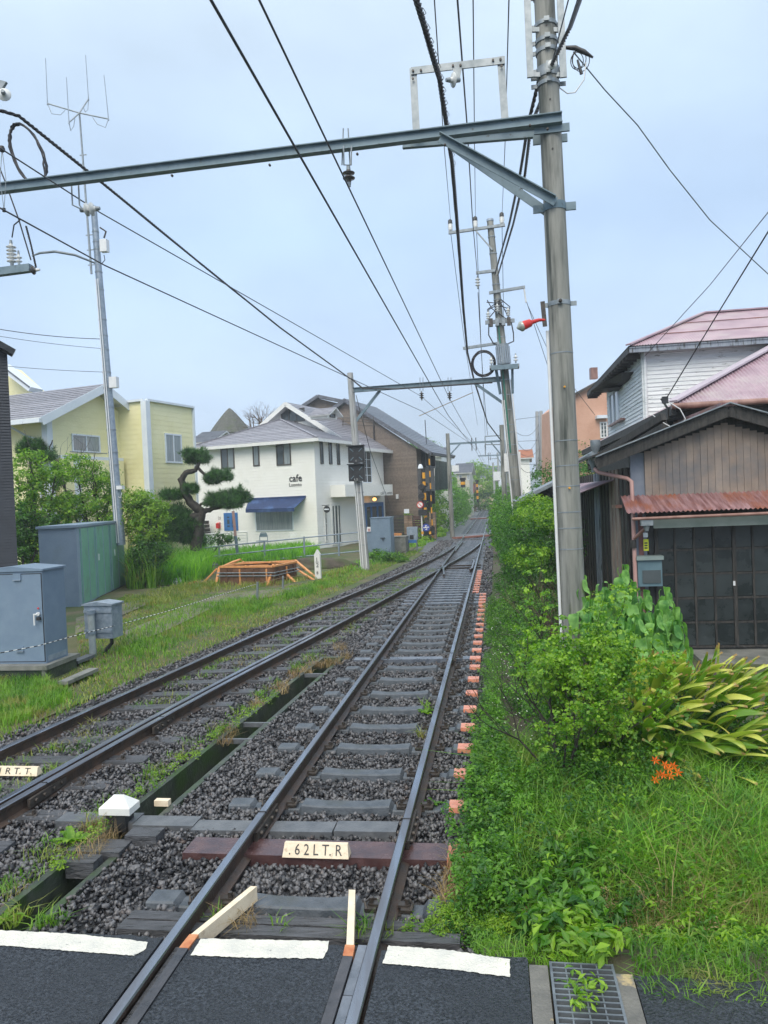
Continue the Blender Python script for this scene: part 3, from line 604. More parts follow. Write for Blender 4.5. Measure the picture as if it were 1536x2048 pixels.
def window(root, O, U, Nn, u0, u1, z0, z1, fm, gm=None, nx=2, nz=1, w=.05, prj=.05, xs=None):
    gm = gm or M_glass; O = np.array(O, float); P = lambda u, z, n: O+U*u+UP*z+Nn*n; mb = MB()
    def bar_(a, b, c, d): mb.fr(P(a, c, -.02), U, Nn, UP, b-a, prj+.02, d-c)
    bar_(u0, u1, z1-w, z1); bar_(u0, u1, z0, z0+w); bar_(u0, u0+w, z0+w, z1-w); bar_(u1-w, u1, z0+w, z1-w)
    for i in range(1, nx):
        c = u0+(u1-u0)*i/nx; bar_(c-w*.4, c+w*.4, z0+w, z1-w)
    for j in range(1, nz):
        c = z0+(z1-z0)*j/nz
        mb.fr(P(u0+w, c-w*.2, -.02), U, Nn, UP, u1-u0-2*w, prj+.01, w*.4)
    fo = mb.build('window', fm, root)
    for i in range(nx):
        for j in range(nz):
            a = u0+w+(u1-u0-2*w)*i/nx; b = u0+w+(u1-u0-2*w)*(i+1)/nx; c = z0+w+(z1-z0-2*w)*j/nz; d = z0+w+(z1-z0-2*w)*(j+1)/nz
            MB().fr(P(a, c, .012), U, Nn, UP, b-a, .012, d-c).build('pane', gm[(i+j) % len(gm)] if isinstance(gm, list) else gm, fo)
    return fo
def pxwin(root, O, U, Nn, x0, y0, x1, y1, fm, gm=None, **k):
    a = PL(x0, y0, O, U)-np.array(O); b = PL(x1, y1, O, U)-np.array(O); ua, ub = float(a@U), float(b@U); za, zb = float(a[2]+O[2]), float(b[2]+O[2])
    O2 = np.array([O[0], O[1], 0.])
    return window(root, O2, U, Nn, min(ua, ub), max(ua, ub), min(za, zb), max(za, zb), fm, gm, **k)
def upx(x, y, O, U): q = PL(x, y, O, U); return float((q-np.array(O))@U), float(q[2])
def roofplane(root, pts, m_, pitch=.3, tilt=.02, name='roof', und=M_white, th=.10):
    # pts: 3D coplanar polygon, first edge = eave
    P = [np.array(p, float) for p in pts]; U = P[1]-P[0]; U /= np.linalg.norm(U); Nn = np.cross(U, P[-1]-P[0]); Nn /= np.linalg.norm(Nn)
    if Nn[2] < 0: Nn = -Nn
    V = np.cross(Nn, U)
    if V[2] < 0: V = -V
    poly = [(float((p-P[0])@U), float((p-P[0])@V)) for p in P]
    r_ = MB().prism([p-Nn*.004 for p in P], -Nn*th).build(name, und, root)
    o = courses(P[0], U, V, Nn, poly, pitch, tilt).build('roof_tiles', m_, r_); o['kind'] = 'stuff'; return r_
def corr(P0, Ue, Ve, Nn, n, m_, name, root, amp=.012, poly=None, seg=6, lab=None, und=None):
    # corrugated sheet on plane: ridges run along Ve; poly function gives v-range at fraction t
    mb = MB(); V = []; k = n*seg
    Lu = np.array(Ue, float); Lv = np.array(Ve, float)
    for i in range(k+1):
        t = i/k; a, b = poly(t) if poly else (0, 1); h = amp*math.cos(2*math.pi*i/seg)
        V += [np.array(P0)+Lu*t+Lv*a+Nn*h, np.array(P0)+Lu*t+Lv*b+Nn*h]
    mb.add(V, [(2*i, 2*i+2, 2*i+3, 2*i+1) for i in range(k)], 0, True)
    return mb.build(name, m_, root, label=lab)
M_cafe = mat('cafe_siding', (.82,.82,.78), (.86,.86,.83), scale=2, rough=.5, c3=(.68,.71,.68), c3scale=1.4, c3lo=.6, c3hi=.8)
M_yel = mat('yellow_siding', (.83,.79,.46), (.86,.82,.52), scale=1.3, rough=.5, c3=(.78,.74,.43), c3scale=.8)
M_trim = mat('pale_trim', (.66,.72,.80), (.72,.78,.84), scale=3, rough=.4)
M_tile = mat('slate_roof', (.15,.15,.18), (.31,.31,.355), scale=7, rough=.3, rough2=.5, stretch=(1,1,3), bump=.2, island=.5)
M_tiled = mat('slate_roof_dark', (.07,.08,.10), (.15,.16,.19), scale=6, rough=.35, island=.5)
M_brownw = mat('brown_tile', (.125,.100,.082), (.19,.152,.125), scale=9, rough=.55, island=.7, bump=.1)
M_frame = mat('bronze_frame', (.05,.045,.04), (.09,.08,.07), scale=6, rough=.4)
M_blue = mat('awning_blue', (.015,.035,.11), (.02,.05,.15), scale=3, rough=.6, c3=(.06,.12,.28), c3scale=1.4)
M_bluedoor = mat('blue_door', (.03,.13,.36), (.04,.17,.42), scale=3, rough=.4)
M_dark = mat('dark_metal_siding', (.022,.026,.036), (.036,.042,.056), scale=3, rough=.5)
M_peach = mat('peach_wall', (.56,.32,.23), (.64,.39,.29), scale=1.5, rough=.8, bump=.2)
M_dkwood = mat('dark_old_wood', (.016,.016,.016), (.055,.05,.045), scale=5, rough=.6, bump=.6, stretch=(6,6,1), bscale=14)
M_brbd = mat('beige_board', (.22,.17,.14), (.33,.265,.22), scale=1.6, rough=.6, c3=(.10,.115,.14), c3scale=.9, c3lo=.5, c3hi=.7, objrand=.4)
M_wbd = mat('peeling_white_board', (.60,.65,.67), (.76,.80,.82), scale=5, rough=.6, bump=.4, stretch=(.5,.5,5), c3=(.19,.21,.20), c3scale=5, c3lo=.62, c3hi=.68, c3stretch=(.6,.6,3), objrand=.5)
M_blbd = mat('peeling_blue_board', (.20,.24,.30), (.30,.34,.40), scale=6, rough=.6, bump=.5, stretch=(4,4,.8), c3=(.06,.06,.06), c3scale=5, c3lo=.55, c3hi=.62, c3stretch=(4,4,.6))
M_purp = mat('purple_roof_metal', (.30,.20,.25), (.42,.31,.36), scale=2.5, rough=.35, rough2=.5, c3=(.42,.36,.37), c3scale=2, c3lo=.5, c3hi=.72)
M_rroof = mat('rusty_awning', (.15,.065,.065), (.36,.22,.23), scale=3, rough=.35, stretch=(6,.6,1), c3=(.27,.09,.045), c3scale=2.2, c3lo=.5, c3hi=.68)
M_pipe = mat('copper_pipe', (.20,.10,.08), (.33,.19,.16), scale=6, rough=.4, stretch=(1,1,.3))
M_pinkp = mat('pink_downpipe', (.42,.24,.22), (.50,.31,.28), scale=3, rough=.45)
M_pane = mat('dusty_pane', (.010,.016,.018), (.030,.040,.043), scale=3, rough=.22, rough2=.4, objrand=.9, c3=(.06,.075,.078), c3scale=6, c3lo=.66, c3hi=.8)
M_meter = mat('meter_box_blue', (.09,.16,.20), (.12,.20,.24), scale=6, rough=.4)
M_yl = mat('yellow_tag', (.62,.66,.04), (.55,.6,.04), scale=6, rough=.5)
M_shed = mat('shed_grey', (.23,.31,.42), (.27,.35,.46), scale=3, rough=.45, c3=(.24,.31,.38), c3scale=1.3)
M_shg = mat('shed_green', (.17,.40,.30), (.20,.45,.34), scale=3, rough=.35, c3=(.16,.30,.24), c3scale=2)
M_form = mat('formwork_panel', (.09,.045,.028), (.17,.085,.05), scale=5, rough=.55, bump=.2)
M_lumb = mat('orange_lumber', (.58,.24,.08), (.70,.34,.14), scale=8, rough=.6)
M_hiyel = mat('warning_yellow', (.75,.36,.02), (.68,.32,.02), scale=8, rough=.45)
M_hut = mat('thatched_slate', (.06,.065,.06), (.15,.155,.14), scale=9, rough=.8, bump=.5, c3=(.08,.12,.04), c3scale=3)
M_stand = M_galv
# ------------------------------------------------------------------ right: concrete pole and main gantry
def bandc(root, p, d, r, h=.05, m_=M_galv, ears=True, nm='band'):
    mb = MB().tube([np.array(p)-d*h/2, np.array(p)+d*h/2], r, 16, cap=True)
    if ears:
        for e_ in (-1, 1): mb.box(np.array(p)+TN*e_*(r+.03), (.07,.02,h), TN); mb.box(np.array(p)-TD*(r+.02), (.06,.02,h*1.1), TN) if e_ < 0 else None
    return mb.build(nm, m_, root)
def pole(name, label, cat, base, top, r0, r1, m_, group=None, n=18):
    base = np.array(base); top = np.array(top); o = thing(name, label, cat, base, group)
    MB().tube([base+(top-base)*t for t in np.linspace(0, 1, 6)], [r0+(r1-r0)*t for t in np.linspace(0, 1, 6)], n, smooth=True).build('shaft', m_, o); return o
SP = 9.05
pb = DS(1158, 1425, SP); pt = DS(1076, -260, SP); pax = (pt-pb)/np.linalg.norm(pt-pb)
BP = pole('concrete_pole', 'tall weathered concrete catenary pole on the right, carrying the near gantry beam', 'utility pole', pb, pt, .145, .112, M_pole)
def onp(y):      # point on pole axis at image row y
    a, b = 1425., -260.; return pb+(pt-pb)*((a-y)/(a-b))
def rp(y): t = (1425-y)/1685.; return .145+(.112-.145)*t
for y, h in ((1092,.012),(1050,.012),(1018,.012),(966,.012),(925,.012),(875,.01),(700,.012)):
    bandc(BP, onp(y), pax, rp(y)+.004, h, M_galv, False, 'wire_band')
bandc(BP, onp(601), pax, rp(600)+.006, .05, M_galv, True)
MB().lathe(onp(601)-TD*(rp(600)), [(0,.022),(.05,.022),(.055,.012),(.09,.012)], -TD, 8).build('bolt', M_clip, BP)
for y in (770, 970): MB().lathe(onp(y)-TD*rp(y), [(0,.011),(.05,.011)], -TD, 8).build('bolt', M_hiyel, BP)
for y in (58, 138, 203, 300): MB().lathe(onp(y)-TD*(rp(y)-.008), [(0,.012),(.012,.012)], -TD, 8).build('hole', M_black, BP)
# conduit
cd = [onp(y)+TN*(-rp(y)-.022)-TD*.02 for y in (653, 900, 1150, 1420)]
MB().tube(cd, .019, 8).build('conduit', M_wplas, BP)
# gantry beam
gz = thing('gantry_beam', 'near steel gantry beam spanning both tracks with diagonal brace to the concrete pole', 'gantry', DS(700, 310, SP-.15))
b0 = DS(-160, 397, SP-.17); b1 = DS(1124, 236, SP-.17)
def hbeam(root, a, b, h=.15, w=.14, m_=M_beam, nm='beam'):
    mb = MB(); d = b-a; mb.beam(a, b, .010, h); mb.beam(a+UP*(h/2), b+UP*(h/2), w, .012); mb.beam(a-UP*h/2, b-UP*h/2, w, .012); return mb.build(nm, m_, root)
hbeam(gz, b0, b1, .105, .10)
hbeam(gz, DS(805, 288, SP+.16), DS(1120, 262, SP+.16), h=.10, w=.06, nm='rear_beam')
br0 = DS(880, 276, SP-.25); br1 = onp(408)-TD*.18
mb = MB().beam(br0, br1, .012, .10); mb.beam(br0-TD*.03+UP*.045, br1-TD*.03+UP*.045, .08, .012); mb.build('brace', M_beam, gz)
mb = MB().beam(DS(905, 292, SP+.1), onp(412)-TN*.05+TD*.12, .012, .10); mb.build('brace', M_beam, gz)
mb = MB(); mb.tube([onp(408)-pax*.045, onp(408)+pax*.045], rp(400)+.008, 18); mb.box(onp(408)+TN*(rp(400)+.06), (.12,.03,.09), TN); mb.box(onp(408)-TN*(rp(400)+.06), (.12,.03,.09), TN); mb.build('pole_clamp', M_beam, gz)
mb = MB(); mb.box(onp(262)-TD*.13, (.40,.03,.09), TN); mb.box(onp(262)+TD*.13, (.40,.03,.09), TN); mb.build('pole_clamp', M_beam, gz)
for x, y in ((345,352),(540,331),(890,291),(1095,259),(1060,252),(715,309)): MB().lathe(DS(x, y, SP-.25), [(0,.016),(.02,.016),(.021,.009),(.035,.009)], -TD, 6).build('bolt', M_clip, gz)
# portal frame over the beam
pf = thing('cable_support_frame', 'galvanised portal frame bolted on top of the near gantry beam', 'bracket', DS(830, 268, SP))
def ang(root, p, q, w, m_=M_galv, nm='angle_bar', up=(0,0,1)):
    q = np.array(q, float); p = np.array(p, float); return MB().beam(p, q, w, .010, up).beam(p+TD*w*.45, q+TD*w*.45, .010, w, up).build(nm, m_, root)
ang(pf, DS(833,270,SP), DS(826,136,SP), .085, up=tuple(-TD)); ang(pf, DS(1010,238,SP), DS(1001,113,SP), .085, up=tuple(-TD)); ang(pf, DS(822,142,SP-.02), DS(1010,120,SP-.02), .085, up=tuple(-TD))
for x, y in ((826,142),(826,158),(842,141),(906,132),(921,131),(986,121),(1001,119),(1003,133)): MB().lathe(DS(x, y, SP-.03), [(0,.014),(.018,.014)], -TD, 6).build('bolt', M_clip, pf)
MB().prism([DS(905,136,SP-.03),DS(924,134,SP-.03),DS(919,160,SP-.03),DS(911,160,SP-.03)], TD*.01).build('gusset', M_galv, pf)
def disc(name, label, p, ax, r, m_=M_ins, root=None, n=3, cap=M_galv, pitch=.05, rr=None, cat='insulator', group=None):
    o = root or thing(name, label, cat, p, group); p = np.array(p, float); ax = np.array(ax, float); ax /= np.linalg.norm(ax); pr_ = [(0, r*.35)]
    for i in range(n): h = .02+i*pitch; pr_ += [(h, r*.4), (h+pitch*.25, r), (h+pitch*.4, r*.95), (h+pitch*.55, r*.4)]
    MB().lathe(p, pr_+[(n*pitch+.03, r*.35)], ax, 14).build('shed' if root is None else 'insulator', m_, o)
    MB().lathe(p-ax*.05, [(0, r*.3), (.05, r*.36)], ax, 10).lathe(p+ax*(n*pitch+.03), [(0, r*.36), (.05, r*.25)], ax, 10).build('fitting', cap, o); return o
disc('disc_insulator', 'grey disc insulator hanging from the portal frame, holding the thick spiral cable', DS(912,160,SP-.03), TN*-1-UP*.15-TD*.5, .085, M_ins, n=1)
# insulator under beam with U bolts at (697,355)
def uhang(root, x, y0, y1, s, w=.1):
    a = DS(x-8, y0, s); b = DS(x+8, y0, s); MB().tube([a, DS(x-7, y1, s), DS(x+7, y1, s), b], .010, 6).build('u_bolt', M_galv, root)
hg = thing('beam_insulator', 'brown stacked insulator under the middle of the near gantry beam', 'insulator', DS(697, 345, SP-.17))
for e_ in (-9, 7): MB().tube([DS(690+e_*.6+2, 257, SP-.1), DS(693+e_, 330, SP-.1)], .009, 6).build('rod', M_galv, hg)
uhang(hg, 695, 292, 330, SP-.3); disc('', '', DS(697, 340, SP-.17), -UP, .075, M_insb, hg, 2, pitch=.06)
hg = thing('beam_insulator', 'white disc insulator below the beam near the antenna pole', 'insulator', DS(185, 424, SP+.1))
for x in (143, 157): MB().tube([DS(x, 368, SP), DS(x+2, 410, SP), DS(166, 420, SP)], .010, 6).build('hanger', M_galv, hg)
disc('', '', DS(168, 420, SP+.05), TN, .085, M_ins, hg, 2, pitch=.07)
# pole-top fittings
ft = thing('cable_bracket', 'pair of vertical channel bars clamped to the top of the concrete pole', 'bracket', onp(80))
for x0, x1 in ((1052,1061),(1118,1127)): MB().beam(DS(x0, -60, SP-.12), DS(x1, 155, SP-.12), .075, .03, tuple(-TD)).build('channel_bar', M_galv, ft)
for y in (-10, 48, 80, 100, 142, 165): bandc(ft, onp(y), pax, rp(y)+.012, .045 if y != 142 else .12, M_galv, True)
for y in (60, 150): MB().beam(DS(1055, y, SP-.07), DS(1124, y, SP-.07), .03, .05).build('cross_piece', M_galv, ft)
disc('spool_insulator', 'cream ring insulator on the front of the concrete pole, where the black cable ends', DS(1104,132,SP-.22), -TD, .055, M_ins, n=1)
# red outreach lamp
lp = thing('warning_lamp', 'red lamp with clear glass lens on an arm of the concrete pole', 'lamp', DS(1060, 645, SP-.12))
a_ = DS(1090, 640, SP-.12); c_ = DS(1062, 645, SP-.16)
MB().beam(DS(1085,603,SP-.12), DS(1090,653,SP-.12), .02, .05).build('mount_plate', M_clip, lp)
MB().tube([a_, DS(1078,640,SP-.14), c_], [.013,.02,.026], 10).build('arm', M_red, lp)
dirl = DS(1040,654,SP-.2)-c_; dirl /= np.linalg.norm(dirl)
MB().lathe(c_-dirl*.02, [(0,.02),(.03,.045),(.10,.052),(.13,.05)], dirl, 16).build('housing', M_red, lp)
MB().lathe(c_+dirl*.112, [(0,.058),(.02,.060),(.035,.045),(.05,.03),(.07,.012)], dirl, 16).build('lens', M_lens, lp)
# ------------------------------------------------------------------ second gantry + signals
SG = 27.3
sb = G(731, 1141, -.2); s0_ = st(sb)[0]; sp_t = DS(700, 746, s0_)
SPOLE = pole('signal_pole', 'pale concrete pole left of the tracks with two square signals', 'utility pole', sb, sp_t, .165, .11, M_pole2)
def onS(y): t = (1141-y)/395.; return sb+(sp_t-sb)*t
for dx in (-7, -3, 5): MB().tube([onS(y)+TN*dx*.018-TD*.15 for y in (1136, 1040, 955)], .022, 6).build('conduit', M_wplas, SPOLE)
for y in (1090, 1050, 1010, 985): MB().tube([onS(y), onS(y)+UP*.025], .168, 14).build('wire_band', M_galv, SPOLE)
for (x, y), sx, lb in (((713, 909), '1', 'upper square black signal box with pale diagonal bars'), ((714, 946), 'L 2', 'lower square black signal box marked L 2')):
    sg_ = thing('track_signal', lb+' on the pale pole', 'signal', DS(x, y, s0_-.3), 'square signals'); c = DS(x, y, s0_-.3); h = .30; c = c+TN*0
    MB().box(c, (2*h, .16, 2*h), TN).build('case', M_black, sg_)
    for a, b in ((1,1),(1,-1),(-1,1),(-1,-1)):
        MB().beam(c-TD*.095+TN*a*h*.34+UP*b*h*.34, c-TD*.095+TN*a*h*.72+UP*b*h*.72, .026, .02, tuple(-TD)).build('light_bar', M_beam, sg_)
    MB().box(c-TD*.09+UP*(h+.02), (2*h+.06, .25, .03), TN).build('hood', M_black, sg_)
    text(sx, c-TD*.085+TN*(-.09 if len(sx) > 1 else -.02)-UP*h*.9, TN, UP, .07, M_white, sg_)
g2 = thing('gantry_beam', 'second gantry beam, from the signal pole to the transformer pole', 'gantry', DS(850, 770, SG))
e0, e1 = DS(697, 781, s0_), DS(1016, 757, SG-.6); hbeam(g2, e0, e1, .16, .14)
MB().beam(DS(760, 781, s0_), DS(709, 846, s0_), .08, .10).build('brace', M_beam, g2); MB().beam(DS(946, 764, SG-.5), DS(1006, 806, SG-.6), .08, .10).build('brace', M_beam, g2)
for x in (843, 899):
    hb = thing('beam_insulator', 'insulator under the second gantry, '+('left one of the pair' if x == 843 else 'right one of the pair'), 'insulator', DS(x, 775, SG-.3), 'second gantry insulators')
    for e_ in (-3, 3): MB().tube([DS(x+e_, 755, SG-.3), DS(x+e_, 782, SG-.3)], .012, 5).build('rod', M_galv, hb)
    disc('', '', DS(x, 785, SG-.3), -UP, .09, M_insb, hb, 3, pitch=.07)
# transformer pole (leaning)
tb = DS(1041, 1078, SG-.9); tt = DS(980, 441, SG-.9)
TP = pole('transformer_pole', 'leaning concrete pole behind the hedge with transformer and crossarms', 'utility pole', tb, tt, .19, .11, M_pole)
def onT(y): t = (1078-y)/(1078-441.); return tb+(tt-tb)*t
for y in (475, 508, 570, 600, 640, 675, 760, 790, 820, 850, 865, 890, 910, 935, 960): MB().tube([onT(y), onT(y)+UP*.03], .19-.06*(1078-y)/637, 12).build('wire_band', M_galv, TP)
MB().lathe(onT(443), [(0,.125),(.08,.125),(.09,.06)], UP, 12).build('pole_cap', M_cab2, TP)
for dx, m_ in ((-.17, M_wplas), (-.10, M_wplas), (.19, M_wplas)): MB().tube([onT(y)+TN*dx-TD*.10 for y in (1075, 950, 800 if dx < 0 else 760)], .028, 6).build('conduit', m_, TP)
MB().tube([onT(y)-TN*.06-TD*.17 for y in (905, 820, 640)], .03, 6).build('green_conduit', mat('green_pipe', (.03,.16,.12), (.04,.2,.15)), TP)
S2 = SG-.9
def arm(name, lab, x0, y0, x1, y1, s=S2, h=.09):
    o = thing(name, lab, 'crossarm', DS((x0+x1)/2, (y0+y1)/2, s)); MB().beam(DS(x0, y0, s-.14), DS(x1, y1, s-.14), .09, h).build('arm', M_galv, o); return o
A1 = arm('crossarm', 'top crossarm of the transformer pole with three upright insulators', 897, 466, 1010, 450)
MB().beam(DS(952, 462, S2-.16), DS(985, 500, S2-.16), .04, .05).build('strut', M_galv, A1)
for x, y in ((901, 462), (951, 456), (1004, 448)):
    pi_ = thing('pin_insulator', 'upright white insulator with black cap on the top crossarm, '+{901:'left end', 951:'middle', 1004:'right end'}[x], 'insulator', DS(x, y, S2-.14), 'pin insulators on the top crossarm')
    c = DS(x, y, S2-.14); MB().lathe(c, [(0,.05),(.06,.09),(.08,.06),(.14,.10),(.16,.06),(.22,.09),(.24,.06)], UP, 12).build('porcelain', M_ins, pi_); MB().lathe(c+UP*.24, [(0,.08),(.12,.075),(.16,.03)], UP, 12).build('cap', M_black, pi_)
A2 = arm('crossarm', 'short bracket arm pointing left below the top crossarm', 952, 546, 992, 541); disc('', '', DS(955, 556, S2-.14), -UP, .09, M_ins, A2, 3, pitch=.10)
A3 = arm('crossarm', 'crossarm reaching right, above the pole fuses', 978, 586, 1050, 574); A4 = arm('crossarm', 'long bracket arm pointing left above the cable coil', 926, 697, 1000, 686)
MB().tube([DS(1048,576,S2-.14), DS(1050,590,S2-.14), DS(1052,605,S2-.14)], .03, 6).build('clamp', M_ins, A3)
tf = thing('pole_transformer', 'grey ribbed transformer tank on the leaning pole', 'transformer', onT(740)); c = onT(708)-TD*.35
MB().tube([onT(732)-TD*.32, onT(692)-TD*.32], .22, 18).build('tank', M_galv, tf)
for k in range(9): a = -1.3+2.6*k/8; MB().beam(onT(730)-TD*.32+TN*math.sin(a)*.235-TD*math.cos(a)*.235, onT(697)-TD*.32+TN*math.sin(a)*.235-TD*math.cos(a)*.235, .02, .03).build('fin', M_cab2, tf)
MB().box(onT(737)-TD*.35, (1.0, .5, .10), TN).build('platform', M_galv, tf); MB().beam(onT(739)-TN*.45-TD*.6, onT(739)+TN*.45-TD*.6, .06, .16).build('platform_edge', M_beam, tf)
for dx in (-.36, .34): MB().beam(onT(735)+TN*dx*.8-TD*.25, onT(788)+TN*dx*.6-TD*.1, .08, .06).build('hanger_bar', M_beam, tf)
for dx, y in ((-.42, 730), (.40, 728)): disc('', '', onT(y)+TN*dx-TD*.4, UP, .08, M_ins, tf, 2, pitch=.1)
sw = thing('pole_switch', 'bundle of fuse switches with white porcelain tops above the transformer', 'switchgear', onT(640))
for dx, dy in ((-.38, 0), (.30, -4), (-.05, -14)): disc('', '', onT(640+dy)+TN*dx-TD*.2, UP, .085, M_ins, sw, 3, pitch=.08)
MB().box(onT(645)-TD*.2, (1.0, .1, .12), TN).build('frame', M_galv, sw); 
for dx in (-.3, -.1, .12, .3): MB().box(onT(647)+TN*dx-TD*.26, (.12, .16, .26), TN).build('switch_box', M_clip if dx in (-.3,.3) else M_galv, sw)
for k in range(9): 
    a = onT(605+random.uniform(-6, 6))+TN*random.uniform(-.4, .3)-TD*.2; b = onT(640+random.uniform(-5, 5))+TN*random.choice((-.38, .3))-TD*.2
    MB().tube([a, (a+b)/2+TN*random.uniform(-.25, .25)+UP*random.uniform(-.1, .2), b], .018, 5).build('jumper', M_cable, sw)
for e_ in (-1, 1): MB().tube([onT(648)+TN*.38*e_-TD*.2, onT(670)+TN*(.42*e_)-TD*.2, onT(686)+TN*(.40 if e_ > 0 else -.30)-TD*.2, onT(692)+TN*.15*e_-TD*.3], .022, 6).build('jumper', M_cable, sw)
cl = thing('cable_coil', 'coil of black cable hanging left of the transformer', 'cable coil', DS(966, 727, S2-.2)); c = DS(967, 727, S2-.2)
for k in range(5):
    r_ = .36+random.uniform(-.03, .05); MB().tube([c+TN*math.cos(t)*r_*1.02+UP*math.sin(t)*r_*1.12+TD*random.uniform(-.03, .03) for t in np.linspace(0, 2*math.pi, 26)], .019, 5, cap=False).build('loop', M_cable, cl)
# ------------------------------------------------------------------ farther gantries and poles
def fargan(xl, yt, s, yb, xr, yr, lab, yl=None, pl=True, ylow=None):
    if pl:
        b = DS(xl+10, ylow or 1040, s); t = DS(xl, yt, s); o = pole('catenary_pole', lab+', left upright', 'utility pole', b, t, .15, .12, M_pole, 'distant catenary poles', 10)
    g = thing('gantry_beam', lab, 'gantry', DS((xl+xr)/2, yb, s)); a, b = DS(xl+1, yb, s), DS(xr, yr, s); MB().beam(a, b, .10, .12).build('beam', M_beam, g)
    if pl: MB().beam(a+(b-a)*.24, DS(xl+3, yb+24, s), .08, .08).build('brace', M_beam, g)
    MB().beam(a+(b-a)*.80, DS(xr, yr+28*46/s, s), .08, .08).build('brace', M_beam, g)
    for f_ in (.45,.53): MB().tube([a+(b-a)*f_+UP*.3, a+(b-a)*f_-UP*.5], .03, 5).build('insulator', M_insb, g)
    return g
fargan(895, 867, 47, 888, 1002, 882, 'third gantry beam, on a post rising from the hedge', ylow=1075)
gw = thing('equipment_box', 'white box fixed to the third gantry post', 'box', DS(913, 936, 46.5)); c = DS(911, 937, 46.4); MB().box(c, (.42,.3,.38), TN).build('case', M_wplas, gw); MB().beam(c-TN*.3, c+TN*.1, .04, .05).build('bracket', M_galv, gw)
fargan(955, 911, 78, 912, 1002, 910, 'fourth gantry beam, farther along the track', pl=False)
fargan(963, 936, 118, 938, 998, 935, 'farthest gantry beam, small in the distance', pl=False)
MB_ = [(1003, 850, 46, 1030, .17, 'dark slender pole just behind the transformer pole'), (1013, 880, 60, 1025, .15, 'dark pole carrying white boxes, behind the transformer pole')]
for x, yt, s, yb, r_, lab in MB_:
    pole('distant_pole', lab, 'utility pole', DS(x+8, yb, s), DS(x, yt, s), r_, r_*.8, M_pole, None, 10)
pole('distant_pole', 'grey pole beside the bend of the track, far ahead', 'utility pole', DS(991, 1010, 105), DS(986, 925, 105), .17, .14, M_pole2, None, 8)
pole('distant_pole', 'grey pole right of the bend, next to the far white wall', 'utility pole', DS(1000, 1003, 112), DS(995, 905, 112), .17, .14, M_pole2, None, 8)
for x, yt, yb, s, lab in ((1074, 823, 925, 55, 'left of two thin poles behind the trees on the right'), (1082, 822, 922, 55, 'right of two thin poles behind the trees on the right')): pole('distant_pole', lab, 'utility pole', DS(x+2, yb+30, s), DS(x, yt, s), .16, .12, M_pole2, None, 8)
for k, (x0, y0, x1, y1, s) in enumerate(((970,873,1000,871,46),(970,889,1000,889,46),(977,918,996,917,80),(1025,855,1038,853,46))):
    if k < 3: o = thing('cable_rack', ['upper thin bracket behind the third gantry', 'lower thin bracket behind the third gantry', 'small square bracket by the fourth gantry'][k], 'bracket', DS(x0, y0, s)); MB().beam(DS(x0,y0,s), DS(x1,y1,s), .06, .06).beam(DS(x0,y0,s), DS(x0+1,y0+24*46/s,s), .06, .06, tuple(-TD)).build('bar', M_galv, o)
bx = [(1018, 925, 40, .5, .95, 'white tall box left of the leaning pole, above the hedge'), (1037, 922, 40, .22, .95, 'white narrow box right of the leaning pole'), (994, 952, 95, .9, 1.1, 'white round-cornered box on a far pole')]
for x, y, s, w, h, lab in bx: o = thing('equipment_box', lab, 'box', DS(x, y, s)); MB().box(DS(x, y, s), (w,.4,h), TN).build('case', M_wplas, o); MB().box(DS(x, y, s)-UP*(h/2+.05), (w*.7,.3,.1), TN).build('bracket', M_galv, o)
# ------------------------------------------------------------------ left: antenna pole
AS = 23.6
ab = DS(241, 1090, AS); at_ = DS(187, 413, AS)
AP = pole('antenna_pole', 'galvanised steel pole behind the storage shed carrying the radio antenna mast', 'utility pole', ab, at_, .17, .10, M_cab2)
def onA(y): t = (1090-y)/(1090-413.); return ab+(at_-ab)*t
for y in (465, 485, 500, 545, 580, 640, 672, 700, 745, 776, 815, 860, 905, 930, 975): MB().tube([onA(y), onA(y)+UP*.03], .19-.08*(1090-y)/677, 12).build('wire_band', M_galv, AP)
for dx in (-.03, .04): MB().tube([onA(y)+TN*dx-TD*(.18) for y in (1085, 800, 560)], .02, 5).build('cable_run', M_wplas, AP)
for x, y, w, h, m_ in ((209, 492, .24, .40, M_wplas), (228, 765, .26, .36, M_wplas), (241, 975, .2, .12, M_wplas)):
    MB().box(DS(x, y, AS-.1), (w, .2, h), TN).build('junction_box', m_, AP)
MB().tube([DS(208,510,AS), DS(210,520,AS), DS(203,528,AS)], .015, 5).build('pigtail', M_cable, AP); MB().tube([DS(200,455,AS), DS(212,463,AS), DS(208,476,AS)], .03, 6).build('pigtail', M_cable, AP); MB().tube([DS(244,985,AS-.1), DS(241,996,AS-.1), DS(230,990,AS-.1), DS(226,975,AS-.1)], .015, 5).build('pigtail', M_wplas, AP)
an = thing('radio_antenna', 'four element radio antenna on a thin mast above the pole', 'antenna', DS(183, 545, AS-.3))
m0 = DS(183, 548, AS-.3); m1 = DS(159, 228, AS-.3); MB().tube([m0, m1], [.04, .03], 8).build('mast', M_galv, an)
for y in (530, 500, 470, 345, 310): q_ = m0+(m1-m0)*((548-y)/320.); MB().beam(q_-TN*.1, q_+TN*.14, .02, .03).build('clamp', M_galv, an)
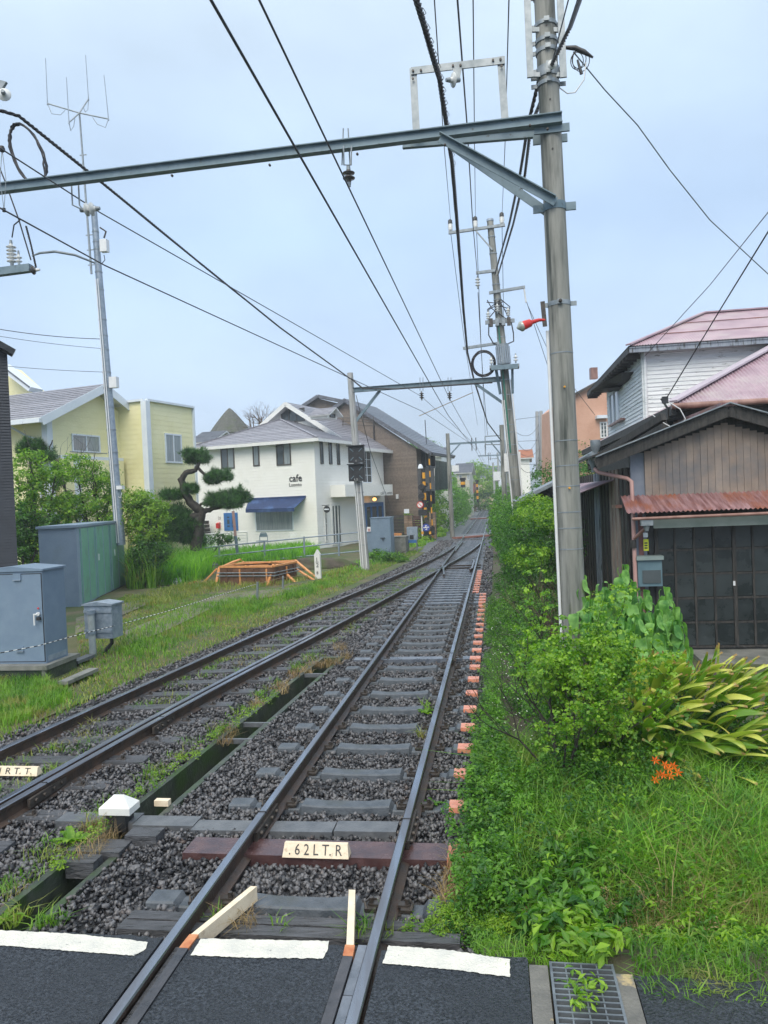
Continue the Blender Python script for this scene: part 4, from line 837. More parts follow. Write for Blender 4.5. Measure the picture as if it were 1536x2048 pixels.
for (x0, y0), (x1, y1) in (((95, 207), (91, 116)), ((138, 245), (133, 157)), ((177, 198), (171, 108)), ((217, 238), (208, 150))):
    a = DS(159, 226, AS-.3); b = DS(x0, y0, AS-.3+(.6 if x0 == 177 else -.6 if x0 == 138 else 0)); c = b+(DS(x1, y1, AS-.3)-DS(x0, y0, AS-.3))
    MB().tube([a, b], .022, 6).build('boom', M_galv, an); MB().tube([b-UP*.05, b+(c-b)*.1, c], [.025, .014, .011], 6).build('element', M_cab2, an)
    MB().tube([b, b+(a-b)*.12-UP*.3, b+(a-b)*.4-UP*.25, b+(a-b)*.55-UP*.05], .010, 4).build('lead', M_galv, an)
# near-left gantry fittings at the left frame edge
lf = thing('feeder_bracket', 'white stacked insulators on a blue-grey arm at the left frame edge', 'bracket', DS(20, 540, SP+.3)); s_ = SP+.3
MB().beam(DS(-90, 556, s_), DS(62, 536, s_), .09, .10).build('arm', M_beam, lf); disc('', '', DS(24, 528, s_), UP, .065, M_ins, lf, 5, pitch=.048); disc('', '', DS(38, 528, s_), UP, .045, M_ins, lf, 2); disc('', '', DS(62, 541, s_), TN, .06, M_insb, lf, 1, M_ins)
MB().tube([DS(64, 512, s_), DS(80, 506, s_), DS(110, 503, s_), DS(150, 510, s_), DS(190, 526, s_+.2)], [.008,.016,.018,.016,.012], 8).build('steady_arm', M_galv, lf)
disc('disc_insulator', 'round grey disc insulator at the upper left frame edge', DS(10, 192, SP), TN*.4-TD, .085, M_ins, n=1, cap=M_galv)
MB_ = thing('insulator_bracket', 'small bracket at the very left edge above the disc insulator', 'bracket', DS(3, 165, SP)); MB().prism([DS(-6,158,SP),DS(12,163,SP),DS(4,176,SP),DS(2,190,SP),DS(-6,190,SP)], TD*.04).build('plate', M_galv, MB_)
cc = thing('cable_coil', 'black cable coil hanging behind the left end of the near beam', 'cable coil', DS(55, 310, SP+.3)); c = DS(56, 310, SP+.3)
for k in range(6):
    ra = .235+random.uniform(-.025, .03); rb = .43+random.uniform(-.02, .02); MB().tube([c+TN*(math.cos(t)*ra*math.cos(.35)-math.sin(t)*rb*math.sin(.22))+UP*(math.sin(t)*rb-math.cos(t)*ra*.30)+TD*random.uniform(-.03,.03) for t in np.linspace(0, 2*math.pi, 30)], .013, 5, cap=False).build('loop', M_cable, cc)
# ------------------------------------------------------------------ cafe
A, B = frame(24.5); C0 = G(637, 1100, -.2); C0[2] = 0.; ZB = -.3
def W(O, a, b, z): return O+A*a+B*b+UP*z
cf = thing('cafe_building', 'white clapboard cafe with slate roof, blue awning and the word cafe on its front', 'cafe', C0)
wl = 7.75; ze = 5.86; a4 = 4.7; aend = 9.0
wallp(cf, W(C0,0,0,0), B, -A, [(0,ZB),(wl,ZB),(wl,ze),(0,ze)], .17, M_cafe, back=M_cafe)
wallp(cf, W(C0,0,0,0), A, -B, [(0,ZB),(aend,ZB),(aend,ze-.1),(0,ze)], .17, M_cafe, back=M_cafe)
ap = PL(561, 839, W(C0,3.1,0,0), B); oh = .5
cA, cB, cC, cD = W(C0,-oh,-oh,ze), W(C0,-oh,wl+oh,ze), W(C0,a4,-oh,ze), W(C0,a4+2,wl+oh,ze); ap2 = ap+A*1.8
roofplane(cf, [cA, cB, ap], M_tile, .28, .02); roofplane(cf, [cC, cA, ap, ap2], M_tile, .28, .02); roofplane(cf, [cB, cD, ap2, ap], M_tile, .28, .02)
for p_, q_ in ((cA, cB), (cA, cC)): MB().beam(p_-UP*.10, q_-UP*.10, .12, .17).build('gutter', M_white, cf)
MB().beam(ap+UP*.03, cA+UP*.04, .14, .04).beam(ap+UP*.03, cB+UP*.04, .14, .04).build('hip_cap', M_tile, cf)
# tall gable block
pk = PL(581, 806, W(C0,a4,0,0), B); ub, zb_ = upx(581, 806, W(C0,a4,0,0), B); O4 = W(C0,a4,0,0)
zl = 5.55; gl = [(0,ze-1.5),(2*ub,ze-1.5),(2*ub,zl+.25),(ub,zb_-.12),(0,zl+.25)]
wallp(cf, O4, B, -A, gl, .17, M_cafe, back=M_cafe)
PR, PLf = O4-B*.55+UP*(zl), O4+B*(2*ub+.55)+UP*zl
pk0 = pk-A*.6; bk = A*5.2
roofplane(cf, [PR-A*.6+bk*1.0, PR-A*.6, pk0, pk0+bk], M_tile, .28, .02, th=.16); roofplane(cf, [PLf-A*.6, PLf-A*.6+bk, pk0+bk, pk0], M_tile, .28, .02, th=.16)
for q_ in (PR, PLf): MB().beam(pk0-A*.02-UP*.12, q_-A*.62-UP*.12, .05, .26).build('barge_board', M_white, cf)
MB().beam(PR-A*.6-UP*.08, PR-A*.6+bk-UP*.08, .14, .18).build('gutter', M_white, cf)
pxwin(cf, O4, B, -A, 562, 820, 610, 842, M_frame, M_glass, nx=3); 
dm = PL(664, 834, W(C0,0,.3,0), A); dO = dm; dU = A
MB().prism([dm-A*.6-UP*.1,dm+A*.6-UP*.1,dm+A*.6+UP*.12,dm+UP*.45,dm-A*.6+UP*.12], B*1.1).build('dormer_wall', M_cafe, cf)
roofplane(cf, [dm-A*.85-B*.3+UP*.08, dm-A*.85+B*1.1+UP*.08, dm+B*1.1+UP*.55, dm-B*.3+UP*.55], M_tile, .2, .02, th=.06); roofplane(cf, [dm+A*.85+B*1.1+UP*.08, dm+A*.85-B*.3+UP*.08, dm-B*.3+UP*.55, dm+B*1.1+UP*.55], M_tile, .2, .02, th=.06)
window(cf, dm-UP*dm[2]-B*.02, A, -B, -.3, .3, dm[2]-.04, dm[2]+.2, M_frame)
Bx = -B
for x0, y0, x1, y1 in ((441,887,470,937),(505,884,520,932),(551.6,879,583,930)): pxwin(cf, C0, B, -A, x0, y0, x1, y1, M_frame, [M_curt, M_glass], nx=2 if x1-x0 > 20 else 1, w=.07)
for x0, y0, x1, y1 in ((638.5,880,646.5,928),(656,881,664,929),(672,884,679.5,930)): pxwin(cf, C0, A, -B, x0, y0, x1, y1, M_frame, M_glass, nx=1, w=.06)
pxwin(cf, C0, A, -B, 721, 887, 743, 966, M_trim, M_glass, nx=2, nz=5, w=.06)
pxwin(cf, C0, B, -A, 511, 1023, 588, 1061, M_trim, M_curt, nx=1, w=.05)
pxwin(cf, C0, A, -B, 647, 1010, 656, 1084, M_white, M_glass, nx=1, nz=2, w=.1); pxwin(cf, C0, A, -B, 661, 1007, 684, 1088, M_white, M_glass, nx=3, w=.14)
pxwin(cf, C0, B, -A, 448, 1026, 477, 1061, M_bluedoor, M_glass, nx=2, nz=3, w=.22)
dob = pxwin(cf, C0+A*0, A, -B, 728, 1006, 768, 1066, M_bluedoor, M_glass, nx=3, nz=1, w=.25)
# awning, canopy, letters
ua, za = upx(498, 999, C0, B); ub2, zb2 = upx(612, 994, C0, B); O_ = C0-A*.95; uc, zc = upx(491, 1019, O_, B); ud, zd = upx(588, 1016, O_, B)
aw = MB(); q = [C0-A*.02+B*ua+UP*za, C0-A*.02+B*ub2+UP*zb2, O_+B*ud+UP*zd, O_+B*uc+UP*zc]; aw.prism(q, -UP*.03); aw.prism([q[3], q[2], q[2]-UP*.18, q[3]-UP*.18], A*.02); aw.build('awning', M_blue, cf)
MB().beam(q[0]+UP*.03, q[1]+UP*.03, .10, .10).build('awning_rail', M_blue, cf)
O_ = C0-B*.95; ua, za = upx(690, 969, O_, A); ub2, zb2 = upx(785, 971, O_, A)
MB().obox(O_+A*ua, A, B, ub2-ua, 1.0, za-.68, za).build('sign_canopy', M_cafe, cf)
text('café Luonto', O_+A*(ub2-1.9)+UP*(za-.62)-B*.01, A, UP, .20, M_black, cf, width=1.8)
t0 = PL(579, 964, C0, B); text('cafe', t0-A*.03, -B, UP, .40, M_black, cf, width=.82, bold=.018, ext=.01)
t0 = PL(579, 973.5, C0, B); text('Luonto', t0-A*.03, -B, UP, .20, M_black, cf, width=.80, bold=.01, ext=.01)
t0 = PL(437, 1039, C0, B); text('21', t0-A*.03, -B, UP, .17, M_black, cf, width=.18)
c = PL(642.5, 1019, C0, A)-B*.35; MB().lathe(c-A*.03, [(0,.19),(.05,.19)], A, 18).build('round_sign', M_black, cf); MB().beam(c+UP*.22+B*.3, c+UP*.22-B*.15, .03, .03).build('sign_bracket', M_black, cf)
MB().box(c-A*.035, (.30,.01,.07), B).build('sign_band', M_trim, cf)
lmp = thing('entrance_lamp', 'lit amber globe lamp under the cafe canopy', 'lamp', PL(749, 998.6, C0-B*.5, A)); MB().lathe(WO[lmp]-UP*.10, [(0,.04),(.04,.1),(.1,.12),(.16,.1),(.2,.04)], UP, 12).build('globe', mat('amber_glow', (1,.5,.15), emit=((1,.42,.10), 3.0)), lmp); MB().beam(WO[lmp]+UP*.1, WO[lmp]+UP*.3, .03, .03, (1,0,0)).build('stem', M_black, lmp)
p = PL(439, 1052, C0, B)-A*.12; mb_ = thing('mailbox', 'red mailbox on the cafe front wall', 'mailbox', p); MB().box(p, (.18,.2,.26), B).build('body', M_red, mb_); MB().prism([p-B*.10-A*.12+UP*.13,p+B*.10-A*.12+UP*.13,p+B*.10+A*.1+UP*.19,p-B*.10+A*.1+UP*.19], UP*.02).build('lid', M_red, mb_)
p = PL(416, 1070, C0, B)-A*.6; stp = thing('log_steps', 'dark stacked timber steps left of the cafe door', 'steps', p)
for k in range(4): MB().box(p+UP*(.1+k*.22), (.95,.5-.08*k,.19), B).build('timber', M_dkwood, stp)
for x, y in ((527, 1064), (586, 1064)): 
    p = PL(x, y+8, C0-A*1.6, B); ch = thing('garden_chair', 'blue garden chair back, '+('left of the two, under the picture window' if x < 550 else 'right of the two, pale wire one')+' by the cafe', 'chair', p-UP*.5, 'chairs before the cafe')
    M_ch = M_beam if x < 550 else M_white
    MB().tube([p-B*.25-UP*.5, p-B*.25+UP*.0, p-B*.15+UP*.18, p+B*.15+UP*.18, p+B*.25, p+B*.25-UP*.5], .02, 6).build('frame', M_ch, ch); MB().box(p+UP*.05, (.42,.03,.2), B).build('backrest', M_ch, ch); MB().box(p-UP*.25-A*.2, (.45,.42,.03), B).build('seat', M_ch, ch)
# ------------------------------------------------------------------ yellow house
A, B = frame(22); Cg = D(107, 1120, 27.5); Cg[2] = 0
yh = thing('yellow_house', 'pale yellow clapboard house with white corner boards and slate gable roof', 'house', Cg)
ue, zev = upx(107, 838, Cg, A); up_, zpk = upx(190, 786, Cg, A)
wallp(yh, Cg, A, -B, [(0,-.5),(2*up_,-.5),(2*up_,zev),(up_,zpk),(0,zev)], .20, M_yel, back=M_yel, tilt=.006)
wallp(yh, Cg, B, -A, [(0,-.5),(6,-.5),(6,zev),(0,zev)], .20, M_yel, back=M_yel, tilt=.006)
O_ = Cg-B*.55; e0_ = O_-A*.75+UP*(zev-.05); r0_ = O_+A*up_+UP*(zpk+.32)
roofplane(yh, [e0_+B*7, e0_, r0_, r0_+B*7], M_tile, .26, .02, th=.12); roofplane(yh, [e0_+A*(2*up_+1.5), e0_+A*(2*up_+1.5)+B*7, r0_+B*7, r0_], M_tile, .26, .02, th=.12)
MB().beam(e0_-UP*.16, r0_-UP*.16-B*.01, .04, .30).beam(r0_-UP*.16-B*.01, e0_+A*(2*up_+1.5)-UP*.16, .04, .30).build('barge_board', M_trim, yh)
MB().beam(e0_-UP*.13-A*.05, e0_-UP*.13-A*.05+B*7, .14, .14).build('gutter', M_trim, yh)
MB().beam(Cg-A*.03-B*.03+UP*-.4, Cg-A*.03-B*.03+UP*zev, .26, .26, tuple(A)).build('corner_board', M_trim, yh)
MB().tube([e0_-UP*.2+B*1.6, Cg+B*.9-A*.08+UP*(zev-.6), Cg+B*.35-A*.08+UP*(zev-.75), Cg+B*.35-A*.08], .045, 8).build('downpipe', M_trim, yh)
pxwin(yh, Cg, A, -B, 142, 867, 200, 907, M_trim, M_curt, nx=2, w=.06)
O_ = Cg-B*.35; a0, z0 = upx(122, 910, O_, A); a1, z1 = upx(247, 914, O_, A)
MB().obox(O_+A*a0, A, B, a1-a0, .35, z0-.12, z0).build('balcony_cap', M_trim, yh); MB().obox(O_+A*a0, A, B, a1-a0, .33, -.3, z0-.12).build('balcony_wall', M_yel, yh)
a0, z0 = upx(146, 912, O_, A); MB().obox(O_+A*a0-B*.03, A, B, .32, .03, -.3, z0-.1).build('balcony_board', M_trim, yh)
MB().tube([PL(140,903,O_,A), PL(214,907,O_,A)], .02, 5).build('laundry_pole', M_galv, yh)
# flat roofed block
C = D(305, 1120, 30.5); C[2] = 0; ztp = PL(303, 804, C, A)[2]; an_, _z = upx(388, 900, C, A)
wallp(yh, C, A, -B, [(0,-.5),(an_,-.5),(an_,ztp),(0,ztp)], .20, M_yel, back=M_yel, tilt=.006); wallp(yh, C, B, -A, [(0,-.5),(3.6,-.5),(3.6,ztp),(0,ztp)], .20, M_yel, back=M_yel, tilt=.006)
MB().beam(C-A*.03-B*.03-UP*.4, C-A*.03-B*.03+UP*ztp, .26, .26, tuple(A)).build('corner_board', M_trim, yh); MB().beam(C+A*an_-B*.02-UP*.4, C+A*an_-B*.02+UP*ztp, .14, .1, tuple(A)).build('corner_board', M_trim, yh)
MB().beam(C-B*.05+UP*(ztp+.04), C-B*.05+A*an_+UP*(ztp+.04), .16, .09).beam(C-A*.05+UP*(ztp+.04), C-A*.05+B*3.6+UP*(ztp+.04), .16, .09).build('coping', M_trim, yh)
MB().prism([C+UP*(ztp-.05),C+A*an_+UP*(ztp-.05),C+A*an_+B*3.6+UP*(ztp-.05),C+B*3.6+UP*(ztp-.05)], UP*.04).build('flat_roof', M_trim, yh)
pxwin(yh, C, A, -B, 328, 866, 364, 927, M_trim, M_curt, nx=2, w=.07); 
# far left gable end
C = D(66, 900, 30); ww = thing('house_wing', 'white soffited gable end rising behind the yellow house roof at far left', 'house', (C[0], C[1], 0))
g_ = [DS(68,785,31), DS(10,732,31), DS(-60,780,31), DS(-60,850,31), DS(60,850,31)]; MB().prism(g_, TD*1.2).build('gable_wall', M_yel, ww)
MB().beam(DS(72,781,30.4), DS(5,730,30.4), .9, .22).build('roof_edge', M_trim, ww); MB().beam(DS(72,777,30.4), DS(5,726,30.4), 1.0, .05).build('roof', M_tiled, ww)
# dark metal clad building at the frame edge
A, B = frame(-30); C = D(36, 1135, 15.6); C[2] = 0; dk = thing('dark_building', 'dark ribbed metal clad building at the left frame edge', 'building', C)
zt = PL(20, 708, C, B)[2]; O_ = C
ovh = courses(O_, B, UP, -A, [(0,-.4),(4,-.4),(4,zt+2.2),(0,zt)], .06, .018).build('metal_siding', M_dark, dk); ovh['kind'] = 'stuff'
MB().prism([O_+UP*-.4, O_+B*4-UP*.4, O_+B*4+UP*(zt+2.2), O_+UP*zt], A*3.2).build('wall', M_dark, dk)
MB().beam(O_-B*.12-A*.1+UP*(zt+.0), O_+B*4-A*.1+UP*(zt+2.35), .3, .12).build('roof_edge', M_black, dk)
# ------------------------------------------------------------------ brown house and neighbours
A, B = frame(20); C = D(839, 1060, 48.5); C[2] = 0
bh = thing('brown_house', 'brown tiled two storey house with a long sloping dark roof beside the crossing', 'house', C)
def up2(x, y): return upx(x, y, C, B)
ur, zr = up2(839, 896); uk, zk = up2(693, 806); uf = uk+.01
wallp(bh, C, B, -A, [(0,-.5),(uk+3.5,-.5),(uk+3.5,zk-2.4),(uk,zk),(0,zr)], .11, M_brownw, back=M_brownw, tilt=.008)
wallp(bh, C, A, -B, [(0,-.5),(4,-.5),(4,zr),(0,zr)], .11, M_brownw, back=M_brownw, tilt=.008)
E0 = C-B*1.15-A*.35+UP*(zr-.35); K0 = C+B*uk-A*.35+UP*(zk+.28)
roofplane(bh, [E0+A*6, E0, K0, K0+A*6], M_tiled, .3, .02, th=.22, und=M_tiled); roofplane(bh, [K0+B*4-UP*2.2, K0+B*4-UP*2.2+A*6, K0+A*6, K0], M_tiled, .3, .02, th=.22, und=M_tiled)
MB().beam(E0-UP*.1, E0+A*5-UP*.1, .15, .15).build('gutter', M_black, bh)
O6 = C-B*.02; 
for z_ in ((893, 935), (978, 1022)): 
    a0, z0 = upx(846, z_[1], O6, A); a1, z1 = upx(864, z_[0], O6, A); window(bh, O6, A, -B, a0, a1, z0, z1, M_black, M_glass, nx=2, nz=1, w=.12, prj=.2)
MB().tube([C-B*.06+A*1.0+UP*(zr-.2), C-B*.06+A*1.0], .05, 6).build('downpipe', M_black, bh); u_, z_ = up2(750, 900); MB().tube([C+B*u_-A*.06+UP*(zr+2.0), C+B*u_-A*.06], .05, 6).build('downpipe', M_black, bh)
u_, z_ = up2(795.5, 993); MB().box(C+B*u_-A*.08+UP*z_, (.16,.14,.30), B).build('wall_lamp', M_wplas, bh)
q0 = DS(637,797,54); g_ = [DS(610,812,54), q0, DS(706,814,54), DS(712,870,54), DS(600,870,54)]; b2 = thing('brown_house', 'second brown gable behind the cafe roof', 'house', DS(650,1000,54)*np.array([1,1,0])); MB().prism(g_, TD*5).build('wall', M_brownw, b2)
MB().beam(DS(606,813,53.7), DS(637,793,53.7), .6, .22).beam(DS(637,793,53.7), DS(700,806,53.7), .6, .22).build('roof_edge', M_tiled, b2)
rl = thing('roof_terrace_rail', 'thin metal railing of the roof terrace between cafe and brown house', 'railing', DS(720, 845, 46))
for y in (833, 840, 847): MB().tube([DS(684, y+2, 46), DS(748, y+4 if y > 833 else y+6, 46)], .025, 4).build('rail', M_frame, rl)
for x in (686, 706, 727, 747): MB().tube([DS(x, 831+(x-686)*.04, 46), DS(x, 853, 46)], .025, 4).build('post', M_frame, rl)
def boxpx(name, lab, cat, x0, yt, x1, yb, Y, dep, m_, roof=None, rh=.0, over=.4, ang_=10, pt='wall', win=()):
    a, b = frame(ang_); p0 = D(x1, yb, Y); p0[2] = 0; o = thing(name, lab, cat, p0); u_, z_ = upx(x0, yt, p0, b); zt_ = PL((x0+x1)/2, yt, p0, b)[2]
    MB().obox(p0, a, b, dep, u_, -.5, zt_).build(pt, m_, o)
    if roof:
        e_ = p0-a*over-b*over+UP*(zt_-.05); U_ = b*(u_+2*over); rr = a*(dep/2+over)+UP*rh
        roofplane(o, [e_+U_, e_, e_+rr, e_+U_+rr], roof, .35, .03); roofplane(o, [e_+2*rr-2*UP*rh, e_+2*rr-2*UP*rh+U_, e_+rr+U_, e_+rr], roof, .35, .03)
    for (wx0, wy0, wx1, wy1) in win: pxwin(o, p0, b, -a, wx0, wy0, wx1, wy1, M_trim, M_glass, nx=2, w=.06)
    return o, p0, a, b, u_, zt_
o, *_ = boxpx('white_house', 'small white rendered house wall right of the brown house', 'house', 874, 982, 899, 1045, 58, 6, M_cafe); 
sc_ = thing('timber_screen', 'tall dark green weathered timber plank screen beside the brown house', 'screen', DS(882, 985, 55))
for k in range(11): x = 869+k*2.35; MB().prism([DS(x,920+k*.4,55),DS(x+2.2,920.2+k*.4,55),DS(x+2.2+.8,981-k*.3,55),DS(x+.8,981-k*.3,55)], TD*(.05+.02*(k%2))).build('plank', mat('screen_plank', (.07,.10,.10), (.13,.17,.16), scale=6, rough=.7, stretch=(6,6,1), objrand=.8) if k == 0 else bpy.data.materials['screen_plank'], sc_)
o, *_ = boxpx('distant_house', 'pale house with grey green roof seen above the plank screen', 'house', 866, 911, 886, 1000, 66, 6, M_cafe, M_tiled, .9)
o, *_ = boxpx('distant_house', 'cream house with blue grey roof beyond the hedge on the left', 'house', 914, 945, 940, 1000, 90, 8, mat('cream_far', (.48,.46,.38), (.55,.53,.45)), M_tiled, 1.3, win=((934,950,939,960),(918,950,924,958)))
o, *_ = boxpx('distant_house', 'low house with long grey roof at the end of the track', 'house', 939, 957, 957, 1000, 150, 10, bpy.data.materials['cream_far'], M_tiled, 1.2)
o, *_ = boxpx('distant_house', 'ochre house with dark tiled roof where the track bends', 'house', 957, 955, 990, 1000, 135, 10, mat('ochre_far', (.42,.35,.22), (.48,.40,.27)), M_tiled, 1.5, win=((963,958,968,965),(977,958,984,965)))
o, *_ = boxpx('distant_house', 'small red walled shed among the far trees', 'shed', 941, 965, 950, 1000, 120, 4, mat('faded_red', (.45,.10,.10), (.5,.14,.13)))
o, *_ = boxpx('distant_house', 'white walled house with orange tiled roof above the right trees', 'house', 1028, 915, 1062, 1000, 70, 8, M_cafe, mat('orange_tile', (.38,.15,.08), (.46,.2,.11), scale=3, island=.5), 1.0)
o, *_ = boxpx('distant_house', 'narrow brick coloured apartment block behind the big pole', 'building', 1085, 836, 1099, 1000, 75, 8, mat('brick_far', (.30,.15,.12), (.36,.19,.16)), win=((1088,845,1092,858),(1088,866,1092,880)))
o, *_ = boxpx('distant_house', 'dark roofed house between the yellow house and the cafe', 'house', 388, 884, 425, 1060, 52, 5, M_cafe, M_tiled, 1.0)
wg = thing('concrete_wall', 'white wall by the far bend with a grey gate post', 'wall', DS(1002, 985, 108)); MB().prism([DS(998,957,108),DS(1008,957,108),DS(1010,1008,108),DS(999,1008,108)], TD*3).build('panel', M_trim, wg)
# conical hut roof
c = D(461, 862, 62); hut = thing('conical_roof', 'conical slate turret roof with pale tip behind the cafe', 'tower', (c[0], c[1], 0))
n = 12; ht = D(460, 817, 62)[2]; zbs = D(461, 868, 62)[2]; mb = MB()
for k in range(9):
    r0 = 1.75*(1-k/9)**.9+.05; r1 = 1.75*(1-(k+1)/9)**.9+.05; z0 = zbs+(ht-zbs)*k/9; z1 = zbs+(ht-zbs)*(k+1)/9
    mb.tube([np.array([c[0],c[1],z0]), np.array([c[0],c[1],z1+.02])], [r0+.07, r1+.02], n, smooth=False)
mb.build('roof', M_hut, hut); MB().lathe((c[0],c[1],ht-.35), [(0,.36),(.36,.03)], UP, 12).build('tip', M_trim, hut); MB().tube([(c[0],c[1],-.5),(c[0],c[1],zbs)], 1.4, 12).build('wall', M_cafe, hut)
# hills
for x0, x1, yh_, Y, lab in ((905, 985, 931, 900, 0), (850, 1100, 942, 1300, 1)):
    pts = [D(x0-40+i*(x1-x0+80)/16, 1000, Y) for i in range(17)]; top = [D(x0-40+i*(x1-x0+80)/16, yh_+(12 if i in (0,16) else 6 if i in (1,15) else 2*math.sin(i*1.7)+1.5*math.cos(i*.9)), Y) for i in range(17)]
    mb = MB(); 
    for i in range(16): mb.prism([pts[i], pts[i+1], top[i+1], top[i]], (0,120,0))
    mb.build('hill', mat('hill_green', (.05,.10,.05), (.08,.14,.07), scale=.02), kind='structure')
# ------------------------------------------------------------------ right house
rh = thing('old_timber_house', 'old weathered house with purple corrugated roofs, white upper clapboards and glazed garage doors', 'house', T(12.25, 2.1, -.15))
SF = 12.25; zf = lambda u: 3.60-.33*abs(u-3.52)
u = 2.33; bd = None
while u < 6.2:
    MB().fr(T(SF-.02-(.004 if int(u*97)%2 else 0), u, 2.10), TN, -TD, UP, .100, .015, zf(u+.05)-.20-2.10).build('board', M_brbd, rh); u += .1045
MB().prism([T(SF,2.12,-.15),T(SF,2.33,-.15),T(SF,2.33,3.0),T(SF,2.12,3.0)], TD*.1).build('corner_wall', mat('blue_grey_board', (.16,.19,.25), (.22,.25,.31), scale=4, rough=.6), rh)
MB().fr(T(SF-.03,2.20,-.15), TN, -TD, UP, .07, .02, 2.3).build('post', mat('maroon_board', (.16,.07,.07), (.22,.10,.10), scale=4, rough=.6), rh)
MB().prism([T(SF+.02,2.3,1.9),T(SF+.02,6.3,1.9),T(SF+.02,6.3,2.9),T(SF+.02,3.52,3.5),T(SF+.02,2.3,3.1)], TD*.06).build('gable_wall', M_dkwood, rh)
for a, b in ((T(SF-.30,1.55,zf(1.55)-.10), T(SF-.30,3.52,3.56)), (T(SF-.30,3.52,3.56), T(SF-.30,6.5,zf(6.5)-.10))):
    MB().beam(a, b, .05, .17).build('barge_board', M_dkwood, rh); MB().beam(a+UP*.11-TD*.03, b+UP*.11-TD*.03, .14, .018).build('roof_edge', M_galv, rh)
for sg in ((1.5, 3.52), (3.52, 6.6)):
    MB().prism([T(SF-.32,sg[0],zf(sg[0])+.02),T(SF-.32,sg[1],zf(sg[1])+.02),T(SF+3.4,sg[1],zf(sg[1])+.02),T(SF+3.4,sg[0],zf(sg[0])+.02)], UP*.03).build('porch_roof', M_dkwood, rh)
MB().fr(T(SF-.34,3.40,3.62), TN, TD, UP, .24, 3, .06).build('ridge_cap', M_rroof, rh)
MB().fr(T(SF-.015,2.30,2.02), TN, -TD, UP, 3.9, .03, .06).build('batten', M_dkwood, rh)
# awning
corr(T(SF-.02,1.95,2.34), TN*4.2, -TD*.52-UP*.26, UP, 62, M_rroof, 'awning', rh, amp=.011, seg=6)
MB().tube([T(SF-.56,2.02,1.99), T(SF-.56,6.2,2.02)], .024, 8).build('bamboo_rail', M_pipe, rh)
MB().fr(T(SF-.40,2.36,1.83), TN, TD, UP, 3.9, .04, .17).build('lintel', mat('grey_green_wood', (.12,.16,.15), (.17,.21,.20), scale=4, rough=.6), rh)
# doors: glazing bars and panes
dz0, dz1, du0 = -.06, 1.84, 2.46
gd = MB().fr(T(SF+.04,2.36,-.12), TN, TD, UP, 4.0, .04, 2.1).build('door_backing', M_black, rh)
for i in range(13):
    u = du0+.287*i; MB().fr(T(SF-.01,u-.016,dz0), TN, TD, UP, .032 if i % 4 else .055, .045, dz1-dz0).build('stile', M_dkwood, rh)
    for j in range(5):
        if i < 12: MB().fr(T(SF+.012,u+.017,dz0+.02+j*.38), TN, TD, UP, .253, .01, .345).build('pane', M_pane, rh)
for j in range(6): MB().fr(T(SF,du0-.02,dz0-.02+j*.38), TN, TD, UP, 3.5, .035, .034).build('glazing_bar', M_dkwood, rh)
MB().box(T(SF-.02,3.30+.30,.92), (.03,.02,.07), TN).build('door_pull', M_wplas, rh)
MB().fr(T(SF-.75,2.9,-.2), TN, TD, UP, 4.5, .85, .09).build('door_step', M_conc, rh)
# left wall of the porch (boards of different ages)
s = 12.32; k = 0; cyc = [M_dkwood, M_brbd, M_brbd, M_dkwood, M_dkwood, M_blbd, M_blbd, M_dkwood, M_dkwood]
while s < 19.6:
    MB().fr(T(s,2.05-(.02 if k % 2 else 0),-.2), TD, TN, UP, .20, .04, 2.98).build('board', cyc[min(8, int((s-12.3)/.55))], rh); s += .205; k += 1
MB().fr(T(12.3,2.10,-.2), TD, TN, UP, 7.4, .05, 2.98).build('side_wall', M_dkwood, rh)
corr(T(13.3,2.06,2.62), TD*5.2, -TN*.62-UP*.22, UP, 46, M_purp, 'side_awning', rh, amp=.009, seg=4)
MB().fr(T(12.6,1.93,2.14), TD, TN, UP, .42, .2, .05).build('box_hood', M_pipe, rh)
# main lower roof
ze1 = 3.92; u1 = 3.16; Pc = T(13.95, u1, ze1); pit = .50
corr(Pc, TN*6, (TD+UP*pit)*4.0, np.array([0,0,1.]), 84, M_purp, 'main_roof', rh, amp=.014, seg=6, poly=lambda t: (0, min(1, t*6/4.0+.0)))
mb = MB().sheet([T(13.95,u1,ze1-.03),T(28,u1,ze1-.03),T(24,u1+4,ze1+4*pit-.03),T(17.95,u1+4,ze1+4*pit-.03)]).build('side_roof', M_purp, rh)
MB().beam(Pc+UP*.04, Pc+(TD+TN+UP*pit)*4+UP*.04, .22, .035).build('hip_cap', mat('pale_mauve_cap', (.42,.36,.42), (.5,.44,.5), rough=.4), rh)
MB().tube([Pc-TD*.05-UP*.05-TN*.02, Pc+TN*5-TD*.05-UP*.05], .055, 10).build('gutter', M_pipe, rh)
MB().fr(T(14.2,u1-.02,ze1-.25), TN, TD, UP, 6, .1, .22).build('fascia', M_dkwood, rh); MB().fr(T(14.0,u1,ze1-.20), TD, TN, UP, 14, .08, .17).build('fascia', M_dkwood, rh)
MB().fr(T(14.0,u1+.1,ze1-.12), TD, TN, UP, 14, 5, .03).build('soffit', M_dkwood, rh)
for s in np.arange(14.2, 24, .45): MB().fr(T(s,u1+.05,ze1-.26), TD, TN, UP, .06, .6, .12).build('rafter', M_dkwood, rh)
MB().fr(T(14.6,3.55,-.2), TN, TD, UP, 6, .1, ze1).build('house_wall', M_dkwood, rh); MB().fr(T(14.6,3.55,-.2), TD, TN, UP, 13, .1, ze1).build('house_wall', M_dkwood, rh)
MB().beam(T(14.05,3.05,ze1-.35), T(17.5,2.15,2.98), .10, .16).beam(T(13.4,2.9,3.65), T(15.6,1.9,3.0), .1, .12).build('old_rafter', M_dkwood, rh)
